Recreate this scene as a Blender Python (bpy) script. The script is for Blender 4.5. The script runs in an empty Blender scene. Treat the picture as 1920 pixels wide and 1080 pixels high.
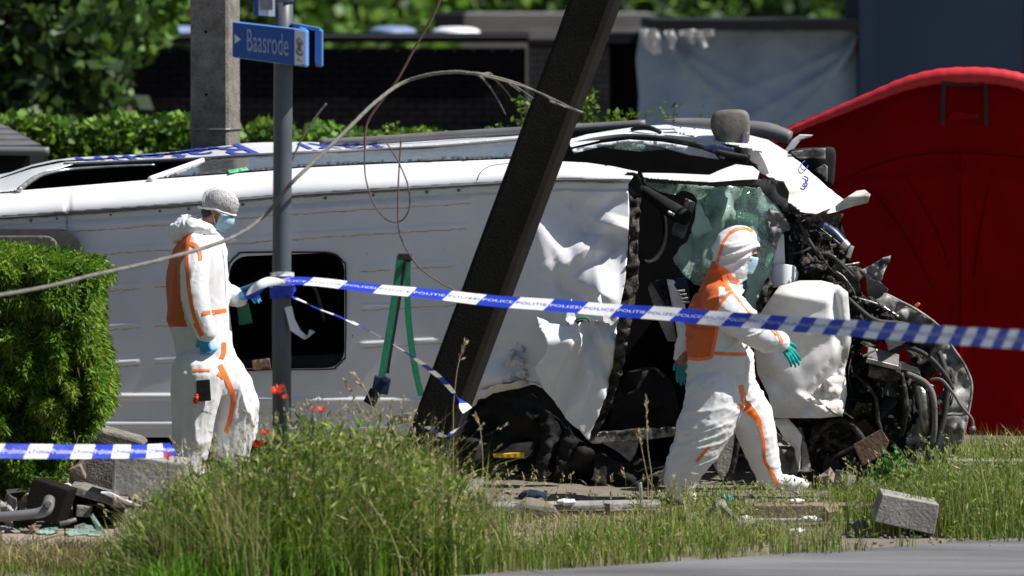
import bpy, math, random
import numpy as np
from mathutils import Vector, Matrix, geometry
from mathutils.bvhtree import BVHTree
R = random.Random(7)
NR = np.random.RandomState(11)
S = bpy.context.scene
C = S.collection

# ------------------------------------------------------------------ camera, sky, sun, exposure
FP = 8727.0                      # focal length in photograph pixels (1920 wide)
CAMZ = 3.3
PITCH = math.atan(560 / FP)
cam_data = bpy.data.cameras.new('camera')
cam = bpy.data.objects.new('camera', cam_data)
C.objects.link(cam)
cam.location = (0, 0, CAMZ)
cam.rotation_euler = (math.pi / 2 - PITCH, 0, 0)
cam_data.sensor_width = 36
cam_data.lens = FP / 1920 * 36
cam_data.clip_start = 0.5
cam_data.clip_end = 1200
cam_data.dof.use_dof = True
cam_data.dof.focus_distance = 30.3
cam_data.dof.aperture_fstop = 2.0
S.camera = cam

SUN_DIR = Vector((0.60, -0.13, 0.79)).normalized()     # towards the sun
elev = math.asin(SUN_DIR.z)
azim = math.atan2(SUN_DIR.x, SUN_DIR.y)
world = bpy.data.worlds.new('World')
S.world = world
world.use_nodes = True
wn = world.node_tree
wn.nodes.clear()
sky = wn.nodes.new('ShaderNodeTexSky')
sky.sky_type = 'NISHITA'
sky.sun_disc = False
sky.sun_elevation = elev
sky.sun_rotation = azim
bg = wn.nodes.new('ShaderNodeBackground')
bg.inputs[1].default_value = 0.052
wo = wn.nodes.new('ShaderNodeOutputWorld')
wn.links.new(sky.outputs[0], bg.inputs[0])
wn.links.new(bg.outputs[0], wo.inputs[0])
sun_data = bpy.data.lights.new('sun', 'SUN')
sun_data.energy = 5.0
sun_data.angle = math.radians(0.5)
sun_data.color = (1.0, 0.96, 0.90)
sun = bpy.data.objects.new('sun', sun_data)
C.objects.link(sun)
sun.rotation_euler = SUN_DIR.to_track_quat('Z', 'Y').to_euler()
S.view_settings.view_transform = 'Standard'
S.view_settings.look = 'None'
S.view_settings.exposure = 0.52
S.view_settings.gamma = 1
S.view_settings.use_curve_mapping = False
S.cycles.max_bounces = 6
S.cycles.transparent_max_bounces = 12

# ------------------------------------------------------------------ measuring: where a sight line meets a depth
cp, sp = math.cos(PITCH), math.sin(PITCH)
def W(px, py, Y):
    px = np.asarray(px, float); py = np.asarray(py, float); Y = np.asarray(Y, float)
    a = (px - 960) / FP; b = -(py - 540) / FP
    dy = cp + b * sp; dz = -sp + b * cp
    t = Y / dy
    return np.stack(np.broadcast_arrays(a * t, Y + 0 * t, CAMZ + dz * t), -1)
def V(px, py, Y): return Vector(W(px, py, Y).tolist())
def G(px, py, z=0.0):
    b = -(py - 540) / FP
    dy = cp + b * sp; dz = -sp + b * cp
    t = (z - CAMZ) / dz
    return Vector(((px - 960) / FP * t, dy * t, z))
def proj(v):
    v = np.asarray(v, float)
    x, y, z = v[..., 0], v[..., 1], v[..., 2] - CAMZ
    d = y * cp - z * sp; u = y * sp + z * cp
    return 960 + FP * x / d, 540 - FP * u / d
def PX(n, Y=30.0): return n * Y / FP        # photo pixels -> metres at depth Y

# ------------------------------------------------------------------ noise
def _h(i, j, k, s):
    n = (i * 374761393 + j * 668265263 + k * 2147483647 + s * 974634777) & 0xffffffff
    n = ((n ^ (n >> 13)) * 1274126177) & 0xffffffff
    n = (n ^ (n >> 16)) & 0xffffffff
    return n / 4294967295.0
def vn(p, s=0):
    p = np.asarray(p, float)
    if p.shape[-1] == 2: p = np.concatenate([p, np.zeros(p.shape[:-1] + (1,))], -1)
    i = np.floor(p).astype(np.int64); f = p - i; f = f * f * (3 - 2 * f)
    out = 0
    for a in (0, 1):
        for b in (0, 1):
            for c in (0, 1):
                w = (f[..., 0] if a else 1 - f[..., 0]) * (f[..., 1] if b else 1 - f[..., 1]) * (f[..., 2] if c else 1 - f[..., 2])
                out = out + w * _h(i[..., 0] + a, i[..., 1] + b, i[..., 2] + c, s)
    return out * 2 - 1
def fbm(p, s=0, o=3):
    p = np.asarray(p, float); r = 0; a = 1.0
    for k in range(o):
        r = r + a * vn(p * 2 ** k + 17.3 * k, s + k); a *= 0.5
    return r
def ridge(p, s=0): return 1 - 2 * np.abs(vn(p, s))
def itp(x, pts):
    return np.interp(x, [p[0] for p in pts], [p[1] for p in pts])

# ------------------------------------------------------------------ materials
def mat(name, col, rough=0.6, col2=None, nscale=4.0, metal=0.0, bump=0.0, bscale=30.0, spec=0.5,
        speck=None, speck_scale=60.0, speck_th=0.68, attr=None, transl=0.0, stretch=None, contrast=(0.35, 0.65), coat=0.0, sheen=0.0):
    m = bpy.data.materials.new(name); m.use_nodes = True
    t = m.node_tree; N = t.nodes; L = t.links
    b = N['Principled BSDF']
    b.inputs['Roughness'].default_value = rough
    b.inputs['Metallic'].default_value = metal
    b.inputs['Specular IOR Level'].default_value = spec
    b.inputs['Coat Weight'].default_value = coat
    tc = N.new('ShaderNodeTexCoord'); src = tc.outputs['Object']
    if stretch:
        mp = N.new('ShaderNodeMapping'); mp.inputs['Scale'].default_value = stretch
        L.new(src, mp.inputs[0]); src = mp.outputs[0]
    c1 = tuple(col) + (1,)
    base = None
    if attr:
        a = N.new('ShaderNodeAttribute'); a.attribute_name = attr; base = a.outputs['Color']
    elif col2 is not None:
        n = N.new('ShaderNodeTexNoise'); n.inputs['Scale'].default_value = nscale; n.inputs['Detail'].default_value = 6
        n.inputs['Roughness'].default_value = 0.6
        L.new(src, n.inputs['Vector'])
        r = N.new('ShaderNodeValToRGB')
        r.color_ramp.elements[0].position = contrast[0]; r.color_ramp.elements[1].position = contrast[1]
        r.color_ramp.elements[0].color = c1; r.color_ramp.elements[1].color = tuple(col2) + (1,)
        L.new(n.outputs[0], r.inputs[0]); base = r.outputs[0]
    if speck is not None:
        n = N.new('ShaderNodeTexNoise'); n.inputs['Scale'].default_value = speck_scale; n.inputs['Detail'].default_value = 3
        L.new(src, n.inputs['Vector'])
        r = N.new('ShaderNodeValToRGB')
        r.color_ramp.elements[0].position = speck_th; r.color_ramp.elements[1].position = min(speck_th + 0.03, 1)
        r.color_ramp.elements[0].color = (0, 0, 0, 1); r.color_ramp.elements[1].color = (1, 1, 1, 1)
        L.new(n.outputs[0], r.inputs[0])
        mx = N.new('ShaderNodeMix'); mx.data_type = 'RGBA'
        L.new(r.outputs[0], mx.inputs[0])
        if base is None: mx.inputs[6].default_value = c1
        else: L.new(base, mx.inputs[6])
        mx.inputs[7].default_value = tuple(speck) + (1,)
        base = mx.outputs[2]
    if base is None: b.inputs['Base Color'].default_value = c1
    else: L.new(base, b.inputs['Base Color'])
    if bump:
        n = N.new('ShaderNodeTexNoise'); n.inputs['Scale'].default_value = bscale; n.inputs['Detail'].default_value = 5
        L.new(src, n.inputs['Vector'])
        bp = N.new('ShaderNodeBump'); bp.inputs['Strength'].default_value = min(1.0, bump); bp.inputs['Distance'].default_value = 0.01
        L.new(n.outputs[0], bp.inputs['Height']); L.new(bp.outputs[0], b.inputs['Normal'])
    if transl:
        tr = N.new('ShaderNodeBsdfTranslucent'); ms = N.new('ShaderNodeMixShader'); ms.inputs[0].default_value = transl
        if base is None: tr.inputs[0].default_value = c1
        else: L.new(base, tr.inputs[0])
        L.new(b.outputs[0], ms.inputs[1]); L.new(tr.outputs[0], ms.inputs[2])
        L.new(ms.outputs[0], N['Material Output'].inputs[0])
    return m

M = {}
M['white_paint'] = mat('white_paint', (.80, .81, .84), .32, (.74, .75, .77), 2.2, speck=(.10, .09, .08), speck_scale=55, speck_th=.735, coat=.3, bump=.12, bscale=9)
M['white_roof'] = mat('white_roof', (.74, .74, .77), .45, (.65, .65, .68), 1.6, speck=(.16, .14, .12), speck_scale=38, speck_th=.745, bump=.08, bscale=14)
M['dirty_white'] = mat('dirty_white', (.76, .75, .73), .5, (.36, .31, .26), 3.2, speck=(.06, .05, .04), speck_scale=60, speck_th=.69, contrast=(.48, .72), bump=.25, bscale=12)
M['black_plastic'] = mat('black_plastic', (.008, .008, .009), .85, (.02, .02, .022), 6, bump=.3, spec=.25)
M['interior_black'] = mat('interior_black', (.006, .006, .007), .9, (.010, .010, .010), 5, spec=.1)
M['grime'] = mat('grime', (.012, .011, .010), .6, (.15, .135, .115), 13, bump=1, bscale=40, spec=.2, contrast=(.47, .78))
M['engine_metal'] = mat('engine_metal', (.30, .29, .27), .36, (.04, .04, .04), 16, metal=.75, bump=.7, bscale=40, contrast=(.40, .62))
M['bright_metal'] = mat('bright_metal', (.62, .61, .58), .3, (.3, .29, .27), 10, metal=.7, bump=.3, bscale=30)
M['tent_seam'] = mat('tent_seam', (.15, .002, .004), .9, spec=.05)
M['grey_plastic'] = mat('grey_plastic', (.085, .08, .072), .7, (.15, .14, .125), 9, bump=.3, speck=(.04, .04, .04), speck_scale=40, speck_th=.66)
M['scuffed_grey'] = mat('scuffed_grey', (.26, .255, .245), .5, (.045, .045, .045), 8, bump=.7, bscale=22, contrast=(.42, .62))
M['rubber'] = mat('rubber', (.02, .02, .021), .75, (.04, .04, .04), 12)
M['trim_grey'] = mat('trim_grey', (.16, .16, .165), .5, (.11, .11, .115), 3)
M['blue_letter'] = mat('blue_letter', (.035, .06, .42), .4)
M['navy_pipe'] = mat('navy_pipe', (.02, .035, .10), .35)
M['yellow'] = mat('yellow', (.72, .42, .02), .5)
M['green_strap'] = mat('green_strap', (.005, .15, .075), .7, (.008, .21, .11), 20, bump=.4, bscale=120)
M['roof_dirt'] = mat('roof_dirt', (.30, .26, .22), .9, (.62, .60, .58), 24, bump=.5)
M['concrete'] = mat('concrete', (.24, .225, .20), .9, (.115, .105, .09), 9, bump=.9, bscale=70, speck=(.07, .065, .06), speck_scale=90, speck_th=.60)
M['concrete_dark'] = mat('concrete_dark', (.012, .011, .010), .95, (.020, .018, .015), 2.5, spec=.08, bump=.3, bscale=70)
M['concrete_pale'] = mat('concrete_pale', (.34, .33, .31), .9, (.22, .21, .20), 6, bump=.6, bscale=50, speck=(.12, .11, .10), speck_scale=60, speck_th=.64)
M['slab_brown'] = mat('slab_brown', (.25, .18, .14), .9, (.17, .12, .10), 7, bump=.8, bscale=40)
M['rust'] = mat('rust', (.20, .11, .075), .85, (.10, .065, .05), 12, bump=.8, bscale=40, speck=(.36, .14, .05), speck_scale=22, speck_th=.66)
M['ground'] = mat('ground', (.20, .17, .135), .95, (.11, .095, .07), 1.8, bump=1, bscale=45, speck=(.34, .32, .29), speck_scale=55, speck_th=.66)
M['paving'] = mat('paving', (.34, .27, .22), .9, (.24, .19, .155), 5, bump=.5, bscale=60)
M['asphalt'] = mat('asphalt', (.085, .085, .095), .8, (.21, .21, .22), .9, bump=.8, bscale=160, stretch=(.35, 2.2, 1), speck=(.20, .20, .21), speck_scale=120, speck_th=.66)
M['suit'] = mat('suit', (.84, .84, .86), .5, (.79, .80, .83), 5, bump=.25, bscale=13, transl=.17, spec=.35)
M['suit_orange'] = mat('suit_orange', (.72, .15, .03), .6, (.64, .12, .025), 6, bump=.4, bscale=16, transl=.12)
M['orange_tape'] = mat('orange_tape', (.95, .19, .03), .5)
M['skin'] = mat('skin', (.36, .17, .11), .5, (.30, .13, .085), 12)
M['hair'] = mat('hair', (.018, .013, .010), .6, bump=.8, bscale=120)
M['mask_blue'] = mat('mask_blue', (.36, .60, .72), .7, (.42, .66, .78), 20, transl=.1, bump=.3, bscale=60)
M['glove_teal'] = mat('glove_teal', (.0, .29, .27), .4, (.0, .34, .32), 20, bump=.4, bscale=50)
M['glove_blue'] = mat('glove_blue', (.03, .27, .55), .4, (.04, .34, .66), 20, bump=.4, bscale=50)
M['blue_board'] = mat('blue_board', (.06, .20, .42), .5)
M['tape_blue'] = mat('tape_blue', (.02, .06, .58), .4, bump=.2, bscale=40, transl=.3)
M['tape_white'] = mat('tape_white', (.88, .88, .88), .4, bump=.2, bscale=40, transl=.3)
M['sign_blue'] = mat('sign_blue', (.006, .075, .33), .35)
M['sign_edge'] = mat('sign_edge', (.10, .26, .62), .3)
M['sign_white'] = mat('sign_white', (.66, .68, .70), .4)
M['galvanised'] = mat('galvanised', (.20, .205, .21), .5, (.16, .165, .17), 8, metal=.35)
M['post_paint'] = mat('post_paint', (.085, .10, .12), .45, (.065, .078, .095), 5, spec=.4)
M['sign_letter'] = mat('sign_letter', (.30, .38, .52), .5)
M['brick_black'] = mat('brick_black', (.007, .007, .009), .95, (.011, .011, .013), 3, spec=.1)
M['mortar_black'] = mat('mortar_black', (.004, .004, .005), .95, spec=.1)
M['brick_grey'] = mat('brick_grey', (.13, .125, .12), .9, (.085, .08, .075), 5, bump=.5)
M['mortar_grey'] = mat('mortar_grey', (.07, .068, .065), .95)
M['fascia'] = mat('fascia', (.010, .010, .012), .8, spec=.2)
M['render_grey'] = mat('render_grey', (.17, .165, .16), .9, (.13, .125, .12), 1.5)
M['navy_clad'] = mat('navy_clad', (.017, .030, .056), .8, (.021, .035, .062), 1, spec=.1)
M['sheet_cloth_shaded'] = mat('sheet_cloth_shaded', (.34, .44, .58), .85, (.29, .39, .52), 2, transl=.12)  # white cloth in shade: the blue grey shade is put into the colour
M['tent_red'] = mat('tent_red', (.30, .002, .006), .9, (.24, .0018, .004), 1.6, transl=.06, spec=.05, bump=.3, bscale=6)
M['sheet_cloth_lit'] = mat('sheet_cloth_lit', (.72, .73, .74), .8, (.62, .63, .65), 6, transl=.2)  # lit white copy of the sheet cloth, sunlight put into the colour
M['tent_tube'] = mat('tent_tube', (.62, .030, .035), .5, (.55, .022, .03), 3, bump=.4, bscale=8)
M['black_web'] = mat('black_web', (.012, .012, .014), .7)
M['slate'] = mat('slate', (.12, .12, .13), .7, (.085, .085, .09), 5, bump=.4)
M['zinc'] = mat('zinc', (.12, .125, .13), .5)
M['roof_white'] = mat('roof_white', (.75, .76, .78), .6)
M['roof_blue'] = mat('roof_blue', (.16, .22, .36), .6)
M['leaf'] = mat('leaf', (0, 0, 0), .5, attr='col', transl=.35, spec=.35)
M['grass'] = mat('grass', (0, 0, 0), .55, attr='col', transl=.35, spec=.3)
M['bark'] = mat('bark', (.09, .07, .05), .9, (.05, .04, .03), 10, bump=.8)
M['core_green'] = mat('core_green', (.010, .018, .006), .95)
M['cable'] = mat('cable', (.19, .185, .165), .8, (.12, .115, .10), 20, bump=.6, bscale=60)
M['rust_wire'] = mat('rust_wire', (.13, .075, .06), .8)
M['poppy'] = mat('poppy', (.75, .055, .02), .5, transl=.4)
M['straw'] = mat('straw', (.42, .33, .19), .8)
M['orange_lamp'] = mat('orange_lamp', (.8, .16, .03), .3)
M['green_sticker'] = mat('green_sticker', (.10, .42, .22), .5)

def glass_cracked():
    m = bpy.data.materials.new('cracked_glass'); m.use_nodes = True
    t = m.node_tree; N = t.nodes; L = t.links; N.remove(N['Principled BSDF'])
    tc = N.new('ShaderNodeTexCoord')
    nz = N.new('ShaderNodeTexNoise'); nz.inputs['Scale'].default_value = 5; L.new(tc.outputs['Object'], nz.inputs['Vector'])
    mx = N.new('ShaderNodeMix'); mx.data_type = 'RGBA'; mx.inputs[0].default_value = .12
    L.new(tc.outputs['Object'], mx.inputs[6]); L.new(nz.outputs['Color'], mx.inputs[7])
    cr = None
    for sc, th in ((95, .06), (11, .010)):
        vo = N.new('ShaderNodeTexVoronoi'); vo.feature = 'DISTANCE_TO_EDGE'; vo.inputs['Scale'].default_value = sc
        L.new(mx.outputs[2], vo.inputs['Vector'])
        r = N.new('ShaderNodeValToRGB'); r.color_ramp.elements[0].position = 0; r.color_ramp.elements[1].position = th * 2.2
        r.color_ramp.elements[0].color = (1, 1, 1, 1); r.color_ramp.elements[1].color = (0, 0, 0, 1)
        L.new(vo.outputs['Distance'], r.inputs[0])
        if cr is None: cr = r.outputs[0]
        else:
            a = N.new('ShaderNodeMath'); a.operation = 'MAXIMUM'; L.new(cr, a.inputs[0]); L.new(r.outputs[0], a.inputs[1]); cr = a.outputs[0]
    dens = N.new('ShaderNodeTexNoise'); dens.inputs['Scale'].default_value = 3.2; L.new(tc.outputs['Object'], dens.inputs['Vector'])
    dr = N.new('ShaderNodeValToRGB'); dr.color_ramp.elements[0].position = .44; dr.color_ramp.elements[1].position = .60
    dr.color_ramp.elements[0].color = (.14, .14, .14, 1); dr.color_ramp.elements[1].color = (.85, .85, .85, 1)
    L.new(dens.outputs[0], dr.inputs[0])
    trn = N.new('ShaderNodeBsdfTransparent'); trn.inputs[0].default_value = (.50, .66, .60, 1)
    gl = N.new('ShaderNodeBsdfGlossy'); gl.inputs['Roughness'].default_value = .12; gl.inputs[0].default_value = (.8, .9, .88, 1)
    df = N.new('ShaderNodeBsdfDiffuse'); df.inputs[0].default_value = (.42, .60, .53, 1)
    dt = N.new('ShaderNodeBsdfTranslucent'); dt.inputs[0].default_value = (.62, .82, .74, 1)
    m0 = N.new('ShaderNodeMixShader'); m0.inputs[0].default_value = .5; L.new(df.outputs[0], m0.inputs[1]); L.new(dt.outputs[0], m0.inputs[2])
    m1 = N.new('ShaderNodeMixShader'); m1.inputs[0].default_value = .12; L.new(trn.outputs[0], m1.inputs[1]); L.new(gl.outputs[0], m1.inputs[2])
    m2 = N.new('ShaderNodeMixShader'); L.new(dr.outputs[0], m2.inputs[0]); L.new(m1.outputs[0], m2.inputs[1]); L.new(m0.outputs[0], m2.inputs[2])
    wh = N.new('ShaderNodeBsdfDiffuse'); wh.inputs[0].default_value = (.55, .72, .66, 1)
    mf = N.new('ShaderNodeMath'); mf.operation = 'MULTIPLY'; mf.inputs[1].default_value = .5; L.new(cr, mf.inputs[0])
    m3 = N.new('ShaderNodeMixShader'); L.new(mf.outputs[0], m3.inputs[0]); L.new(m2.outputs[0], m3.inputs[1]); L.new(wh.outputs[0], m3.inputs[2])
    L.new(m3.outputs[0], N['Material Output'].inputs[0])
    return m
M['cracked_glass'] = glass_cracked()
M['window_glass'] = mat('window_glass', (.045, .055, .075), .12, (.16, .14, .11), 9, speck=(.42, .34, .22), speck_scale=75, speck_th=.62, contrast=(.5, .75), spec=.7)
def cap_mat():
    m = mat('cap_net', (.75, .75, .76), .6, bump=.5, bscale=60)
    t = m.node_tree; N = t.nodes; L = t.links; b = N['Principled BSDF']
    tc = N.new('ShaderNodeTexCoord'); wv = N.new('ShaderNodeTexWave'); wv.inputs['Scale'].default_value = 44
    wv.inputs['Distortion'].default_value = 6; wv.inputs['Detail'].default_value = 3; wv.inputs['Detail Scale'].default_value = 2
    L.new(tc.outputs['Object'], wv.inputs['Vector'])
    r = N.new('ShaderNodeValToRGB'); r.color_ramp.elements[0].position = .35; r.color_ramp.elements[1].position = .8
    r.color_ramp.elements[0].color = (.12, .12, .12, 1); r.color_ramp.elements[1].color = (.85, .85, .85, 1)
    L.new(wv.outputs[0], r.inputs[0]); L.new(r.outputs[0], b.inputs['Alpha'])
    return m
M['cap_net'] = cap_mat()

# ------------------------------------------------------------------ mesh helpers
class MB:
    def __init__(s): s.v = []; s.f = []; s.m = []
    def add(s, v, f, m=0):
        o = len(s.v); s.v += [tuple(map(float, q)) for q in v]
        s.f += [tuple(i + o for i in q) for q in f]; s.m += [m] * len(f); return s
    def box(s, c, size, rot=None, m=0, taper=1.0, jit=0.0):
        x, y, z = [q / 2 for q in size]; vs = []
        for sz in (-1, 1):
            k = taper if sz > 0 else 1
            for sx, sy in ((-1, -1), (1, -1), (1, 1), (-1, 1)):
                p = Vector((sx * x * k + R.uniform(-jit, jit), sy * y * k + R.uniform(-jit, jit), sz * z + R.uniform(-jit, jit)))
                if rot: p = rot @ p
                vs.append(p + Vector(c))
        return s.add(vs, [(3, 2, 1, 0), (4, 5, 6, 7), (0, 1, 5, 4), (1, 2, 6, 5), (2, 3, 7, 6), (3, 0, 4, 7)], m)
    def tube(s, pts, r, n=8, m=0, flat=1.0, caps=True):
        pts = [Vector(p) for p in pts]; k = len(pts)
        rr = r if hasattr(r, '__len__') else [r] * k
        vs = []; fs = []; up = None
        for i, p in enumerate(pts):
            t = (pts[min(i + 1, k - 1)] - pts[max(i - 1, 0)])
            if t.length < 1e-9: t = Vector((0, 0, 1))
            t.normalize()
            if up is None: up = Vector((0, 0, 1)) if abs(t.z) < .9 else Vector((1, 0, 0))
            a = t.cross(up)
            if a.length < 1e-6: a = t.cross(Vector((0, 1, .1)))
            a.normalize(); b = a.cross(t).normalized(); up = b
            for j in range(n):
                th = 2 * math.pi * j / n
                vs.append(p + a * (math.cos(th) * rr[i]) + b * (math.sin(th) * rr[i] * flat))
        for i in range(k - 1):
            for j in range(n):
                fs.append((i * n + j, i * n + (j + 1) % n, (i + 1) * n + (j + 1) % n, (i + 1) * n + j))
        if caps: fs.append(tuple(range(n - 1, -1, -1))); fs.append(tuple((k - 1) * n + j for j in range(n)))
        return s.add(vs, fs, m)
    def ell(s, c, r, rot=None, nu=16, nv=10, m=0):
        if not hasattr(r, '__len__'): r = (r, r, r)
        vs = [(0, 0, -1)]
        for i in range(1, nv):
            ph = -math.pi / 2 + math.pi * i / nv
            for j in range(nu):
                th = 2 * math.pi * j / nu; vs.append((math.cos(ph) * math.cos(th), math.cos(ph) * math.sin(th), math.sin(ph)))
        vs.append((0, 0, 1)); out = []
        for q in vs:
            p = Vector((q[0] * r[0], q[1] * r[1], q[2] * r[2]))
            if rot: p = rot @ p
            out.append(p + Vector(c))
        fs = [(0, 1 + (j + 1) % nu, 1 + j) for j in range(nu)]
        for i in range(nv - 2):
            for j in range(nu):
                a = 1 + i * nu; fs.append((a + j, a + (j + 1) % nu, a + nu + (j + 1) % nu, a + nu + j))
        a = 1 + (nv - 2) * nu; L_ = len(vs) - 1
        fs += [(a + j, a + (j + 1) % nu, L_) for j in range(nu)]
        return s.add(out, fs, m)
    def caps(s, p0, p1, r0, r1, n=14, m=0):
        s.tube([p0, p1], [r0, r1], n, m); s.ell(p0, r0, None, n, 8, m); s.ell(p1, r1, None, n, 8, m); return s
    def loft(s, rows, n=26, k=5):
        """rows: (Vector centre, rx, ry) bottom to top, smooth skin through all of them"""
        R_ = cat_rom([(c.x, c.y, c.z, a, b) for c, a, b in rows], k); vs = []; fs = []
        for x, y, z, a, b in R_:
            for j in range(n):
                t = 2 * math.pi * j / n; vs.append((x + a * math.cos(t), y + b * math.sin(t), z))
        for i in range(len(R_) - 1):
            for j in range(n): fs.append((i * n + j, i * n + (j + 1) % n, (i + 1) * n + (j + 1) % n, (i + 1) * n + j))
        fs.append(tuple(range(n - 1, -1, -1))); fs.append(tuple((len(R_) - 1) * n + j for j in range(n)))
        return s.add(vs, fs)
    def limb(s, pts, rr, n=14):
        for i in range(len(pts) - 1): s.caps(pts[i], pts[i + 1], rr[i], rr[i + 1], n)
        return s

def rootloc(o):
    l = Vector((0, 0, 0))
    while o: l = l + o.location; o = o.parent
    return l
def mk(name, v, f, mats, parent=None, mi=None, smooth=False, loc=None, cols=None, bevel=0.0):
    if isinstance(mats, str): mats = [mats]
    me = bpy.data.meshes.new(name)
    v = np.asarray(v, float).reshape(-1, 3)
    base = rootloc(parent) if parent else (Vector(loc) if loc is not None else Vector((float(v[:, 0].mean()), float(v[:, 1].mean()), float(v[:, 2].min()))))
    vv = v - np.array(base)
    if isinstance(f, np.ndarray):
        nf, k = f.shape
        me.vertices.add(len(vv)); me.vertices.foreach_set('co', vv.ravel())
        me.loops.add(nf * k); me.loops.foreach_set('vertex_index', f.ravel().astype(np.int32))
        me.polygons.add(nf); me.polygons.foreach_set('loop_start', np.arange(0, nf * k, k, dtype=np.int32))
        me.polygons.foreach_set('loop_total', np.full(nf, k, dtype=np.int32))
        me.update(calc_edges=True)
    else:
        me.from_pydata(vv.tolist(), [], f); me.update()
    for q in mats: me.materials.append(M[q])
    if mi is not None: me.polygons.foreach_set('material_index', np.asarray(mi, dtype=np.int32))
    if smooth: me.polygons.foreach_set('use_smooth', np.ones(len(me.polygons), dtype=bool))
    if cols is not None:
        a = me.color_attributes.new('col', 'FLOAT_COLOR', 'POINT')
        c4 = np.ones((len(vv), 4)); c4[:, :3] = cols; a.data.foreach_set('color', c4.ravel())
    o = bpy.data.objects.new(name, me); C.objects.link(o)
    if parent: o.parent = parent
    else: o.location = base
    if bevel:
        b = o.modifiers.new('bevel', 'BEVEL'); b.width = bevel; b.segments = 2; b.limit_method = 'ANGLE'
    return o
def mkb(name, mb, mats, parent=None, **k): return mk(name, mb.v, mb.f, mats, parent, mi=(mb.m if not isinstance(mats, str) else None), **k)
def thing(name, label, cat, loc, group=None):
    o = bpy.data.objects.new(name, None); C.objects.link(o); o.location = loc; o.empty_display_size = .2
    return tag(o, label, cat, group)
def tag(o, label=None, cat=None, group=None, kind=None):
    if label: o['label'] = label
    if cat: o['category'] = cat
    if group: o['group'] = group
    if kind: o['kind'] = kind
    return o
def struct(o): o['kind'] = 'structure'; return o

def inpoly(x, y, poly):
    x = np.asarray(x); y = np.asarray(y); r = np.zeros(x.shape, bool); n = len(poly)
    for i in range(n):
        x0, y0 = poly[i]; x1, y1 = poly[(i + 1) % n]
        if y0 == y1: continue
        c = ((y0 > y) != (y1 > y)) & (x < (x1 - x0) * (y - y0) / (y1 - y0) + x0)
        r ^= c
    return r
def cat_rom(pts, n=6, closed=False):
    P = [np.array(p, float) for p in pts]; k = len(P); out = []
    for i in range(k if closed else k - 1):
        if closed: a, b, c, d = P[(i - 1) % k], P[i], P[(i + 1) % k], P[(i + 2) % k]
        else: a, b, c, d = P[max(i - 1, 0)], P[i], P[i + 1], P[min(i + 2, k - 1)]
        for j in range(n):
            t = j / n
            out.append(.5 * ((2 * b) + (c - a) * t + (2 * a - 5 * b + 4 * c - d) * t * t + (3 * b - a - 3 * c + d) * t ** 3))
    if not closed: out.append(P[-1])
    return [tuple(q) for q in out]
def resamp(poly, step):
    out = []; n = len(poly)
    for i in range(n):
        a = np.array(poly[i], float); b = np.array(poly[(i + 1) % n], float)
        k = max(1, int(np.linalg.norm(b - a) / step))
        for j in range(k): out.append(tuple(a + (b - a) * j / k))
    return out
def tri2d(poly, step, holes=(), sy=None, jit=.15, rag=0.0, seed=1):
    """triangulated region bounded by poly, in photo pixels"""
    sy = sy or step
    rings = [resamp(poly, step)] + [resamp(h, step) for h in holes]
    if rag:
        rings[0] = [(x + rag * float(vn(np.array([x * .09, y * .09]), seed)), y + rag * float(vn(np.array([x * .09 + 40, y * .09]), seed))) for x, y in rings[0]]
    xs = [p[0] for p in rings[0]]; ys = [p[1] for p in rings[0]]
    gx, gy = np.meshgrid(np.arange(min(xs) + step * .5, max(xs), step), np.arange(min(ys) + sy * .5, max(ys), sy))
    rr = np.random.RandomState(seed)
    gx = (gx + rr.uniform(-jit, jit, gx.shape) * step).ravel(); gy = (gy + rr.uniform(-jit, jit, gy.shape) * sy).ravel()
    ok = inpoly(gx, gy, rings[0])
    for h in rings[1:]: ok &= ~inpoly(gx, gy, h)
    pts = []; ed = []
    for r in rings:
        o = len(pts); pts += r; ed += [(o + i, o + (i + 1) % len(r)) for i in range(len(r))]
    pts += list(zip(gx[ok], gy[ok]))
    vs, _, fs, *_x = geometry.delaunay_2d_cdt([Vector(p) for p in pts], ed, [], 0, 1e-4)
    v = np.array([(q.x, q.y) for q in vs]); f = np.array([list(q) for q in fs if len(q) == 3])
    c = v[f].mean(1); ok = inpoly(c[:, 0], c[:, 1], rings[0])
    for h in rings[1:]: ok &= ~inpoly(c[:, 0], c[:, 1], h)
    f = f[ok]
    a = v[f]; cr = (a[:, 1, 0] - a[:, 0, 0]) * (a[:, 2, 1] - a[:, 0, 1]) - (a[:, 1, 1] - a[:, 0, 1]) * (a[:, 2, 0] - a[:, 0, 0])
    f[cr < 0] = f[cr < 0][:, ::-1]          # py grows downward: this winding faces the camera side
    return v, f
def thicken(v, f, off):
    """v front sheet, off vector(s) to the back sheet"""
    n = len(v); e = {}
    for t in f:
        for i in range(3):
            a, b = int(t[i]), int(t[(i + 1) % 3]); e[(a, b)] = e.get((a, b), 0) + 1
    side = []
    for (a, b) in e:
        if (b, a) not in e: side += [(a, n + a, n + b), (a, n + b, b)]
    V2 = np.concatenate([v, v + off]); F = np.concatenate([f, f[:, ::-1] + n, np.array(side).reshape(-1, 3)])
    return V2, F
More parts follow.
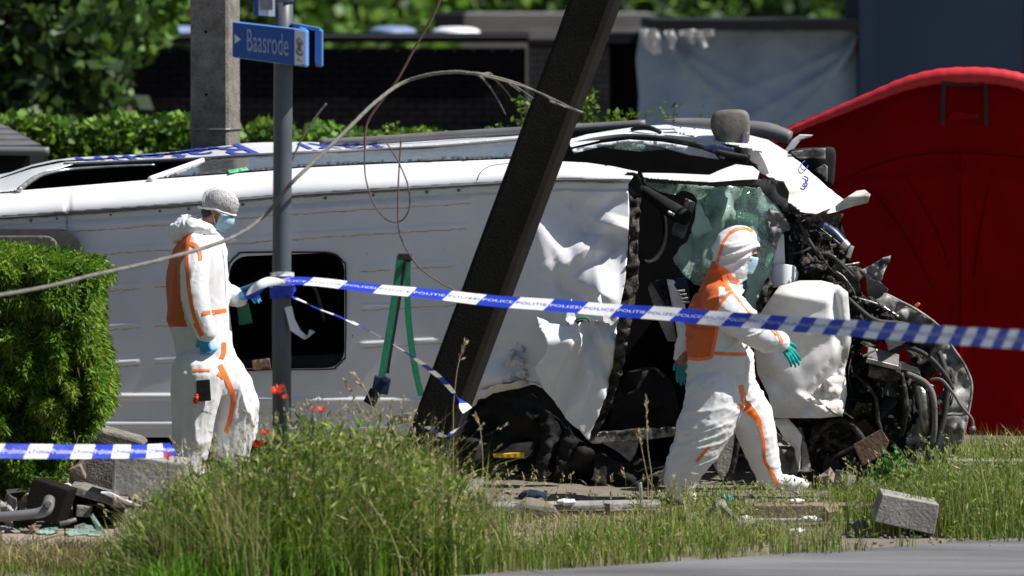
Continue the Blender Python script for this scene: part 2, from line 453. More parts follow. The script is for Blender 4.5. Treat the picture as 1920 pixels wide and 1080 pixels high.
def panel(name, poly, Y, m, parent=None, step=8, sy=None, th=.004, holes=(), crump=0.0, cscale=.02, fold=(), rag=0.0, seed=1, smooth=True, curve=False, jit=.15, **k):
    """a sheet cut to the outline poly at depth Y (number or function of px,py), dented by noise and folds"""
    if curve: poly = cat_rom(poly, 5, True)
    v, f = tri2d(poly, step, holes, sy, jit=jit, rag=rag, seed=seed)
    y = (Y(v[:, 0], v[:, 1]) if callable(Y) else np.full(len(v), float(Y)))
    if crump: y = y + crump * (ridge(v * cscale, seed) * .7 + .5 * ridge(v * cscale * 2.3 + 5, seed + 3) + .2 * vn(v * cscale * 5, seed + 5))
    for fx, fy, ang, wid, amp, ln in fold:        # creases: px centre, angle, half width, depth in m, half length
        ca, sa = math.cos(ang), math.sin(ang)
        u = (v[:, 0] - fx) * ca + (v[:, 1] - fy) * sa; w = -(v[:, 0] - fx) * sa + (v[:, 1] - fy) * ca
        y = y + amp * np.clip(1 - np.abs(w) / wid, 0, 1) * np.clip(1.4 - 1.4 * np.abs(u) / ln, 0, 1)
    p = W(v[:, 0], v[:, 1], y)
    off = np.array([0, th, 0.0])
    p, f = thicken(p, f, off)
    return mk(name, p, f, m, parent, smooth=smooth, **k)
def pipe(name, pts, r, m, parent=None, n=8, seg=6, **k):
    """pts: (px,py,Y) smoothed"""
    c = cat_rom([tuple(W(*p)) for p in pts], seg)
    if hasattr(r, '__len__'): rr = list(np.interp(np.linspace(0, 1, len(c)), np.linspace(0, 1, len(r)), r))
    else: rr = r
    mb = MB().tube(c, rr, n)
    return mk(name, mb.v, mb.f, m, parent, smooth=True, **k)
def text_arr(s, res=3):
    cu = bpy.data.curves.new('t', 'FONT'); cu.body = s; cu.resolution_u = res
    o = bpy.data.objects.new('t', cu); C.objects.link(o)
    dg = bpy.context.evaluated_depsgraph_get(); me = bpy.data.meshes.new_from_object(o.evaluated_get(dg))
    v = np.array([q.co[:] for q in me.vertices]); f = [tuple(p.vertices) for p in me.polygons]
    bpy.data.objects.remove(o); bpy.data.curves.remove(cu); bpy.data.meshes.remove(me)
    v[:, 0] -= v[:, 0].min(); h = v[:, 1].max(); return v[:, :2], f
def remesh(mb, vox, it=3, fac=.5):
    me = bpy.data.meshes.new('r'); me.from_pydata(mb.v, [], mb.f)
    o = bpy.data.objects.new('r', me); C.objects.link(o)
    a = o.modifiers.new('a', 'REMESH'); a.mode = 'VOXEL'; a.voxel_size = vox
    if it: b = o.modifiers.new('b', 'SMOOTH'); b.iterations = it; b.factor = fac
    dg = bpy.context.evaluated_depsgraph_get(); dg.update(); m2 = bpy.data.meshes.new_from_object(o.evaluated_get(dg))
    v = np.empty(len(m2.vertices) * 3); m2.vertices.foreach_get('co', v); nrm = np.empty(len(m2.vertices) * 3); m2.vertex_normals.foreach_get('vector', nrm)
    f = np.array([list(p.vertices) for p in m2.polygons if len(p.vertices) == 4])
    bpy.data.objects.remove(o); bpy.data.meshes.remove(me); bpy.data.meshes.remove(m2)
    return v.reshape(-1, 3), f, nrm.reshape(-1, 3)

# ------------------------------------------------------------------ foliage helpers
def leaves(pts, size, cols, aspect=.6, seed=3, droop=None, jitter=.25):
    """diamond leaves at pts (N,3); returns verts, quad faces, colours"""
    rr = np.random.RandomState(seed); n = len(pts)
    a = rr.normal(size=(n, 3))
    if droop is not None: a = a * jitter + droop
    a /= np.linalg.norm(a, axis=1)[:, None]
    b = rr.normal(size=(n, 3)); b -= (b * a).sum(1)[:, None] * a; b /= np.linalg.norm(b, axis=1)[:, None]
    s = (size * rr.uniform(.6, 1.3, n))[:, None]
    v = np.stack([pts, pts + a * s * .5 + b * s * aspect * .5, pts + a * s, pts + a * s * .5 - b * s * aspect * .5], 1).reshape(-1, 3)
    f = np.arange(n * 4).reshape(n, 4)
    cols = np.asarray(cols); ci = cols[rr.randint(0, len(cols), n)] * rr.uniform(.75, 1.25, (n, 1))
    return v, f, np.repeat(ci, 4, 0)

# ================================================================== SETTING
def hgt(x, y):
    """low relief of the verge"""
    x = np.asarray(x, float); y = np.asarray(y, float)
    h = .20 * np.exp(-((x + 1.9) ** 2 / 1.2 + (y - 29.7) ** 2 / .8))
    h = h + .03 * vn(np.stack(np.broadcast_arrays(x * 1.3, y * 1.3), -1), 4) * (y > 28)
    return h
def grid_obj(name, xs, ys, zf, m):
    gx, gy = np.meshgrid(xs, ys); z = zf(gx, gy)
    v = np.stack([gx, gy, z], -1).reshape(-1, 3); nx, ny = len(xs), len(ys)
    i = np.arange((ny - 1) * nx).reshape(ny - 1, nx)[:, :-1].ravel()
    return mk(name, v, np.stack([i, i + 1, i + nx + 1, i + nx], 1), m, smooth=True, loc=(0, 0, 0))
gx = np.concatenate([[-400, -80, -20], np.arange(-6, 6.01, .12), [20, 80, 400]])
gy = np.concatenate([[-30, 10], np.arange(25, 36, .12), [45, 80, 160, 600]])
struct(grid_obj('ground', gx, gy, hgt, 'ground'))
# road: its far edge crosses the lower right of the view
e0, e1 = G(300, 1122), G(2100, 999)
d = (e1 - e0).normalized(); n_ = Vector((d.y, -d.x, 0))
a, b = e0 - d * 60, e0 + d * 80
xs = np.linspace(0, 140, 140)
rv = []; rf = []
for i, s_ in enumerate(xs):
    p = a + d * s_
    wob = float(vn(np.array([s_ * 2.1, 0.]), 9)) * .03
    rv += [p + n_ * wob + Vector((0, 0, .012)), p + n_ * 7 + Vector((0, 0, .012))]
    if i: k = 2 * i; rf.append((k - 2, k, k + 1, k - 1))
struct(mk('road', rv, [q[::-1] for q in rf], 'asphalt', loc=(0, 0, 0)))
# paving strip bottom left
sv = [G(-120, 1046), G(300, 1030), G(300, 1000), G(-120, 1012)]
mb = MB()
for i in range(7):
    u0, u1 = i / 7 + .002, (i + 1) / 7 - .002
    q = [sv[0].lerp(sv[1], u0), sv[0].lerp(sv[1], u1), sv[3].lerp(sv[2], u1), sv[3].lerp(sv[2], u0)]
    lo = [p + Vector((0, 0, -.05)) for p in q]; hi = [p + Vector((0, 0, .045)) for p in q]
    mb.add(lo + hi, [(3, 2, 1, 0), (4, 5, 6, 7), (0, 1, 5, 4), (1, 2, 6, 5), (2, 3, 7, 6), (3, 0, 4, 7)])
pav = struct(mk('pavement', [p + Vector((0, 0, -.02)) for p in sv], [(0, 1, 2, 3)], 'mortar_grey', loc=(0, 0, 0)))
for i in range(7):
    mk('paving_slab', mb.v[i * 8:i * 8 + 8], [(3, 2, 1, 0), (4, 5, 6, 7), (0, 1, 5, 4), (1, 2, 6, 5), (2, 3, 7, 6), (3, 0, 4, 7)], 'paving', pav, bevel=.006)

# ================================================================== BACKGROUND
def wbox(px0, py0, px1, py1, Y, dep):
    """axis aligned block whose front face fills the given view rectangle at depth Y"""
    A = W(px0, py0, Y); B = W(px1, py1, Y)
    return ((A[0] + B[0]) / 2, Y + dep / 2, (A[2] + B[2]) / 2), (abs(B[0] - A[0]), dep, abs(A[2] - B[2]))
# black brick building
YB = 52.0
zt = float(W(0, 64, YB)[2])
bl = thing('brick_building', 'low black brick building with flat roof behind the hedge, left of the leaning pole', 'building', (float(W(560, 0, YB)[0]), YB + 2, 0))
x0, x1 = float(W(140, 0, YB)[0]), float(W(986, 0, YB)[0])
mkb('wall', MB().box(((x0 + x1) / 2, YB + 2.02, zt / 2 - .1), (x1 - x0, 4, zt - .2)), 'mortar_black', bl)
def courses(x0, x1, z0, z1, Y, bw=.20, bh=.065, gap=.012):
    out = []; k = 0; z = z0
    while z + bh <= z1:
        x = x0 - (bw / 2 if k % 2 else 0)
        while x < x1:
            a, b = max(x, x0), min(x + bw, x1)
            if b - a > .03: out.append(((a + b) / 2, Y, z + bh / 2, b - a, bh))
            x += bw + gap
        z += bh + gap; k += 1
    return out
mb = MB()
for cx, cy, cz, w_, h_ in courses(x0, x1, 1.35, zt - .12, YB): mb.box((cx, cy + R.uniform(-.003, .003), cz), (w_, .05, h_))
tag(mkb('bricks', mb, 'brick_black', bl), kind='stuff')
c, s_ = wbox(136, 62, 992, 80, YB - .12, .3); mkb('fascia', MB().box(c, s_), 'fascia', bl)
c, s_ = wbox(136, 66, 992, 69, YB - .14, .02); mkb('roof_trim', MB().box(c, s_), 'zinc', bl)
# grey brick pier
gp = thing('brick_pier', 'grey brick wall section seen either side of the leaning pole', 'wall', (float(W(1065, 0, YB)[0]), YB + .3, 0))
x0, x1 = float(W(990, 0, YB)[0]), float(W(1143, 0, YB)[0])
mkb('wall', MB().box(((x0 + x1) / 2, YB + .35, zt / 2 - .05), (x1 - x0, .6, zt - .1)), 'mortar_grey', gp)
br = MB().box((0, 0, 0), (.20, .05, .065)); bme = None
for cx, cy, cz, w_, h_ in courses(x0, x1, 1.5, zt - .10, YB + .02):
    if w_ < .19: mkb('brick', MB().box((cx, cy, cz), (w_, .05, h_)), 'brick_grey', gp); continue
    if bme is None: o = mkb('brick', MB().box((0, 0, 0), (.2, .05, .065)), 'brick_grey', thing('tmp', 'x', 'x', (0, 0, 0))); bme = o.data; t_ = o.parent; bpy.data.objects.remove(o); bpy.data.objects.remove(t_)
    o = bpy.data.objects.new('brick', bme); C.objects.link(o); o.parent = gp
    o.location = (cx - gp.location.x, cy - gp.location.y + R.uniform(-.006, .006), cz - gp.location.z)
c, s_ = wbox(986, 74, 1235, 81, YB - .1, .8); mkb('coping', MB().box(c, s_), 'fascia', gp)
# black door / wall right of the pier
bd = thing('black_wall', 'narrow black wall between grey brick and the pale sheet', 'wall', (float(W(1175, 0, YB)[0]), YB + 1, 0))
c, s_ = wbox(1140, 82, 1240, 700, YB + .25, 1.2); mkb('wall', MB().box(c, s_), 'brick_black', bd)
c, s_ = wbox(1143, 62, 1240, 80, YB - .05, 1.2); mkb('fascia', MB().box(c, s_), 'fascia', bd)
# long grey parapet building behind
YP = 66.0
pb = thing('flat_roof_house', 'grey rendered flat roofed house behind the black brick building', 'building', (float(W(1000, 0, YP)[0]), YP + 3, 0))
c, s_ = wbox(868, 27, 1232, 700, YP, 6); mkb('wall', MB().box(c, s_), 'render_grey', pb)
c, s_ = wbox(990, 55, 1240, 72, YP - .9, .6); mkb('canopy', MB().box(c, s_), 'render_grey', pb)
c, s_ = wbox(812, 26, 870, 60, YP - .5, 5); mkb('roof_housing', MB().box(c, s_), 'fascia', pb)
YR = 56.0
def dome(name, label, px0, px1, py0, py1, m):
    A = W((px0 + px1) / 2, py1, YR); w_ = PX(px1 - px0, YR) / 2; h_ = PX(py1 - py0, YR)
    mb = MB(); n = 20
    prof = [(1, -.3), (1, .25), (.9, .6), (.6, .9), (0, 1.0)]
    for k, (r_, z_) in enumerate(prof):
        pass
    vs = []; fs = []
    for r_, z_ in prof:
        for j in range(n):
            t = 2 * math.pi * j / n; vs.append((A[0] + w_ * r_ * math.cos(t), YR + .9 * r_ * math.sin(t), A[2] + h_ * z_))
    for k in range(4):
        for j in range(n): fs.append((k * n + j, k * n + (j + 1) % n, (k + 1) * n + (j + 1) % n, (k + 1) * n + j))
    o = mk(name, vs, fs, m, smooth=True); tag(o, label, 'roof light'); return o
dome('roof_light', 'low white roof light on the black building near its right end', 810, 900, 50, 62, 'roof_white')
dome('roof_light', 'flat blue grey roof light on the black building left of the rusty wire', 692, 780, 48, 62, 'roof_blue')
dome('roof_light', 'pale blue roof light just left of the concrete pole', 322, 362, 48, 62, 'roof_blue')
# right: fascia above sheet, dark cladding building
rb = thing('dark_shed', 'dark navy clad building rising out of the top right corner', 'building', (float(W(1770, 0, 50)[0]), 53, 0))
c, s_ = wbox(1612, -160, 1640, 760, 49.6, 2); mkb('corner_post', MB().box(c, s_), 'navy_clad', rb)
pxs = [1641, 1912]
c, s_ = wbox(1640, -160, 1914, 760, 50, 2); mkb('cladding', MB().box(c, s_), 'navy_clad', rb)
c, s_ = wbox(1914, -160, 2100, 760, 50.1, 2); mkb('door', MB().box(c, s_), 'fascia', rb)
cp_ = thing('carport', 'black flat carport roof edge above the hanging sheet', 'carport', (float(W(1420, 0, 50)[0]), 52, 0))
c, s_ = wbox(1228, 38, 1612, 57, 49.3, 5.4); mkb('roof_edge', MB().box(c, s_), 'fascia', cp_)
c, s_ = wbox(1205, 82, 1612, 760, 54, .3); mkb('rear_wall', MB().box(c, s_), 'brick_black', cp_)
c, s_ = wbox(1590, 57, 1604, 760, 50.4, .15); mkb('post', MB().box(c, s_), 'fascia', cp_)
# hanging sheet with drapes
def sheetY(x, y):
    f = (x - 1200) / 410
    a1 = np.sin((x - 1200) * .045 + (y - 60) * .012 * (1 - f)) * .05
    # swags curving down from the two upper corners
    def sw(c, wd, am): return am * np.exp(-((y - c) / wd) ** 2)
    u_ = np.clip((x - 1240) / 370, 0, 1); w_ = np.clip((1610 - x) / 370, 0, 1)
    g = sw(60 + 300 * u_ ** .75, 12, .10) * np.exp(-u_ * 1.6) + sw(60 + 190 * u_ ** .7, 10, .07) * np.exp(-u_ * 2.2)
    g2 = sw(60 + 230 * w_ ** .62, 11, .10) * np.exp(-w_ * 1.5) + sw(62 + 330 * w_ ** .7, 12, .10) * np.exp(-w_ * 2.4) + sw(58 + 150 * w_ ** .6, 9, .06) * np.exp(-w_ * 2.0)
    return 49.9 + a1 - g - g2 + .02 * vn(np.stack([x * .04, y * .03], -1), 3)
tag(panel('hanging_sheet', [(1200, 56), (1240, 60), (1300, 57), (1400, 57), (1500, 58), (1608, 56), (1612, 240), (1614, 420), (1205, 420), (1194, 240), (1198, 180), (1192, 110)], sheetY, 'sheet_cloth_shaded', None, step=6, th=.01, crump=.012, cscale=.03, curve=False),
    'white sheet in painted blue grey shade, hung in folds under the carport roof', 'sheet')
# bunched top end of the sheet, in its lit colour, tied over the roof edge
o = thing('gathered_cloth', 'bunched white cloth ends tied over the top left edge of the sheet', 'cloth', tuple(W(1240, 110, 49.05)))
for i, pl in enumerate(([(1200, 60), (1212, 54), (1232, 56), (1240, 78), (1240, 100), (1228, 104), (1212, 92), (1202, 76)], [(1246, 58), (1262, 56), (1268, 72), (1264, 98), (1254, 84)],
                        [(1270, 58), (1340, 56), (1338, 66), (1322, 70), (1326, 88), (1318, 92), (1306, 72), (1300, 70), (1302, 82), (1296, 84), (1288, 70), (1274, 68)])):
    panel('cloth_fold', pl, lambda x, y, i=i: 49.05 - .05 * np.abs(np.sin(x * .16 + i)) + (y - 60) * .002, 'sheet_cloth_lit', o, step=3, th=.02, crump=.03, cscale=.09, rag=2)

# trees -------------------------------------------------------------
GREENS = [(.06, .13, .02), (.09, .20, .025), (.13, .27, .03), (.045, .09, .018), (.17, .30, .035)]
DARKG = [(.018, .045, .014), (.03, .065, .02), (.045, .09, .022)]
def tree(px, Y, zc, rx, rz, n, label, cols, size=.28, group='trees behind the low buildings', seed=1, clumps=26):
    x = float(W(px, 0, Y)[0]); rr = np.random.RandomState(seed)
    t = thing('tree', label, 'tree', (x, Y, 0), group)
    mb = MB(); lean = rr.uniform(-.3, .3)
    mb.tube([(x, Y, 0), (x + lean * .3, Y, zc * .4), (x + lean, Y, zc)], [.22, .16, .07], 8)
    cc = rr.normal(size=(clumps, 3)); cc /= np.linalg.norm(cc, axis=1)[:, None]; cc *= rr.uniform(.35, .95, (clumps, 1))
    cc = cc * np.array([rx, rx * .8, rz]) + np.array([x, Y, zc])
    for c_ in cc[:9]: mb.tube([(x + lean * .5, Y, zc * .6), ((x + c_[0]) / 2, (Y + c_[1]) / 2, (zc * .7 + c_[2]) / 2), tuple(c_)], [.09, .05, .02], 5)
    mk('trunk', mb.v, mb.f, 'bark', t)
    k = n // clumps; pts = []
    for c_ in cc:
        q = rr.normal(size=(k, 3)); q /= np.linalg.norm(q, axis=1)[:, None]; q *= rr.uniform(.5, 1, (k, 1)) ** .5
        pts.append(c_ + q * np.array([rx, rx, rz]) * rr.uniform(.28, .42))
    v, f, c = leaves(np.concatenate(pts), size, cols, seed=seed, aspect=.75)
    mk('crown', v, f, 'leaf', t, cols=c)
    return t
tl = ['mid green tree far behind the roofs at the left', 'bright green bushy tree beside the pale roof light', 'dark tree above the black brick building', 'light green tree behind the rusty wire', 'yellow green tree just left of the leaning pole top', 'dark green tree just right of the leaning pole top', 'dark bluish tree above the carport roof', 'broad olive tree behind the carport roof', 'dark tree against the navy shed', 'tall dark tree farthest back at the left', 'tall dark tree farthest back in the middle', 'tall dark tree farthest back at the right']
sp_ = [(250, 78, 2.6, 2.4, 2.6, GREENS), (470, 74, 2.2, 1.9, 2.0, GREENS), (600, 84, 3.0, 2.6, 3.0, DARKG), (725, 80, 2.4, 1.6, 2.0, GREENS + [(.16, .28, .04)]),
       (960, 82, 3.2, 2.6, 2.4, GREENS + DARKG), (1215, 84, 3.0, 1.9, 2.6, GREENS), (1340, 88, 3.2, 2.2, 3.0, DARKG), (1440, 80, 2.6, 1.8, 2.0, GREENS[:2] + DARKG), (1570, 86, 3.2, 2.2, 3.0, DARKG),
       (420, 104, 4, 6, 5, DARKG), (960, 108, 4, 7, 5, DARKG), (1500, 104, 4, 6, 5, DARKG)]
for i, (px, Y, zc, rx, rz, cl) in enumerate(sp_):
    tree(px, Y, zc, rx, rz, 5200 if i > 8 else 3600, tl[i], cl, size=.42 if i > 8 else .26, seed=20 + i, clumps=40 if i > 8 else 26)
# near left broadleaf tree
tree(60, 47, 3.0, 1.15, 1.5, 5200, 'dense dark broadleaf tree with sunlit leaves filling the top left corner', DARKG + [(.06, .13, .02), (.10, .19, .03)], size=.19, seed=5, group='broadleaf trees beside the black building', clumps=44)
tree(200, 49, 3.35, .95, .75, 2600, 'light green tree overhanging the left end of the black building', GREENS, size=.17, seed=6, group='broadleaf trees beside the black building', clumps=30)
tree(-60, 46.5, 1.9, 1.0, 1.4, 3600, 'dark bushy tree low at the left frame edge behind the hedge', DARKG + [(.06, .13, .02)], size=.19, seed=8, group='broadleaf trees beside the black building', clumps=30)

# clipped leafy hedge behind the van ---------------------------------
YH = 39.0
hp = NR.uniform(-60, 860, 15000); top = 228 + 14 * vn(np.stack([hp * .03, hp * 0], -1), 2) + np.interp(hp, [0, 300, 560, 700, 860], [0, -8, 18, 22, 34])
hy = top + NR.uniform(0, 1, len(hp)) ** 1.3 * 150
pts = W(hp, hy, YH + NR.uniform(-.25, .5, len(hp)))
hd = thing('hedge', 'leafy green hedge running behind the overturned van', 'hedge', tuple(W(400, 0, YH)[:2]) + (0,))
v, f, c = leaves(pts, .085, GREENS + [(.14, .24, .03), (.16, .28, .03)], seed=9, aspect=.8)
mk('foliage', v, f, 'leaf', hd, cols=c)
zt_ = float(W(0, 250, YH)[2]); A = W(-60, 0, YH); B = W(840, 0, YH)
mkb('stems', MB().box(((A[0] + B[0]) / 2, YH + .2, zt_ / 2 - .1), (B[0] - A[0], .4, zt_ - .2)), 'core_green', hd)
def sprig(px, py0, py1, Y, label, n=60, w=14, cols=GREENS):
    b = W(px, py1, Y); t_ = W(px + R.uniform(-8, 8), py0, Y)
    r_ = thing('leafy_shoot', label, 'plant', (float(b[0]), Y, 0), 'shoots standing above the van')
    mk('stem', *[(q.v, q.f) for q in [MB().tube([(b[0], Y, 0), tuple(b), tuple(t_)], [.008, .006, .003], 5)]][0], 'bark', r_)
    u = NR.uniform(0, 1, n)[:, None]; p = b * (1 - u) + t_ * u + NR.normal(size=(n, 3)) * np.array([PX(w, Y), .05, PX(5, Y)]) * .5
    v, f, c = leaves(p, .06, cols, seed=int(px)); tag(mk('leaf_cluster', v, f, 'leaf', r_, cols=c), kind='stuff')
YEL = [(.16, .27, .03), (.11, .22, .025), (.20, .30, .04)]
sprig(735, 228, 285, 36, 'small leafy shoot above the van behind the grey cable', 70, 20, YEL)
sprig(785, 240, 285, 36.2, 'low leafy shoot right of the grey cable', 60, 30, YEL)
sprig(930, 235, 262, 36, 'small leafy shoot left of the leaning pole', 40, 22, YEL)
sprig(978, 180, 262, 36.3, 'tall thin leafy shoot touching the leaning pole', 60, 16, YEL)
sprig(1105, 175, 240, 36.3, 'leafy shoot just right of the leaning pole', 80, 22, YEL)
sprig(1165, 212, 245, 36, 'bright leafy shoot before the black wall', 80, 40, YEL)
sprig(1262, 190, 225, 36.4, 'faint leafy shoot before the hanging sheet', 36, 60, GREENS)
sprig(1450, 232, 262, 35.6, 'small leafy shoot at the foot of the red tent', 26, 24, GREENS)

# small slate roof at the left ---------------------------------------
YS = 37.0
sr = thing('garden_shed', 'low slate roofed shed at the left edge behind the van', 'shed', (float(W(-60, 0, YS)[0]), YS, 0))
a_, b_, c_, d_ = W(-140, 225, YS + .6), W(2, 232, YS + .6), W(76, 272, YS - .2), W(-140, 276, YS - .2)
for k in range(4):
    u0, u1 = k / 4, (k + 1) / 4 + .02
    q = [a_ + (d_ - a_) * u0, b_ + (c_ - b_) * u0, b_ + (c_ - b_) * u1, a_ + (d_ - a_) * u1]
    lift = np.array([0, 0, .012 * (4 - k) * 0 + .008])
    vs = [q[3] + lift, q[2] + lift, q[1], q[0]]; vs2 = [p - np.array([0, 0, .02]) for p in vs]
    mk('slate_course', vs + vs2, [(0, 1, 2, 3), (7, 6, 5, 4), (0, 4, 5, 1), (1, 5, 6, 2), (2, 6, 7, 3), (3, 7, 4, 0)], 'slate', sr)
pipe('gutter', [(-140, 283, YS - .3), (0, 283, YS - .3), (92, 284, YS - .3)], .035, 'zinc', sr)
c, s_ = wbox(-140, 290, 60, 900, YS - .1, 1.2); mkb('wall', MB().box(c, s_), 'brick_black', sr)

# ================================================================== POLES
cpz = W(403, 0, 34.5)
po = thing('concrete_pole', 'upright square concrete pole behind the van, left of the street sign', 'pole', (float(cpz[0]), 34.5, 0))
Rz = Matrix.Rotation(math.radians(-17), 3, 'Z')
wf = PX(93, 34.5)
mb = MB(); hh = 5.2
fw, sw = .30, .27
sec = [(-.5, -.5), (.5, -.5), (.5, .5), (-.5, .5)]
ch = .018
ring = [(-fw / 2 + ch, -sw / 2), (fw / 2 - ch, -sw / 2), (fw / 2, -sw / 2 + ch), (fw / 2, sw / 2 - ch), (fw / 2 - ch, sw / 2), (-fw / 2 + ch, sw / 2), (-fw / 2, sw / 2 - ch), (-fw / 2, -sw / 2 + ch)]
vs = []; fs = []; nz = 60
for i in range(nz):
    z = hh * i / (nz - 1)
    for x, y in ring:
        p = Rz @ Vector((x, y, 0)); j = .0025 * float(vn(np.array([x * 9, y * 9, z * 7]), 3)); vs.append((cpz[0] + p.x * (1 + j * 3), 34.5 + p.y + j, z))
for i in range(nz - 1):
    for j in range(8): fs.append((i * 8 + j, i * 8 + (j + 1) % 8, (i + 1) * 8 + (j + 1) % 8, (i + 1) * 8 + j))
mk('shaft', vs, fs, 'concrete', po)
zb = float(W(400, 243, 34.3)[2]); mb = MB()
for x, y in [(0, 0)]:
    pts = [Rz @ Vector((q[0] * 1.03, q[1] * 1.03, 0)) for q in ring]; pts = [(p.x + cpz[0], p.y + 34.5, zb) for p in pts]; pts.append(pts[0])
    mb.tube(pts, .009, 6)
mk('steel_band', mb.v, mb.f, 'galvanised', po)
for py in (60, 178):
    p = Rz @ Vector((-.02, -sw / 2 - .001, 0)); z = float(W(400, py, 34.3)[2])
    mb = MB(); mb.tube([(cpz[0] + p.x, 34.5 + p.y + .0, z), (cpz[0] + p.x, 34.5 + p.y - .004, z)], .012, 10); mk('bolt_hole', mb.v, mb.f, 'interior_black', po)
# leaning pole
YL = 28.55
lp0 = G(0, 0) if False else None
gb = W(745, 1000, YL); pT = W(1117 + 134, -360, YL)
top_ = Vector(pT); 
p720 = Vector(W(850, 720, YL)); ax = (top_ - p720).normalized()
base = p720 - ax * ((p720.z + .05) / ax.z)
lean = thing('leaning_pole', 'thick dark utility pole leaning right in front of the van', 'pole', (base.x, base.y, 0))
q = ax.to_track_quat('Z', 'Y').to_matrix()
# keep cross-section turned a little so a narrow side face shows
side = Vector((0, 1, 0)).cross(ax).normalized(); side = side if side.x > 0 else -side
fwd = ax.cross(side).normalized(); fwd = fwd if fwd.y > 0 else -fwd
th_ = math.radians(14); s2 = side * math.cos(th_) - fwd * math.sin(th_); f2 = fwd * math.cos(th_) + side * math.sin(th_)
vs = []; fs = []; L_ = (top_ - base).length; nz = 70; wid = .27; dpt = .26; ch = .03
ring = [(-wid / 2 + ch, -dpt / 2), (wid / 2 - ch, -dpt / 2), (wid / 2, -dpt / 2 + ch), (wid / 2, dpt / 2 - ch), (wid / 2 - ch, dpt / 2), (-wid / 2 + ch, dpt / 2), (-wid / 2, dpt / 2 - ch), (-wid / 2, -dpt / 2 + ch)]
for i in range(nz):
    t = L_ * i / (nz - 1)
    for x, y in ring:
        j = 1 + .012 * float(vn(np.array([x * 5, y * 5, t * 5]), 5)); p = base + ax * t + s2 * (x * j) + f2 * (y * j); vs.append(tuple(p))
for i in range(nz - 1):
    for j in range(8): fs.append((i * 8 + j, i * 8 + (j + 1) % 8, (i + 1) * 8 + (j + 1) % 8, (i + 1) * 8 + j))
fs.append(tuple((nz - 1) * 8 + j for j in range(8)))
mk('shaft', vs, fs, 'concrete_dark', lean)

# ================================================================== RED TENT
YT = 34.2
tn = thing('inflatable_tent', 'large red inflatable screening tent behind the wrecked front of the van', 'tent', (float(W(1850, 0, YT)[0]), YT + 1.2, 0))
arc = [(1452, 250), (1500, 228), (1560, 203), (1640, 170), (1700, 147), (1760, 134), (1830, 131), (1890, 137), (1935, 150), (2020, 186), (2120, 232)]
def tentbase(x): return YT + .34 - .00098 * (np.asarray(x, float) - 1440)
def tentY(x, y):
    s = .022 * np.exp(-((x - 1800) / 9) ** 2) * (y > 285) + .02 * np.exp(-((y - 330 - (x - 1780) ** 2 * .0006) / 9) ** 2)
    s = s + .03 * np.exp(-(((y - 380) - (x - 1640) * .9) / 34) ** 2) * np.clip((1790 - x) / 60, 0, 1) * np.clip((y - 330) / 60, 0, 1)
    s = s + .03 * np.exp(-(((y - 380) - (x - 1690) * 1.5) / 30) ** 2) * np.clip((1790 - x) / 60, 0, 1) * np.clip((y - 330) / 60, 0, 1)
    s = s - .02 * np.sin((x - 1460) * .013)
    return tentbase(x) + .12 - s + .010 * vn(np.stack([x * .02, y * .02], -1), 3)
panel('front_panel', [(1440, 262)] + arc + [(2120, 900), (1440, 900)], tentY, 'tent_red', tn, step=9, th=.01)
tb = cat_rom([tuple(W(x, y + 10, float(tentbase(x)))) for x, y in [(1380, 290), (1452, 252)] + arc[1:]], 6)
mb = MB(); mb.tube(tb, [.030 + .030 * max(0, min(1, (i / len(tb) - .22) * 3)) + .003 * math.sin(i * 2.3) for i in range(len(tb))], 16)
mk('front_tube', mb.v, mb.f, 'tent_tube', tn, smooth=True)
# roof cloth going back, and rear arch
fr = [W(x, y + 4, float(tentbase(x))) for x, y in [(1440, 262)] + arc[1:]]
v = np.concatenate([fr, np.array(fr) + np.array([0, 2.4, -.34])]); n = len(fr)
mk('roof_cloth', v, [(i, i + 1, n + i + 1, n + i) for i in range(n - 1)], 'tent_red', tn)
v = np.array([fr[0], fr[0] * np.array([1, 1, 0]), fr[0] * np.array([1, 1, 0]) + np.array([0, 2.4, 0]), fr[0] + np.array([0, 2.4, 0])])
mk('side_cloth', v, [(0, 1, 2, 3)], 'tent_red', tn)
mb = MB()
YW = YT - .03 - .0
def strap(pts, w, Y=YW):
    for (x0, y0), (x1, y1) in zip(pts[:-1], pts[1:]):
        A, B = Vector(W(x0, y0, Y)), Vector(W(x1, y1, Y)); d_ = (B - A).normalized(); n2 = Vector((d_.z, 0, -d_.x)) * PX(w, Y) / 2
        vs = [A - n2, A + n2, B + n2, B - n2]; vs += [p + Vector((0, .03, 0)) for p in vs]
        mb.add(vs, [(0, 1, 2, 3), (7, 6, 5, 4), (0, 4, 5, 1), (1, 5, 6, 2), (2, 6, 7, 3), (3, 7, 4, 0)])
strap([(1770, 158), (1767, 236)], 7); strap([(1848, 158), (1849, 236)], 7); strap([(1766, 157), (1852, 157)], 8, YW - .004); strap([(1778, 220), (1835, 218)], 9, YW - .004)
mk('window_straps', mb.v, mb.f, 'black_web', tn)
def seam(pts, r=.007): pipe('seam', [(x, y, float(tentY(np.array([x * 1.0]), np.array([y * 1.0]))[0]) - .004) for x, y in pts], r, 'tent_seam', tn, n=6)
seam([(1560, 352), (1600, 328), (1660, 304), (1730, 290), (1800, 286), (1870, 290), (1940, 300)], .005); seam([(1801, 292), (1800, 400), (1802, 520), (1800, 660), (1801, 828)], .006)
seam([(1700, 330), (1728, 380), (1760, 440), (1778, 500)], .004); seam([(1640, 360), (1690, 430), (1730, 500), (1750, 540)], .005); seam([(1860, 320), (1840, 420), (1826, 520)], .005)
panel('window_flap', [(1780, 212), (1800, 208), (1830, 216), (1834, 222), (1778, 224)], YW - .02, 'tent_red', tn, step=6, th=.02)

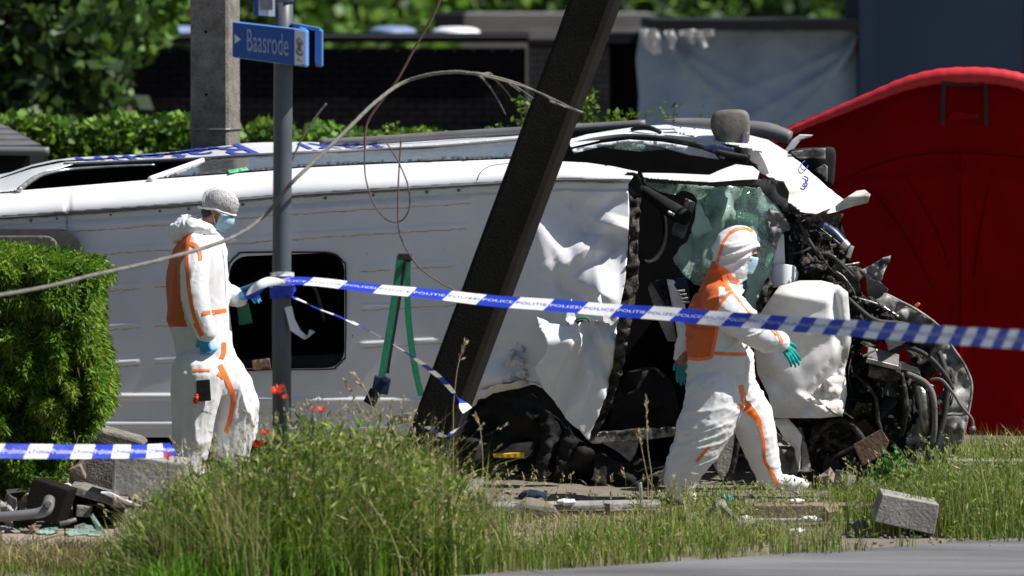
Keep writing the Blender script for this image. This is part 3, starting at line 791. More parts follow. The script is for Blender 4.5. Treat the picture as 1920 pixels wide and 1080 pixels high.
# ================================================================== THE OVERTURNED MINIBUS
van = thing('overturned_minibus', 'wrecked white minibus lying on its side, roof towards the viewer and front crushed', 'minibus', (0.0, 31.6, 0))
def VY(x, y=None): return 30.7 + np.maximum(0, (1200 - np.asarray(x, float))) / 1200 * .75
WINB = [(-200, 372), (0, 362), (40, 357), (280, 337), (500, 321), (560, 315), (700, 308), (960, 298), (1060, 303), (1180, 318)]
GUT = [(-200, 416), (0, 407), (120, 399), (340, 383), (540, 366), (700, 356), (890, 345), (1060, 336), (1190, 338)]
BOT = [(-200, 812), (200, 822), (330, 818), (700, 828), (900, 760), (1200, 800)]
BACK = [(-200, 345), (0, 330), (60, 309), (120, 296), (250, 290), (330, 285), (440, 271), (470, 267), (600, 266), (640, 270), (700, 268), (800, 263), (970, 250), (1100, 240), (1200, 235)]
WINT = [(-200, 362), (0, 352), (75, 326), (120, 308), (360, 298), (400, 295), (500, 290), (560, 287), (700, 281), (800, 277), (970, 262), (1100, 250)]
def roofY(x, y):
    g = itp(x, GUT); w = itp(x, WINB); Y = VY(x)
    t = np.clip((g - y) / np.maximum(g - w, 1), 0, 1.2)
    Y = Y + np.where(y < g, -.035 + .26 * t ** 2.1, 0)              # rounded shoulder
    # flange strip under the gutter
    d = y - g
    Y = Y - .0 + np.where((d > 0) & (d < 4), .02, 0) + np.where((d >= 16) & (d < 20), .02, 0)
    def rib(xa, xb, off, half=6.5, amp=.012, slope_ref=GUT):
        c = itp(x, slope_ref) + off
        k = np.clip(1 - np.abs(y - c) / half, 0, 1); k = np.minimum(k * 2.0, 1)
        e = np.clip(np.minimum(x - xa, xb - x) / 8, 0, 1)
        return -amp * k * e
    for xa, xb, off in ((-200, 112, 28), (134, 886, 30), (-200, 112, 68), (150, 878, 77)): Y = Y + rib(xa, xb, off)
    for offs in (146, 219, 289):
        o2 = offs - (0 if offs > 200 else 0)
        for xa, xb in ((190, 266), (283, 352), (672, 735), (768, 858)): Y = Y + rib(xa, xb, o2)
    for yy in (744, 796): 
        k = np.minimum(np.clip(1 - np.abs(y - yy - (x > 480) * 8) / 7, 0, 1) * 2, 1) * (x < 850); Y = Y - .013 * k
    # hatch pressing
    r = np.maximum(np.abs(x - 539) / 118, np.abs(y - 582) / 122); Y = Y + np.where((r > .0) & (r < 1.05), .0, 0)
    # panel joints
    Y = Y + .02 * (np.abs(x - 126) < 3) + .015 * (np.abs(x - 892) < 3)
    # long wave unevenness
    q = np.stack([x * .006, y * .008], -1)
    Y = Y + .012 * vn(q, 6)
    # big dents at the front end
    f = np.clip((x - 905) / 160, 0, 1) * np.clip((y - 345) / 40, 0, 1)
    bl_ = np.clip((y - 350) / 230, 0, 1); Y = Y - np.clip((x - 930) / 190, 0, 1) ** 1.3 * .34 * bl_ ** .9
    q = np.stack([(x + .35 * y) * .0125, (y - .2 * x) * .0085], -1)
    Y = Y + f * (.014 * ridge(q, 21) + .008 * ridge(q * 2.1 + 3, 22) + .0015 * vn(q * 6, 23))
    for fx, fy, ang, wid, amp, ln in ((1085, 420, 1.15, 60, .13, 120), (1140, 385, 2.35, 34, .10, 75), (1150, 470, 2.45, 36, .12, 90), (1120, 520, 1.5, 40, -.08, 110), (1050, 530, 1.35, 46, .07, 130), (1010, 450, 1.25, 50, -.06, 150), (1155, 425, .3, 22, -.09, 60), (1095, 560, .5, 24, .08, 70), (1125, 440, .15, 30, .08, 70), (1080, 480, -.6, 26, -.07, 80), (1030, 400, .9, 34, .06, 90)):
        ca, sa = math.cos(ang), math.sin(ang); u_ = (x - fx) * ca + (y - fy) * sa; w_ = -(x - fx) * sa + (y - fy) * ca
        Y = Y + f * amp * np.clip(1 - np.abs(w_) / wid, 0, 1) * np.clip(1.5 - 1.5 * np.abs(u_) / ln, 0, 1)
    l = np.clip((y - 560) / 160, 0, 1) * np.clip((x - 780) / 120, 0, 1)
    Y = Y + l * .09 * ridge(np.stack([x * .016, y * .024], -1), 31)
    return Y
roof_poly = [(x, itp(x, WINB)) for x in (-140, 0, 40, 160, 280, 390, 500, 560, 700, 830, 960, 1060, 1130)] + [(1176, 318), (1188, 330), (1178, 345), (1180, 400), (1177, 470), (1172, 530), (1163, 572),
             (1150, 592), (1128, 594), (1112, 604), (1090, 600), (1066, 606), (1060, 640), (1050, 700), (1035, 735), (1010, 725), (985, 712), (960, 716), (930, 722), (898, 736), (875, 752), (855, 800), (700, 832), (330, 820), (-140, 820)]
def rrect(x0, y0, x1, y1, r, n=5):
    out = []
    for cx, cy, a0 in ((x1 - r, y0 + r, -90), (x1 - r, y1 - r, 0), (x0 + r, y1 - r, 90), (x0 + r, y0 + r, 180)):
        for i in range(n + 1):
            a = math.radians(a0 + 90 * i / n); out.append((cx + r * math.cos(a), cy + r * math.sin(a)))
    return out
hatch = rrect(430, 474, 646, 690, 34)
hatch = [(x, y + (6 if x < 540 else 0)) for x, y in hatch]
roof = panel('roof_panel', roof_poly, roofY, ['white_roof', 'roof_dirt'], van, step=6, sy=2.2, th=.006, holes=[hatch], jit=0)
me_ = roof.data; cen = np.empty(len(me_.polygons) * 3); me_.polygons.foreach_get('center', cen); cen = cen.reshape(-1, 3) + np.array(van.location)
qx, qy = proj(cen); g_ = itp(qx, GUT); mi_ = np.zeros(len(qx), int); wob_ = 1.0 * vn(np.stack([qx * .08, qy * 0], -1), 4)
for xa, xb, off in ((-200, 112, 28), (134, 886, 30), (-200, 112, 68), (150, 878, 77), (190, 266, 146), (283, 352, 146), (672, 735, 146), (768, 858, 146), (190, 266, 219), (283, 352, 219), (672, 858, 219), (190, 266, 289), (283, 352, 289), (672, 858, 289)):
    mi_[(qx > xa + 4) & (qx < xb - 4) & (np.abs(qy - g_ - off - 6.5 - wob_) < 1.1)] = 1
mi_[(np.abs(qy - g_ - 3.5 - wob_) < 2.2) & (qx < 1150)] = 1
mi_[(np.abs(qx - 126) < 1.6) & (qy > g_) & (qy < g_ + 40)] = 1
me_.polygons.foreach_set('material_index', mi_.astype(np.int32))
# gutter rail and rivets along the shoulder
pipe('gutter_rail', [(x, itp(x, GUT) + 1.5, float(VY(x)) - .035) for x in (-140, 0, 120, 340, 540, 700, 890, 1060, 1170)], .0075, 'trim_grey', van)
rv_ = None
for x in (58, 107, 208, 300, 354, 455, 610, 700, 800, 860, 960, 1030):
    y = itp(x, GUT) + 10; p = W(x, y, float(VY(x)) - .004)
    mb = MB().tube([(0, .004, 0), (0, -.007, 0)], [.012, .009], 10)
    if rv_ is None: o = mkb('rivet', MB().add(mb.v, mb.f), 'trim_grey', None, smooth=False, loc=(0, 0, 0)); rv_ = o.data
    else: o = bpy.data.objects.new('rivet', rv_); C.objects.link(o)
    o.parent = van; o.location = Vector(p.tolist()) - van.location
mk('shoulder_seam', *(lambda m_: (m_.v, m_.f))(MB().tube([W(x, y, float(roofY(np.array([x * 1.0]), np.array([y * 1.0]))[0]) - .002) for x, y in cat_rom([(893, 346), (900, 325), (918, 312), (950, 307), (975, 305)], 6)], .0035, 5)), 'trim_grey', van)
# side that now faces up: lettered band, window band
def bandY(x, y):
    b = itp(x, WINB); t = itp(x, BACK); k = np.clip((b - y) / np.maximum(b - t, 1), -.1, 1.1)
    return VY(x) + .18 + k ** 1.15 * 1.95 if np.isscalar(k) else VY(x) + .18 + np.sign(k) * np.abs(k) ** 1.15 * 1.95
xs_ = list(range(-140, 1081, 40))
band = [(x, float(itp(x, BACK))) for x in xs_] + [(x, float(itp(x, WINT)) + 0) for x in reversed(xs_) if x >= 110] + [(60, 333), (34, 358), (-140, 374)]
lettered = panel('lettered_side', band, bandY, 'white_paint', van, step=7, sy=4, th=.02, crump=.006)
# dirty window glass
gl = [(292, 335), (340, 320), (392, 300)] + [(x, float(itp(x, WINT)) + 1.5) for x in (450, 500, 560, 700, 800, 970, 1060)] + [(x, float(itp(x, WINB)) - 2) for x in (1050, 960, 700, 560, 500, 400)]
sidewin = panel('side_window', gl, lambda x, y: bandY(x, y) + .02, 'window_glass', van, step=9, sy=5, th=.008)
pipe('window_trim', [(x, float(itp(x, WINT)) + .5, float(bandY(np.array([x * 1.0]), np.array([itp(x, WINT)]))[0]) - .01) for x in (120, 250, 360, 450, 560, 700, 830, 970, 1060)], .014, 'trim_grey', van)
pipe('window_divider', [(282, 336, 31.45), (330, 319, 31.9), (384, 300, 32.6)], .022, 'white_paint', van)
pipe('opening_frame', [(36, 356, 31.6), (62, 336, 32.0), (84, 326, 32.3), (130, 318, 32.5), (220, 312, 32.5), (290, 309, 32.5)], [.02, .02, .016, .012, .01, .006], 'bright_metal', van)
panel('window_sticker', [(422, 320), (462, 313), (467, 319), (428, 326)], lambda x, y: bandY(x, y) + .005, 'green_sticker', sidewin, step=6, th=.002)
# blue lettering, read from the other side (upside down here)
def side_text(s, xL, xR, y0off, y1off, name='lettering'):
    tv, tf = text_arr(s); w_ = tv[:, 0].max(); h_ = tv[:, 1].max()
    u = tv[:, 0] / w_; q = tv[:, 1] / h_
    x = xR - u * (xR - xL)
    yt = itp(x, BACK); yb = itp(x, WINT)
    k = y1off - q * (y1off - y0off)            # letter feet point at the back (upside down)
    yy = yt + (yb - yt) * (1 - k)
    x = x + (yt + (yb - yt) * .5 - yy) * -2.2
    Y = bandY(x, yy) - .03
    p = W(x, yy, Y)
    mk(name, p + np.array([0, -.004, .004]), tf, 'blue_letter', lettered)
side_text('Rafelin', 150, 468, .12, .92)
side_text('taxi', 570, 720, .10, .85)
# dark sill tube along the far edge, front cover
pipe('sill_tube', [(600, 268, 32.95), (700, 263, 32.9), (850, 253, 32.85), (970, 246, 32.8), (1100, 239, 32.75), (1210, 232, 32.7)], .030, 'trim_grey', van)
pipe('sill_cover', [(1262, 230, 32.3), (1300, 233, 32.3), (1380, 239, 32.25), (1440, 246, 32.2), (1482, 258, 32.15)], [.03, .045, .055, .06, .045], 'trim_grey', van, n=12)
panel('sill_fragment', [(1242, 224), (1290, 222), (1360, 226), (1330, 232), (1268, 232)], 32.4, 'scuffed_grey', van, step=6, th=.05, crump=.02)
# hull behind: floor side, underside, rear, so openings look into a dark cabin
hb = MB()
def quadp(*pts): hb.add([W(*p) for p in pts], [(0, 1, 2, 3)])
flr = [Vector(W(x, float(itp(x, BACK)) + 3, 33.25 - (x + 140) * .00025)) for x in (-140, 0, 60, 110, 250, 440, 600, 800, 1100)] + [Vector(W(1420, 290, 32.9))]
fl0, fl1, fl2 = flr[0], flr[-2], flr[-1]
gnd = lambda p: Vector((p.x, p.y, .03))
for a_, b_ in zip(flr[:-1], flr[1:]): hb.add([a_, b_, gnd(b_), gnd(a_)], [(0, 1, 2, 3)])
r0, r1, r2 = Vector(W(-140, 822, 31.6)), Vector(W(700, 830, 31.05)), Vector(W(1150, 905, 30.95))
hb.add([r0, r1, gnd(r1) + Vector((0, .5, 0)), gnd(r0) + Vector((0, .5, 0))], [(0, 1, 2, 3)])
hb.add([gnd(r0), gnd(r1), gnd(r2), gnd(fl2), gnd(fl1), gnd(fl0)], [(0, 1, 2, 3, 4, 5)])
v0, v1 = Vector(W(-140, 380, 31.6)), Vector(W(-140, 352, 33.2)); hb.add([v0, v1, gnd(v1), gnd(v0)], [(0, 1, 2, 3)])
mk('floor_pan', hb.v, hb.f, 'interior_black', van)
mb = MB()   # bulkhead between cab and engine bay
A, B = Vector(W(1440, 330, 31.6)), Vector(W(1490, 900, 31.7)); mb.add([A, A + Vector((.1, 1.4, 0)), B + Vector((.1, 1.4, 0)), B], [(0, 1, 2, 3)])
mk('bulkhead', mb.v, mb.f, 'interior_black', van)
panel('dark_backing', [(1425, 330), (1500, 380), (1575, 410), (1596, 480), (1606, 560), (1600, 640), (1606, 800), (1590, 890), (1425, 895)], 31.75, 'black_plastic', van, step=12, th=.04, crump=.08)  # black sheet added behind the wreck so its gaps read dark
# roof hatch rim, roof ventilator
pipe('hatch_rim', [(x, y, float(VY(x)) - .012) for x, y in rrect(428, 473, 648, 692, 36, 3) + [rrect(428, 473, 648, 692, 36, 3)[0]]], .006, 'rubber', van)
panel('hatch_remnant', [(440, 676), (520, 668), (640, 664), (646, 690), (560, 694), (445, 692)], lambda x, y: VY(x) + .03, 'black_plastic', van, step=7, th=.02, crump=.02)
panel('red_lining', [(472, 676), (505, 672), (508, 692), (474, 694)], 31.10, 'rust', van, step=6, th=.02)
panel('window_sticker', [(444, 570), (466, 568), (474, 606), (448, 610)], 31.6, 'green_sticker', van, step=6, th=.004)
# things seen in the hatch
pipe('seat_tube', [(560, 520, 31.5), (590, 540, 31.6), (608, 600, 31.7)], .012, 'grey_plastic', van)
panel('headrest', [(470, 520), (505, 512), (530, 530), (520, 560), (480, 560)], 31.9, 'black_plastic', van, step=7, th=.1, crump=.04)
# roof ventilator unit behind the conifer: raised black shell
vent = rrect(-120, 430, 152, 520, 40)
def ventY(x, y):
    e = np.minimum(np.minimum(np.abs(x - 152), np.abs(y - 431)) / 34, 1); return VY(x) - .02 - .16 * np.sqrt(np.clip(e, 0, 1))
o = panel('roof_ventilator', vent, ventY, 'black_plastic', van, step=6, th=.02)
panel('ventilator_lid', rrect(-110, 442, 110, 510, 26), lambda x, y: VY(x) - .19 - .01 * np.cos(x * .02), 'grey_plastic', van, step=8, th=.02)
# torn roof flap hanging at the front
def flapY(x, y):
    q = np.stack([(x - .4 * y) * .016, (y + .5 * x) * .010], -1)
    return 30.42 + .13 * np.clip((640 - y) / 50, 0, 1) + .0007 * np.clip(y - 640, 0, 300) + .018 * ridge(q, 41) + .010 * ridge(q * 2.3, 43) + .09 * np.clip(1 - np.abs((x - 1085) + .35 * (y - 700)) / 34, 0, 1) + .07 * np.clip(1 - np.abs((x - 1130) - .5 * (y - 680)) / 24, 0, 1) 
panel('torn_roof_flap', [(1006, 592), (1030, 606), (1055, 612), (1082, 608), (1104, 596), (1122, 588), (1150, 588), (1162, 594), (1154, 640), (1150, 690), (1135, 740), (1118, 790), (1102, 828), (1086, 806), (1060, 786), (1040, 752), (1022, 735), (1008, 705), (1000, 690), (1018, 672), (1028, 650), (1020, 628), (1010, 615)],
      flapY, 'white_paint', van, step=6, th=.006, rag=3)
panel('torn_edge', [(1060, 600), (1066, 570), (1072, 560), (1078, 590), (1082, 608), (1070, 612)], 30.3, 'white_paint', van, step=5, th=.004, crump=.04)
panel('torn_edge', [(1116, 600), (1120, 560), (1126, 552), (1130, 575), (1132, 604)], 30.3, 'white_paint', van, step=5, th=.004, crump=.04)
pipe('torn_seal', [(1076, 604, 30.32), (1086, 597, 30.3), (1100, 596, 30.3), (1106, 604, 30.3)], .008, 'green_strap', van)
panel('crushed_arch', [(780, 800), (830, 770), (880, 742), (930, 722), (985, 712), (1010, 722), (985, 726), (940, 732), (905, 746), (880, 766), (860, 800)], lambda x, y: roofY(x, y) - .05, 'dirty_white', van, step=6, th=.01, crump=.06, rag=4)
panel('crushed_arch', [(940, 690), (968, 640), (985, 660), (976, 690), (1004, 700), (980, 714), (930, 716)], lambda x, y: roofY(x, y) - .04, 'dirty_white', van, step=5, th=.006, crump=.12, cscale=.05, rag=4)
# edge seal of the torn roof / pillar
panel('roof_edge_seal', [(1176, 322), (1196, 326), (1202, 345), (1200, 400), (1198, 470), (1196, 540), (1186, 580), (1178, 640), (1166, 700), (1146, 760), (1120, 815), (1104, 830), (1118, 790), (1136, 740), (1150, 690), (1156, 620), (1164, 572), (1176, 500), (1180, 420), (1178, 350)], lambda x, y: 30.72 - .34 * np.clip((y - 350) / 230, 0, 1) + .30 * np.clip((y - 640) / 190, 0, 1), 'grime', van, step=6, th=.05, crump=.05, cscale=.04, rag=3)
# lower dark structure
panel('sill_beam', [(1100, 812), (1190, 806), (1262, 800), (1300, 796), (1300, 812), (1262, 818), (1190, 826), (1104, 832)], 30.9, 'engine_metal', van, step=7, th=.08, crump=.03, rag=2)
panel('door_card', [(1125, 828), (1200, 822), (1192, 850), (1182, 866), (1160, 848)], 30.95, 'scuffed_grey', van, step=6, th=.02, crump=.03)
panel('wheel_arch_liner', [(860, 810), (890, 760), (940, 738), (1000, 740), (1050, 790), (1090, 830), (1120, 850), (1200, 860), (1250, 870), (1240, 942), (1000, 942), (880, 930), (850, 880)],
      lambda x, y: 31.0 + .12 * np.sin(x * .03) * np.sin(y * .05), 'black_plastic', van, step=9, th=.05, crump=.10, cscale=.018, rag=3, holes=[[(930, 850), (985, 826), (1008, 828), (1000, 846), (985, 862), (930, 860)]])
for i, q in enumerate(([(1000, 756), (1034, 770), (1052, 810), (1030, 870), (1000, 934), (972, 934), (1004, 870), (1018, 810)], [(1064, 800), (1086, 830), (1060, 900), (1040, 938), (1012, 938), (1040, 880), (1050, 830)], [(1120, 850), (1180, 870), (1220, 930), (1150, 938), (1110, 900)])):
    panel('liner_fold', q, lambda x, y, i=i: 30.9 + .0012 * np.abs(x - 1020 - i * 40), 'black_plastic', van, step=6, th=.02, crump=.05, cscale=.03, rag=3, seed=i + 70)
panel('yellow_plate', [(924, 851), (982, 848), (984, 858), (926, 858)], 30.95, 'yellow', van, step=6, th=.02)
panel('floor_plate', [(935, 848), (960, 832), (1000, 828), (994, 846), (984, 848)], 31.05, 'scuffed_grey', van, step=6, th=.02)
# ---- upper front: side, door opening, A pillar
panel('door_side', [(1066, 262), (1100, 252), (1150, 244), (1206, 236), (1252, 234), (1300, 240), (1345, 250), (1380, 262), (1400, 275), (1372, 273), (1330, 262), (1280, 258), (1230, 254), (1180, 252), (1130, 262), (1070, 276)],
      lambda x, y: 32.6 - (y - 235) * .022, 'white_paint', van, step=6, sy=4, th=.02, crump=.008)
pipe('door_seal', [(1066, 274, 31.9), (1120, 262, 32.0), (1180, 256, 32.0), (1240, 260, 31.9), (1300, 270, 31.7), (1350, 286, 31.5), (1405, 296, 31.4)], .02, 'rubber', van)
panel('door_frame', [(1072, 280), (1130, 268), (1180, 262), (1240, 266), (1300, 276), (1350, 290), (1402, 300), (1396, 306), (1340, 298), (1290, 290), (1240, 276), (1185, 268), (1130, 274), (1076, 288)], 31.7, 'white_paint', van, step=6, th=.03, crump=.01)
panel('door_glass', [(1100, 272), (1180, 266), (1250, 280), (1200, 284), (1140, 278)], 32.2, 'cracked_glass', van, step=8, th=.006)
pipe('grab_handle', [(1184, 243, 32.35), (1202, 239, 32.3), (1222, 241, 32.25), (1240, 249, 32.25)], [.012, .02, .018, .012], 'black_plastic', van)
panel('door_skin_painted_shade', [(1310, 275), (1340, 270), (1376, 278), (1376, 290), (1340, 287)], 31.5, 'navy_pipe', van, step=6, th=.01)  # navy colour stands in for shade on the white door skin
panel('windscreen_header', [(1203, 324), (1260, 325), (1330, 328), (1352, 318), (1380, 308), (1412, 312), (1424, 322), (1420, 336), (1380, 338), (1330, 342), (1260, 338), (1208, 334)],
      lambda x, y: 30.72 + (338 - y) * .018, 'white_paint', van, step=6, sy=4, th=.03, crump=.006)
panel('upper_cab_side', [(1060, 303), (1100, 305), (1150, 312), (1196, 322), (1192, 336), (1120, 326), (1062, 320)], lambda x, y: 30.72 + (336 - y) * .02, 'white_paint', van, step=7, th=.02)
# front wing / bonnet
def wingY(x, y): return 31.2 + (345 - y) * .009 + .03 * ridge(np.stack([x * .02, y * .02], -1), 7)
front_wing = panel('front_wing', [(1402, 280), (1410, 262), (1440, 262), (1472, 282), (1500, 305), (1530, 332), (1552, 352), (1582, 374), (1560, 390), (1530, 402), (1500, 398), (1476, 378), (1474, 356), (1470, 342), (1440, 334), (1424, 322), (1418, 308), (1404, 302)],
      wingY, 'dirty_white', van, step=6, th=.008, curve=False, rag=1.5)
panel('bonnet_top', [(1258, 236), (1340, 244), (1400, 252), (1440, 262), (1474, 284), (1440, 290), (1404, 280), (1372, 272), (1320, 262), (1268, 250)], lambda x, y: 32.2 - (y - 236) * .018, 'white_paint', van, step=6, th=.01, crump=.01)
panel('bent_strip', [(1560, 388), (1582, 374), (1606, 358), (1622, 356), (1632, 364), (1628, 380), (1612, 384), (1596, 388), (1572, 396), (1548, 402)], lambda x, y: 31.15 + .08 * np.sin(y * .2), 'dirty_white', van, step=5, th=.03, crump=.03)
panel('wing_stay', [(1470, 284), (1486, 262), (1500, 252), (1524, 253), (1520, 257), (1502, 262), (1488, 280), (1482, 292)], 31.9, 'white_paint', van, step=5, th=.02)
tv, tf = text_arr('3C'); sc = 26 / tv[:, 1].max()
for ch_, x0_, y0_, a_, h_ in (('3', 1503, 350, .25, 26), ('C', 1506, 324, -.75, 20)):
    tv, tf = text_arr(ch_); sc = h_ / tv[:, 1].max(); u, w_ = tv[:, 0] * sc, tv[:, 1] * sc
    x = x0_ + u * math.cos(a_) * .8 + w_ * math.sin(a_) * .6; y = y0_ + u * math.sin(a_) - w_ * math.cos(a_) * .85
    mk('number', W(x, y, wingY(x, y) - .045), tf, 'blue_letter', front_wing)
# mirrors
def blob(name, pts, Y, th, m, bev=.3):
    """rounded solid body from an outline"""
    poly = cat_rom(pts, 5, True); cx = sum(p[0] for p in poly) / len(poly); cy = sum(p[1] for p in poly) / len(poly)
    vs = []; fs = []; n = len(poly); lv = [(.80, -.5), (.94, -.45), (1, -.3), (1, .2), (.93, .42), (.7, .5)]
    for s_, d_ in lv:
        for x, y in poly: vs.append(tuple(W(cx + (x - cx) * s_, cy + (y - cy) * s_, Y + d_ * th)))
    for i in range(len(lv) - 1):
        for j in range(n): fs.append((i * n + j, (i + 1) * n + j, (i + 1) * n + (j + 1) % n, i * n + (j + 1) % n))
    fs.append(tuple(range(n))); fs.append(tuple((len(lv) - 1) * n + j for j in range(n - 1, -1, -1)))
    return mk(name, vs, fs, m, van, smooth=True)
mi = blob('wing_mirror', [(1332, 238), (1336, 216), (1350, 207), (1385, 205), (1402, 211), (1406, 230), (1405, 265), (1400, 294), (1384, 292), (1368, 278), (1344, 262)], 31.75, .22, 'grey_plastic')
panel('mirror_back', [(1392, 250), (1404, 248), (1400, 294), (1388, 290)], 31.62, 'trim_grey', mi, step=5, th=.03)
pipe('mirror_arm', [(1385, 284, 31.75), (1392, 298, 31.6), (1398, 306, 31.4)], [.05, .035, .02], 'grime', van)
panel('mirror_hinge', [(1340, 288), (1372, 286), (1404, 294), (1412, 306), (1396, 308), (1350, 298)], 31.55, 'grime', van, step=5, th=.05, crump=.02, rag=2)
m2 = blob('wing_mirror', [(1478, 284), (1500, 278), (1540, 276), (1560, 276), (1567, 286), (1566, 320), (1562, 346), (1552, 348), (1530, 330), (1512, 318), (1498, 304)], 31.75, .16, 'black_plastic')
panel('mirror_shell', [(1482, 285), (1520, 279), (1548, 278), (1548, 300), (1520, 296), (1500, 300)], 31.63, 'scuffed_grey', m2, step=5, th=.03, crump=.01)
panel('mirror_glass', [(1526, 318), (1546, 308), (1552, 312), (1552, 342)], 31.63, 'scuffed_grey', m2, step=5, th=.02)
# windscreen: crazed, folded sheet
def wsY(x, y):
    q = np.stack([(x + .3 * y) * .013, (y - .3 * x) * .009], -1)
    return 30.95 + .14 * ridge(q, 51) + .05 * ridge(q * 2.2, 53) + (x - 1210) * .0012 - .18 * np.exp(-((x - 1395) / 40) ** 2) * np.clip((y - 350) / 60, 0, 1)
ws = [(1205, 338), (1260, 344), (1330, 350), (1400, 348), (1424, 356), (1448, 378), (1468, 400), (1476, 432), (1462, 440), (1452, 470), (1446, 520), (1440, 560), (1420, 600), (1404, 640), (1380, 640), (1360, 560), (1330, 540), (1300, 532), (1270, 500), (1262, 484), (1290, 450), (1300, 425), (1304, 400), (1308, 375), (1300, 362), (1280, 360), (1262, 366), (1240, 360), (1212, 352)]
panel('windscreen', ws, wsY, 'cracked_glass', van, step=7, th=.006, rag=4)
panel('windscreen', [(1306, 372), (1316, 388), (1332, 420), (1338, 432), (1318, 440), (1300, 450), (1296, 430), (1304, 400)], lambda x, y: 30.86 + (x - 1300) * .002, 'cracked_glass', van, step=6, th=.006, crump=.03, rag=2)
panel('windscreen', [(1396, 352), (1424, 352), (1450, 380), (1470, 405), (1464, 440), (1450, 480), (1444, 530), (1426, 590), (1408, 620), (1392, 600), (1400, 540), (1396, 470), (1380, 420), (1376, 380)], lambda x, y: 30.84 + .0012 * np.abs(x - 1420) + .02 * vn(np.stack([x * .03, y * .03], -1), 5), 'cracked_glass', van, step=6, th=.006, crump=.03, rag=3)
panel('windscreen_edge', [(1440, 388), (1476, 410), (1480, 434), (1462, 436), (1456, 470), (1444, 460), (1440, 420)], 30.82, 'scuffed_grey', van, step=5, th=.012, crump=.05, cscale=.06, rag=3)
panel('windscreen_edge', [(1420, 560), (1440, 520), (1450, 535), (1438, 580), (1424, 625), (1408, 620)], 30.8, 'grime', van, step=5, th=.015, crump=.05, cscale=.06, rag=3)
panel('screen_seal', [(1424, 336), (1470, 340), (1480, 360), (1476, 392), (1450, 380), (1420, 350), (1330, 348), (1212, 342), (1210, 336)], 30.86, 'rubber', van, step=6, th=.03, crump=.02)
# things in the cab
pipe('steering_column', [(1205, 355, 31.3), (1240, 380, 31.2), (1262, 395, 31.15), (1290, 410, 31.1)], [.03, .05, .06, .05], 'black_plastic', van, n=12)
pipe('column_stalk', [(1252, 397, 31.05), (1264, 403, 31.05)], .012, 'bright_metal', van)
pipe('steering_wheel', [(1215 + 32 * math.cos(t), 430 + 62 * math.sin(t), 31.3 + .1 * math.cos(t)) for t in np.linspace(-2.3, 2.6, 14)], .016, 'black_plastic', van)
panel('dashboard_bracket', [(1286, 372), (1304, 380), (1296, 410), (1282, 448), (1258, 440), (1262, 424), (1276, 400)], 31.15, 'scuffed_grey', van, step=5, th=.04, crump=.02)
panel('seat_back', [(1215, 540), (1222, 530), (1236, 526), (1248, 560), (1262, 600), (1270, 640), (1252, 640), (1232, 596)], 31.05, 'concrete_pale', van, step=6, th=.10, crump=.01)
panel('seat_bolster', [(1222, 530), (1250, 524), (1260, 545), (1264, 590), (1256, 586), (1240, 560)], 31.0, 'grime', van, step=5, th=.1, crump=.05, cscale=.05)
panel('seat_side', [(1250, 524), (1264, 526), (1284, 570), (1298, 640), (1290, 730), (1276, 660), (1264, 590)], 30.98, 'white_roof', van, step=6, th=.08, crump=.02)
panel('door_pocket', [(1262, 524), (1288, 520), (1294, 560), (1280, 572), (1270, 560)], 31.0, 'navy_clad', van, step=6, th=.03)
for k in range(4): pipe('vent_slat', [(1270 + k * 3, 546 + k * 7, 30.95), (1284 + k * 3, 545 + k * 7, 30.95)], .008, 'concrete_pale', van)
panel('cab_seat', [(1150, 750), (1180, 700), (1225, 690), (1262, 720), (1280, 790), (1262, 800), (1190, 806), (1140, 806)], 31.2, 'black_plastic', van, step=8, th=.2, crump=.08, rag=2)
pipe('seat_rail', [(1190, 700, 31.05), (1225, 690, 31.0), (1245, 706, 31.0)], .008, 'grime', van)
M['wing_paint'] = mat('wing_paint', (.70, .70, .71), .5, (.44, .40, .36), 2.2, speck=(.12, .10, .08), speck_scale=45, speck_th=.72, bump=.2, bscale=10, contrast=(.40, .66))
# lower wing bulk in front of the engine
def fendY(x, y):
    q = np.stack([x * .016, y * .012], -1); return 30.55 + .10 * np.abs((x - 1515) / 90) ** 3 + .20 * np.clip((556 - y) / 34, 0, 1) ** 2 + .05 * np.clip((y - 600) / 180, 0, 1) + .010 * ridge(q, 61) + .10 * np.clip((x + .25 * (y - 650) - 1570) / 30, 0, 1)
panel('crushed_wing', [(1444, 560), (1462, 536), (1500, 526), (1540, 526), (1572, 534), (1590, 548), (1594, 600), (1596, 640), (1590, 670), (1582, 700), (1586, 740), (1578, 780), (1540, 784), (1450, 784), (1440, 740), (1420, 700), (1412, 640), (1424, 590)], fendY, 'wing_paint', van, step=6, th=.01,
      fold=[(1556, 712, -.9, 20, .16, 80), (1530, 760, .5, 10, -.07, 60), (1570, 600, 1.45, 12, .08, 90), (1500, 560, .12, 16, -.035, 80), (1480, 640, 1.2, 30, .03, 90), (1530, 650, -.5, 22, .035, 70), (1460, 720, .7, 18, .03, 60)])
panel('dented_corner', [(1520, 740), (1545, 715), (1584, 690), (1588, 740), (1580, 782), (1556, 768), (1540, 758)], lambda x, y: fendY(x, y) - .03, 'dirty_white', van, step=5, th=.01, crump=.06, cscale=.03)
panel('inner_wing', [(1446, 500), (1460, 494), (1490, 498), (1498, 512), (1494, 530), (1450, 540), (1438, 524)], lambda x, y: 30.85 + .1 * ((x - 1470) / 30) ** 2, 'white_paint', van, step=5, th=.02)
panel('pillar_stub', [(1452, 470), (1462, 436), (1470, 440), (1472, 496), (1446, 502)], 30.92, 'white_roof', van, step=5, th=.03, crump=.01)
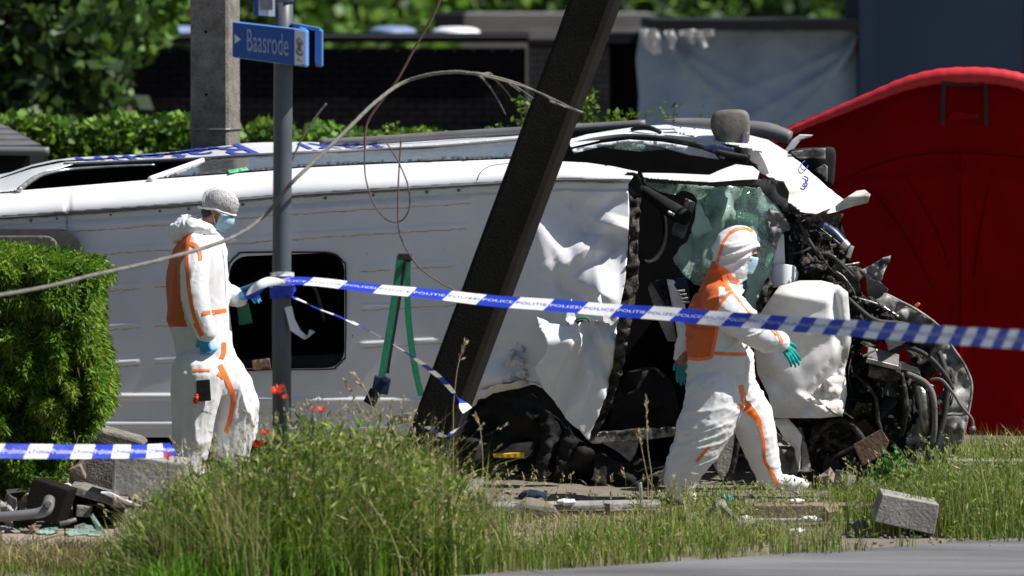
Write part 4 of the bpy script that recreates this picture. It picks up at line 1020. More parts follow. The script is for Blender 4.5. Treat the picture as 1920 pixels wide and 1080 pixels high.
# under the wing: hanging doors and grey slab
panel('bumper_section', [(1340, 790), (1386, 786), (1384, 830), (1376, 880), (1352, 900), (1338, 872)], 30.55, 'concrete_pale', van, step=6, th=.09)
pipe('bumper_seam', [(1384, 790, 30.5), (1382, 830, 30.5), (1372, 880, 30.5), (1356, 908, 30.5)], [.02, .022, .018, .014], 'grime', van)
panel('slot', [(1346, 812), (1350, 808), (1349, 846), (1346, 848)], 30.53, 'interior_black', van, step=4, th=.01)
panel('white_skirt', [(1448, 786), (1474, 784), (1490, 800), (1504, 818), (1500, 860), (1498, 884), (1488, 840), (1470, 820)], 30.7, 'dirty_white', van, step=5, th=.03, crump=.03, rag=2)
panel('under_tray', [(1440, 800), (1470, 820), (1496, 848), (1494, 890), (1450, 890), (1436, 850)], 30.95, 'scuffed_grey', van, step=6, th=.03, crump=.05, rag=3)
pipe('under_pipe', [(1450, 840, 30.75), (1475, 840, 30.75), (1500, 850, 30.75)], .012, 'grime', van)
panel('skirt_end', [(1502, 820), (1512, 832), (1522, 884), (1504, 886)], 30.75, 'concrete_pale', van, step=5, th=.03, crump=.02)
# ---- engine bay
def lump(name, poly, Y, m, amp=.14, sc=.03, seed=3, step=6, th=.12): return panel(name, poly, Y, m, van, step=step, th=th, crump=amp, cscale=sc, rag=5, seed=seed)
lump('engine_block', [(1478, 400), (1530, 396), (1560, 410), (1575, 450), (1590, 480), (1600, 520), (1620, 560), (1600, 600), (1594, 540), (1540, 520), (1500, 520), (1475, 480)], 31.3, 'grime', .16, .035, 3, 5)
lump('engine_block', [(1590, 560), (1640, 560), (1680, 580), (1720, 610), (1740, 640), (1720, 650), (1680, 640), (1620, 650), (1596, 640)], 31.3, 'grime', .14, .04, 5, 5)
lump('engine_block', [(1500, 790), (1582, 786), (1590, 740), (1600, 690), (1626, 670), (1680, 690), (1716, 720), (1740, 760), (1750, 820), (1750, 880), (1600, 895), (1520, 880)], 31.25, 'grime', .18, .028, 9, 6)
lump('subframe', [(1590, 640), (1616, 650), (1626, 690), (1610, 740), (1592, 770), (1586, 700)], 31.1, 'grime', .1, .05, 12, 5)
rr = random.Random(33)
def inr(poly):
    xs = [p[0] for p in poly]; ys = [p[1] for p in poly]
    while True:
        x, y = rr.uniform(min(xs), max(xs)), rr.uniform(min(ys), max(ys))
        if inpoly(np.array([x]), np.array([y]), poly)[0]: return x, y
zones = [([(1485, 405), (1560, 400), (1590, 470), (1620, 560), (1720, 610), (1740, 650), (1600, 645), (1590, 540), (1490, 515)], 30.9, 31.3, 60),
         ([(1590, 690), (1640, 670), (1720, 710), (1770, 740), (1760, 860), (1560, 880), (1520, 850), (1585, 790)], 30.85, 31.25, 70)]
for poly, ya, yb, n in zones:
    for k in range(n):
        x, y = inr(poly); Y = rr.uniform(ya, yb); kind = rr.random(); m = rr.choice(['grime', 'grime', 'grime', 'grime', 'black_plastic', 'engine_metal', 'rubber', 'rubber'])
        if kind < .26:
            a = rr.uniform(0, 6.28); L_ = rr.uniform(24, 95); c1, s1 = math.cos(a), math.sin(a); bend = rr.uniform(-14, 14)
            pipe('hose', [(x - c1 * L_ / 2, y - s1 * L_ / 2, Y), (x - s1 * bend, y + c1 * bend, Y - rr.uniform(0, .08)), (x + c1 * L_ / 2, y + s1 * L_ / 2, Y + rr.uniform(-.1, .1))], rr.choice([.004, .006, .009, .014]), m, van, n=7, seg=4)
        elif kind < .74:
            r_ = rr.uniform(14, 40); k_ = rr.randint(4, 6); a0 = rr.uniform(0, 6)
            pl = [(x + r_ * rr.uniform(.5, 1.2) * math.cos(a0 + 6.283 * i / k_), y + r_ * rr.uniform(.4, 1) * math.sin(a0 + 6.283 * i / k_)) for i in range(k_)]
            tx, ty = rr.uniform(-.008, .008), rr.uniform(-.008, .008)
            panel('torn_bracket', pl, (lambda x_, y_, Y=Y, tx=tx, ty=ty, x=x, y=y: Y + (x_ - x) * tx + (y_ - y) * ty), m, van, step=5, th=.008, crump=.02, cscale=.06, seed=k)
        else:
            mb = MB(); p = Vector(W(x, y, Y)); rot = Matrix.Rotation(rr.uniform(0, 3), 3, 'X') @ Matrix.Rotation(rr.uniform(0, 3), 3, 'Y')
            if rr.random() < .5: mb.box(p, (rr.uniform(.03, .10), rr.uniform(.03, .1), rr.uniform(.02, .06)), rot)
            else:
                d_ = rot @ Vector((0, 0, rr.uniform(.02, .05))); mb.tube([p - d_, p - d_ * .2, p - d_ * .2, p + d_], [rr.uniform(.015, .03), .03, .02, .02], 10)
            mk('engine_fitting', mb.v, mb.f, m, van, bevel=.003)
panel('headlamp_bracket', [(1500, 440), (1512, 425), (1520, 450), (1516, 480), (1504, 476)], 31.0, 'engine_metal', van, step=4, th=.02, crump=.03, cscale=.08)
pipe('navy_pipe', [(1532, 418, 31.0), (1560, 435, 30.98), (1582, 458, 30.95)], [.03, .036, .034], 'navy_pipe', van, n=12)
pipe('cut_pipe_end', [(1580, 456, 30.94), (1590, 464, 30.93)], [.038, .03], 'bright_metal', van, n=12)
panel('white_bracket', [(1594, 460), (1602, 462), (1594, 486), (1586, 480)], 30.9, 'bright_metal', van, step=4, th=.01)
pipe('control_rod', [(1502, 402, 31.0), (1540, 430, 30.95), (1575, 458, 30.9)], .006, 'engine_metal', van)
panel('latch', [(1466, 384), (1500, 378), (1520, 384), (1512, 400), (1498, 404), (1470, 396)], 30.95, 'scuffed_grey', van, step=4, th=.04, crump=.04, cscale=.08, rag=2)
panel('dark_cover', [(1560, 480), (1590, 500), (1612, 520), (1614, 545), (1600, 560), (1580, 535), (1555, 520)], 30.95, 'black_plastic', van, step=6, th=.02, crump=.01)
panel('torn_spike', [(1614, 508), (1640, 492), (1668, 478), (1670, 490), (1656, 512), (1652, 530), (1634, 528), (1618, 518)], 31.0, 'scuffed_grey', van, step=4, th=.02, crump=.05, cscale=.07, rag=3)
panel('grey_cone', [(1624, 522), (1650, 528), (1666, 542), (1660, 560), (1640, 560), (1626, 552)], lambda x, y: 30.95 + .003 * (y - 520), 'trim_grey', van, step=5, th=.03)
pipe('wiring_loom', [(1532, 500, 31.0), (1555, 503, 30.9), (1580, 518, 30.85), (1600, 545, 30.85), (1602, 556, 30.85)], .007, 'engine_metal', van)
pipe('wiring_loom', [(1598, 556, 30.9), (1620, 562, 30.9), (1650, 572, 30.9), (1680, 590, 30.9)], .006, 'bright_metal', van)
mb = MB(); A = Vector(W(1655, 672, 30.75)); rot = Matrix.Rotation(math.radians(14), 3, 'Y') @ Matrix.Rotation(math.radians(24), 3, 'X')
mb.box(A, (.215, .17, .035), rot); mk('control_unit', mb.v, mb.f, 'bright_metal', van, bevel=.006)
mb = MB(); mb.box(A + Vector((.02, .02, -.075)), (.2, .16, .09), rot, jit=.008); mk('unit_housing', mb.v, mb.f, 'grime', van, bevel=.006)
mb = MB(); mb.box(Vector(W(1706, 694, 30.85)), (.13, .12, .05), rot); mk('fuse_box', mb.v, mb.f, 'grime', van, bevel=.005)
pipe('unit_edge', [(1618, 668, 30.68), (1645, 656, 30.68)], .008, 'bright_metal', van)
pipe('radiator_hose', [(1650, 664, 31.0), (1700, 652, 30.9), (1740, 668, 30.85), (1770, 700, 30.85), (1786, 730, 30.9)], .016, 'rubber', van, n=10)
pipe('radiator_hose', [(1700, 700, 30.8), (1735, 718, 30.75), (1750, 745, 30.72), (1752, 800, 30.75), (1748, 830, 30.8)], .020, 'grey_plastic', van, n=10)
pipe('brake_line', [(1745, 712, 30.65), (1765, 712, 30.62), (1785, 735, 30.6), (1805, 765, 30.6), (1822, 785, 30.6), (1824, 802, 30.6)], .010, 'grey_plastic', van)
pipe('line_end', [(1822, 800, 30.6), (1824, 806, 30.6), (1822, 812, 30.6)], [.02, .024, .012], 'scuffed_grey', van)
pipe('damper', [(1716, 724, 30.8), (1728, 740, 30.75), (1734, 790, 30.75), (1738, 815, 30.8)], [.03, .045, .036, .02], 'engine_metal', van, n=12)
mb = MB()
for k in range(7):
    c_ = Vector(W(1765 + k * 3.2, 742 + k * 2 - 6 + abs(k - 3), 30.95)); mb.tube([c_, c_ + Vector((.006, 0, -.002))], .05 - .003 * abs(k - 3), 14)
mk('bellows', mb.v, mb.f, 'grey_plastic', van)
panel('radiator_fin_panel', [(1740, 660), (1760, 650), (1778, 690), (1790, 720), (1770, 712), (1752, 690)], 31.0, 'scuffed_grey', van, step=5, th=.02, crump=.04)
# larger torn and folded body parts at the very front
for i, (pl, yy, m) in enumerate((([(1600, 650), (1640, 690), (1660, 740), (1640, 800), (1612, 780), (1592, 720)], 30.95, 'black_plastic'), ([(1650, 740), (1700, 720), (1722, 760), (1716, 830), (1680, 850), (1652, 800)], 30.9, 'black_plastic'),
        ([(1520, 800), (1580, 790), (1620, 820), (1610, 870), (1560, 885), (1516, 860)], 30.9, 'grime'), ([(1480, 420), (1520, 412), (1540, 450), (1530, 500), (1490, 506)], 31.0, 'black_plastic'),
        ([(1540, 470), (1575, 490), (1600, 540), (1590, 556), (1550, 530)], 30.92, 'grime'), ([(1640, 575), (1700, 596), (1735, 640), (1700, 650), (1650, 620)], 31.0, 'black_plastic'), ([(1700, 640), (1745, 655), (1760, 700), (1730, 712), (1706, 690)], 31.15, 'grime'),
        ([(1740, 790), (1760, 760), (1786, 780), (1776, 850), (1748, 880)], 31.05, 'scuffed_grey'), ([(1700, 800), (1724, 770), (1740, 820), (1730, 880), (1704, 880)], 30.9, 'scuffed_grey'))):
    panel('crumpled_part', pl, (lambda x, y, i=i, yy=yy: yy + .10 * np.abs(np.sin(x * .05 + i) * np.cos(y * .04 + i * 2))), m, van, step=5, th=.012, crump=.09, cscale=.03, rag=5, seed=60 + i)
for i, pts in enumerate(([(1600, 700, 30.85), (1640, 740, 30.8), (1650, 800, 30.8), (1690, 850, 30.85)], [(1590, 560, 30.85), (1640, 600, 30.8), (1700, 610, 30.85), (1750, 650, 30.9)], [(1520, 830, 30.8), (1560, 790, 30.75), (1600, 800, 30.75), (1640, 860, 30.8)],
        [(1500, 420, 30.9), (1530, 470, 30.85), (1560, 480, 30.85), (1600, 520, 30.9)], [(1690, 700, 30.75), (1700, 760, 30.7), (1690, 820, 30.75)], [(1760, 660, 30.95), (1775, 710, 30.9), (1770, 780, 30.9), (1750, 850, 30.9)], [(1560, 860, 30.75), (1620, 835, 30.72), (1690, 866, 30.75)])):
    pipe('hose', pts, .013 + .004 * (i % 3), 'rubber' if i % 2 else 'grime', van, n=9)
# outer arc of the crushed bumper
arcL = [(1640, 566), (1676, 592), (1706, 618), (1736, 652), (1760, 695), (1774, 735), (1764, 790), (1746, 840), (1738, 885)]
arcR = [(1786, 880), (1800, 840), (1812, 790), (1822, 728), (1810, 690), (1784, 650), (1760, 612), (1720, 582), (1690, 566), (1658, 550)]
def arcY(x, y): return 31.0 + .06 * np.sin(y * .03) + .05 * np.sin((x + y) * .05)
panel('front_bumper', arcL + arcR, arcY, 'scuffed_grey', van, step=5, th=.05, crump=.06, cscale=.02, curve=False, rag=2)
pipe('bumper_lip', [(x, y, 30.97) for x, y in [(1660, 551), (1690, 566), (1720, 582), (1760, 612), (1785, 650), (1811, 690), (1822, 728), (1812, 790), (1800, 838)]], .010, 'scuffed_grey', van)
panel('lamp_fragment', [(1714, 572), (1722, 567), (1726, 570), (1720, 576)], 30.9, 'orange_lamp', van, step=3, th=.02)
panel('under_arch', [(1590, 880), (1640, 860), (1700, 850), (1770, 850), (1790, 890), (1600, 905)], 31.2, 'rubber', van, step=8, th=.3, crump=.05)
mb = MB()      # small wreckage sticking to the engine, too small to pick apart
for k in range(300):
    poly = zones[k % 2][0]; x, y = inr(poly); s_ = rr.uniform(.004, .016)
    mb.box(W(x, y, rr.uniform(30.85, 31.1)), (s_ * rr.uniform(1, 3), s_, s_ * rr.uniform(.4, 1.5)), Matrix.Rotation(rr.uniform(0, 3), 3, 'Y') @ Matrix.Rotation(rr.uniform(0, 3), 3, 'X'), rr.choice([0, 0, 0, 0, 1, 2]))
tag(mkb('engine_scraps', mb, ['grime', 'engine_metal', 'bright_metal'], van), kind='stuff')

# ================================================================== PEOPLE
def hand_mb(wrist, direction, palm_n, length, curl=0.35, spread=.16, thumb_side=1):
    """palm, four unequal bent fingers and a thumb; direction: wrist->fingers, palm_n: palm normal (fingers curl that way)"""
    d = Vector(direction).normalized(); n = Vector(palm_n); n = (n - d * n.dot(d)).normalized(); s = d.cross(n).normalized() * thumb_side
    mb = MB(); L = length; w0 = Vector(wrist); pl = L * .5
    mb.limb([w0 - d * .05, w0, w0 + d * pl * .5], [.030, .029, .028])
    for k in range(4):
        u = (k - 1.5) / 1.5
        mb.caps(w0 + d * pl * .15 + s * (u * .016), w0 + d * pl * (1 - .06 * abs(u)) + s * (u * .030), .017, .0125)
    fl = [.40, .47, .45, .35]
    for k in range(4):
        u = (1.5 - k) / 1.5
        p = w0 + d * pl * (1 - .05 * abs(u)) + s * (u * .031)
        dd = (d + s * u * spread).normalized(); c = curl * (1 + .15 * k)
        pts = [p]
        for j, seg in enumerate((.42, .32, .26)):
            dd = (dd * math.cos(c) + n * math.sin(c)).normalized(); p = p + dd * L * fl[k] * seg * 1.05; pts.append(p)
        mb.limb(pts, [.0108, .0100, .0092, .0080], 10)
    p = w0 + d * pl * .22 + s * .030; dd = (d * .75 + s * .65 + n * .3).normalized(); pts = [p]
    for j, seg in enumerate((.2, .17, .14)):
        p = p + dd * L * seg; pts.append(p); dd = (dd + d * .35 + n * .25 * (1 + curl)).normalized()
    mb.limb(pts, [.015, .013, .0115, .0095], 10)
    return mb
def head_mb(c, yaw, pitch, roll=0.0, s=1.0, neck_to=None):
    """c: centre of skull; faces +x turned by yaw about z, nose down by pitch"""
    rot = Matrix.Rotation(yaw, 3, 'Z') @ Matrix.Rotation(pitch, 3, 'Y'); c = Vector(c)
    P = lambda x, y, z: c + rot @ (Vector((x, y, z)) * s)
    mb = MB()
    mb.ell(P(-.012, 0, .02), (.098 * s, .077 * s, .092 * s), rot)            # skull
    mb.ell(P(.025, 0, -.045), (.062 * s, .056 * s, .070 * s), rot)           # face
    mb.ell(P(.052, 0, -.098), (.030 * s, .032 * s, .022 * s), rot)           # chin
    mb.limb([P(-.02, .05, -.07), P(.05, .025, -.10)], [.024 * s, .018 * s], 10)
    mb.limb([P(-.02, -.05, -.07), P(.05, -.025, -.10)], [.024 * s, .018 * s], 10)
    mb.limb([P(.082, 0, .0), P(.102, 0, -.028), P(.108, 0, -.040)], [.010 * s, .012 * s, .014 * s], 10)   # nose
    mb.ell(P(.098, .012, -.042), .009 * s); mb.ell(P(.098, -.012, -.042), .009 * s)
    mb.limb([P(.080, -.04, .016), P(.090, -.018, .018), P(.091, .018, .018), P(.080, .04, .016)], [.008 * s, .011 * s, .011 * s, .008 * s], 8)  # brow
    mb.limb([P(.082, -.020, -.070), P(.092, 0, -.071), P(.082, .020, -.070)], [.006 * s, .008 * s, .006 * s], 8)   # lips
    mb.limb([P(.082, -.016, -.080), P(.089, 0, -.082), P(.082, .016, -.080)], [.006 * s, .008 * s, .006 * s], 8)
    for sd in (-1, 1):
        mb.ell(P(.058, sd * .045, -.028), (.022 * s, .018 * s, .020 * s), rot)   # cheek
        mb.ell(P(-.008, sd * .079, -.022), (.018 * s, .008 * s, .031 * s), rot)  # ear
    if neck_to is not None: mb.limb([P(-.025, 0, -.06), Vector(neck_to)], [.056 * s, .062 * s], 14)
    return mb, P, rot
def wrinkle(v, n, amp, seed, sc=11.0, ax=(1, .3, .45)):
    p = v * np.array(ax) * sc
    w = np.stack([fbm(p * .35 + 9, seed + 7, 2)] * 3, -1)
    q = p + w * 1.6
    d = ridge(q, seed) ** 3 * np.sign(ridge(q, seed)) * .8 + .45 * ridge(q * 1.9 + 4, seed + 1) + .5 * vn(p * .4, seed + 2)
    return v + n * (amp * d)[:, None]
def folds(v, n, seed, along, across, amp):
    """long creases running along one direction, as hanging or pulled cloth makes them"""
    a = np.array(along, float); a /= np.linalg.norm(a); c = np.array(across, float); c /= np.linalg.norm(c); d = np.cross(a, c)
    p = np.stack([v @ a * 3.2, v @ c * 13.0, v @ d * 5.0], -1)
    w = fbm(p * .4 + 3, seed + 9, 2)[:, None] * np.array([.5, 1.6, .5]); q = p + w
    r1 = np.clip(ridge(q, seed), 0, 1) ** 2.2; r2 = np.clip(ridge(q * np.array([1.4, 1.9, 1.5]) + 7, seed + 1), 0, 1) ** 2.5
    mask = np.clip(.6 + .8 * vn(p * .35 + 11, seed + 2), .15, 1.2)
    return v + n * (amp * mask * (r1 + .45 * r2 - .35))[:, None]
def garment(name, mb, vox, amp, seed, m, parent, it=5, zones=(), sc=11.0, dirfn=None, ax=(1, .3, .45)):
    v, f, n = remesh(mb, vox, it)
    if dirfn: d = dirfn(v, n); v = v + n * d[:, None]
    v = wrinkle(v, n, amp, seed, sc, ax)
    mi = np.zeros(len(f), int)
    if zones:
        px, py = proj(v[f].mean(1))
        for poly, k, cond in zones:
            ok = inpoly(px, py, poly)
            if cond is not None: ok &= cond(v[f].mean(1))
            mi[ok] = k
    mats = m if isinstance(m, list) else [m]
    o = mk(name, v, f, mats, parent, mi=mi, smooth=True)
    return o, v, f
CAMP = Vector((0, 0, CAMZ))
def ribbon(name, body, pts, w, m, parent, off=.005):
    """a seam tape laid on the body surface, following pts (photo pixels)"""
    v, f = body
    bvh = BVHTree.FromPolygons([tuple(q) for q in v], [tuple(int(i) for i in q) for q in f])
    c = cat_rom(pts, 8); vs = []; fs = []; run = 0
    for i, (x, y) in enumerate(c):
        a, b = c[max(i - 1, 0)], c[min(i + 1, len(c) - 1)]; tx, ty = b[0] - a[0], b[1] - a[1]; l = math.hypot(tx, ty) or 1
        nx, ny = -ty / l, tx / l; row = []
        for k in (-1, -.33, .33, 1):
            px, py = x + nx * w / 2 * k, y + ny * w / 2 * k
            d = (Vector(W(px, py, 30)) - CAMP).normalized(); h = bvh.ray_cast(CAMP, d)
            if h[0] is None: row = None; break
            row.append(h[0] - d * off)
        if row is None or (run and (row[1] - Vector(vs[-3])).length > .15): run = 0
        if row is None: continue
        o = len(vs); vs += [tuple(q) for q in row]
        if run:
            for k in range(3): fs.append((o - 4 + k, o + k, o + k + 1, o - 4 + k + 1))
        run = 1
    if not fs: return
    vs = np.array(vs); n = len(vs); back = vs + np.array([0, .004, 0])
    F = [tuple(q) for q in fs] + [tuple(i + n for i in reversed(q)) for q in fs]
    return mk(name, np.concatenate([vs, back]), F, m, parent, smooth=True)

def person_right():
    Y0 = 29.85
    J = lambda x, y, dy=0.0: Vector(W(x, y, Y0 + dy))
    t = thing('person', 'person in white and orange hooded coverall striding right with teal gloves', 'person', (float(W(1350, 0, Y0)[0]), Y0, 0), 'workers in white protective coveralls')
    # --- body
    hc = J(1392, 474); hm, P, rot = head_mb(hc, math.radians(-6), math.radians(17), s=1.0, neck_to=J(1352, 560))
    b = MB(); b.v, b.f, b.m = hm.v, hm.f, hm.m
    b.limb([J(1350, 560), J(1348, 620), J(1350, 690), J(1352, 740)], [.13, .15, .15, .14])
    b.limb([J(1350, 575, -.14), J(1395, 620, -.22), J(1455, 645, -.2)], [.06, .045, .03])
    b.limb([J(1345, 575, .16), J(1298, 640, .22), J(1277, 680, .2)], [.06, .045, .03])
    b.limb([J(1350, 750, -.09), J(1318, 830, -.1), J(1276, 905, -.1), J(1278, 922, -.1)], [.09, .06, .04, .04])
    b.limb([J(1365, 750, .09), J(1424, 815, .1), J(1436, 892, .1), J(1480, 905, .1)], [.09, .06, .04, .035])
    v, f, n = remesh(b, .009, 3); mk('body', v, f, 'skin', t, smooth=True)
    # eye
    for sd in (-1,):
        mb = MB().ell(P(.078, sd * .032, .001), (.010, .012, .007), rot); mk('eye', mb.v, mb.f, 'hair', t, smooth=True)
        mb = MB().limb([P(.080, sd * .048, .016), P(.094, sd * .02, .022)], [.004, .005], 8); mk('eyebrow', mb.v, mb.f, 'hair', t, smooth=True)
    # --- coverall
    g = MB()
    E = lambda x, y, rx, ry, rz, dy=0.0: g.ell(J(x, y, dy), (rx, ry, rz), None, 20, 14)
    g.caps(J(1356, 566), J(1352, 540), .13, .09)
    g.loft([(J(1345, 770), .15, .15), (J(1347, 756), .185, .18), (J(1350, 730), .212, .195), (J(1351, 700), .216, .20), (J(1350, 668), .214, .20), (J(1344, 635), .200, .20), (J(1337, 602), .178, .205), (J(1340, 572), .160, .20), (J(1350, 548), .125, .165), (J(1358, 530), .095, .11)])
    g.limb([J(1348, 562, -.14), J(1376, 592, -.225), J(1408, 620, -.24), J(1440, 635, -.23), J(1461, 641, -.22)], [.118, .118, .102, .086, .070])
    g.limb([J(1345, 560, .17), J(1300, 620, .25), J(1283, 664, .25)], [.11, .09, .072])
    # rear leg (nearer): heavy sweep back
    g.limb([J(1342, 742, -.08), J(1328, 790, -.11), J(1308, 832, -.12), J(1286, 870, -.12), J(1276, 902, -.11), J(1274, 912, -.11)], [.195, .180, .158, .130, .108, .095])
    g.limb([J(1268, 918, -.11), J(1290, 928, -.11)], [.052, .045])
    # front leg
    g.limb([J(1376, 742, .06), J(1408, 780, .09), J(1420, 816, .09), J(1430, 852, .10), J(1440, 884, .10), J(1448, 898, .10)], [.170, .146, .128, .108, .088, .070])
    # hood
    hd = MB()
    g.ell(J(1381, 470), (.148, .118, .158), Matrix.Rotation(.35, 3, 'Y'), 22, 16)
    g.ell(J(1370, 498), (.125, .108, .13), Matrix.Rotation(.2, 3, 'Y'), 20, 14)
    g.limb([J(1362, 520), J(1352, 548)], [.115, .14])
    face = J(1432, 500); 
    def cutface(v, n):
        # the face opening: push the hood cloth back behind the face
        return np.zeros(len(v))
    v, f, n = remesh(g, .009, 4)
    # open the hood: drop faces ahead of the hood rim
    c = v[f].mean(1); px, py = proj(c)
    rim = [(1428, 458), (1416, 466), (1405, 480), (1400, 497), (1398, 512), (1396, 532), (1470, 545), (1470, 440), (1436, 440)]
    keep = ~inpoly(px, py, rim)
    v = folds(v, n, 3, (.75, .0, .65), (.35, .2, -.9), .019); v = wrinkle(v, n, .0022, 23, 18.0, (.8, .5, 1.3))
    f = f[keep]; c = v[f].mean(1); px, py = proj(c)
    mi = np.zeros(len(f), int)
    back = [(1341, 490), (1352, 508), (1362, 530), (1370, 548), (1352, 566), (1336, 588), (1344, 604), (1342, 628), (1336, 668), (1284, 674), (1200, 674), (1200, 490)]
    armc = c[:, 1] < Y0 - .205
    mi[inpoly(px, py, back) & ~(armc & (px > 1348))] = 1
    mi[(py < 674) & (px < 1300) & (c[:, 1] > Y0 + .14)] = 0
    mk('coverall', v, f, ['suit', 'suit_orange'], t, mi=mi, smooth=True)
    B = (v, f)
    for pts, w in (([(1343, 494), (1352, 510), (1362, 528), (1372, 548)], 5), ([(1372, 546), (1356, 562), (1337, 588)], 6), ([(1337, 586), (1345, 604), (1342, 628), (1334, 670)], 6),
                   ([(1288, 671), (1310, 674), (1334, 670)], 6), ([(1336, 662), (1370, 664), (1402, 664)], 6), ([(1344, 492), (1350, 474), (1358, 452), (1372, 434), (1390, 428), (1408, 432), (1420, 444), (1425, 456)], 5),
                   ([(1358, 506), (1372, 520), (1385, 530)], 7), ([(1352, 500), (1360, 525), (1366, 545)], 9), ([(1368, 540), (1388, 565), (1420, 598), (1448, 618)], 4), ([(1448, 618), (1462, 630), (1466, 644)], 6),
                   ([(1389, 722), (1393, 738), (1395, 752)], 9), ([(1395, 752), (1408, 766), (1420, 784), (1424, 798)], 10), ([(1384, 760), (1404, 772), (1418, 786)], 8), ([(1424, 796), (1432, 830), (1434, 862), (1448, 888), (1460, 910)], 6), ([(1330, 838), (1318, 852), (1306, 866)], 5)):
        ribbon('orange_seam', B, pts, w, 'orange_tape', t)
    # zip flap
    ribbon('zip_flap', B, [(1398, 640), (1404, 680), (1398, 715)], 5, 'suit', t, .006)
    # mask: shell round mouth and nose
    mv = []; mf = []; nu, nw = 12, 8
    for i in range(nw + 1):
        for j in range(nu + 1):
            a = -1.15 + 2.3 * j / nu; z = .000 - .112 * i / nw; r = .094 + .016 * math.cos(a * 1.3) * (1 - abs(i / nw - .35)) + .002 * (i % 2)
            mv.append(P(-.005 + r * math.cos(a) * 1.05, r * math.sin(a) * .72, z))
    for i in range(nw):
        for j in range(nu): k = i * (nu + 1) + j; mf.append((k, k + 1, k + nu + 2, k + nu + 1))
    mm = mk('face_mask', mv, mf, 'mask_blue', t, smooth=True); so = mm.modifiers.new('s', 'SOLIDIFY'); so.thickness = .003
    # gloves
    w0 = J(1464, 643, -.22); d = (J(1500, 684, -.2) - w0)
    hb = hand_mb(w0, d, (-.35, 1, -.35), d.length * 1.08, curl=.20, spread=.10, thumb_side=1)
    v, f, n = remesh(hb, .0038, 2); mk('glove', v, f, 'glove_teal', t, smooth=True)
    w0 = J(1284, 668, .25); d = (J(1272, 727, .22) - w0)
    hb = hand_mb(w0, d, (.5, -1, 0), d.length * 1.0, curl=.28, spread=.08, thumb_side=1)
    v, f, n = remesh(hb, .0042, 2); mk('glove', v, f, 'glove_teal', t, smooth=True)
    # overshoes
    for (x, y, dy), (x2, y2) in (((1270, 925, -.11), (1296, 933)), ((1462, 904, .1), (1506, 908))):
        mb = MB().limb([J(x, y, dy), J((x + x2) / 2, (y + y2) / 2 + 1, dy), J(x2, y2, dy)], [.055, .052, .036]); v, f, n = remesh(mb, .008, 3); v = wrinkle(v, n, .006, 8, 24)
        mk('overshoe', v, f, 'suit', t, smooth=True)
    return t
person_right()

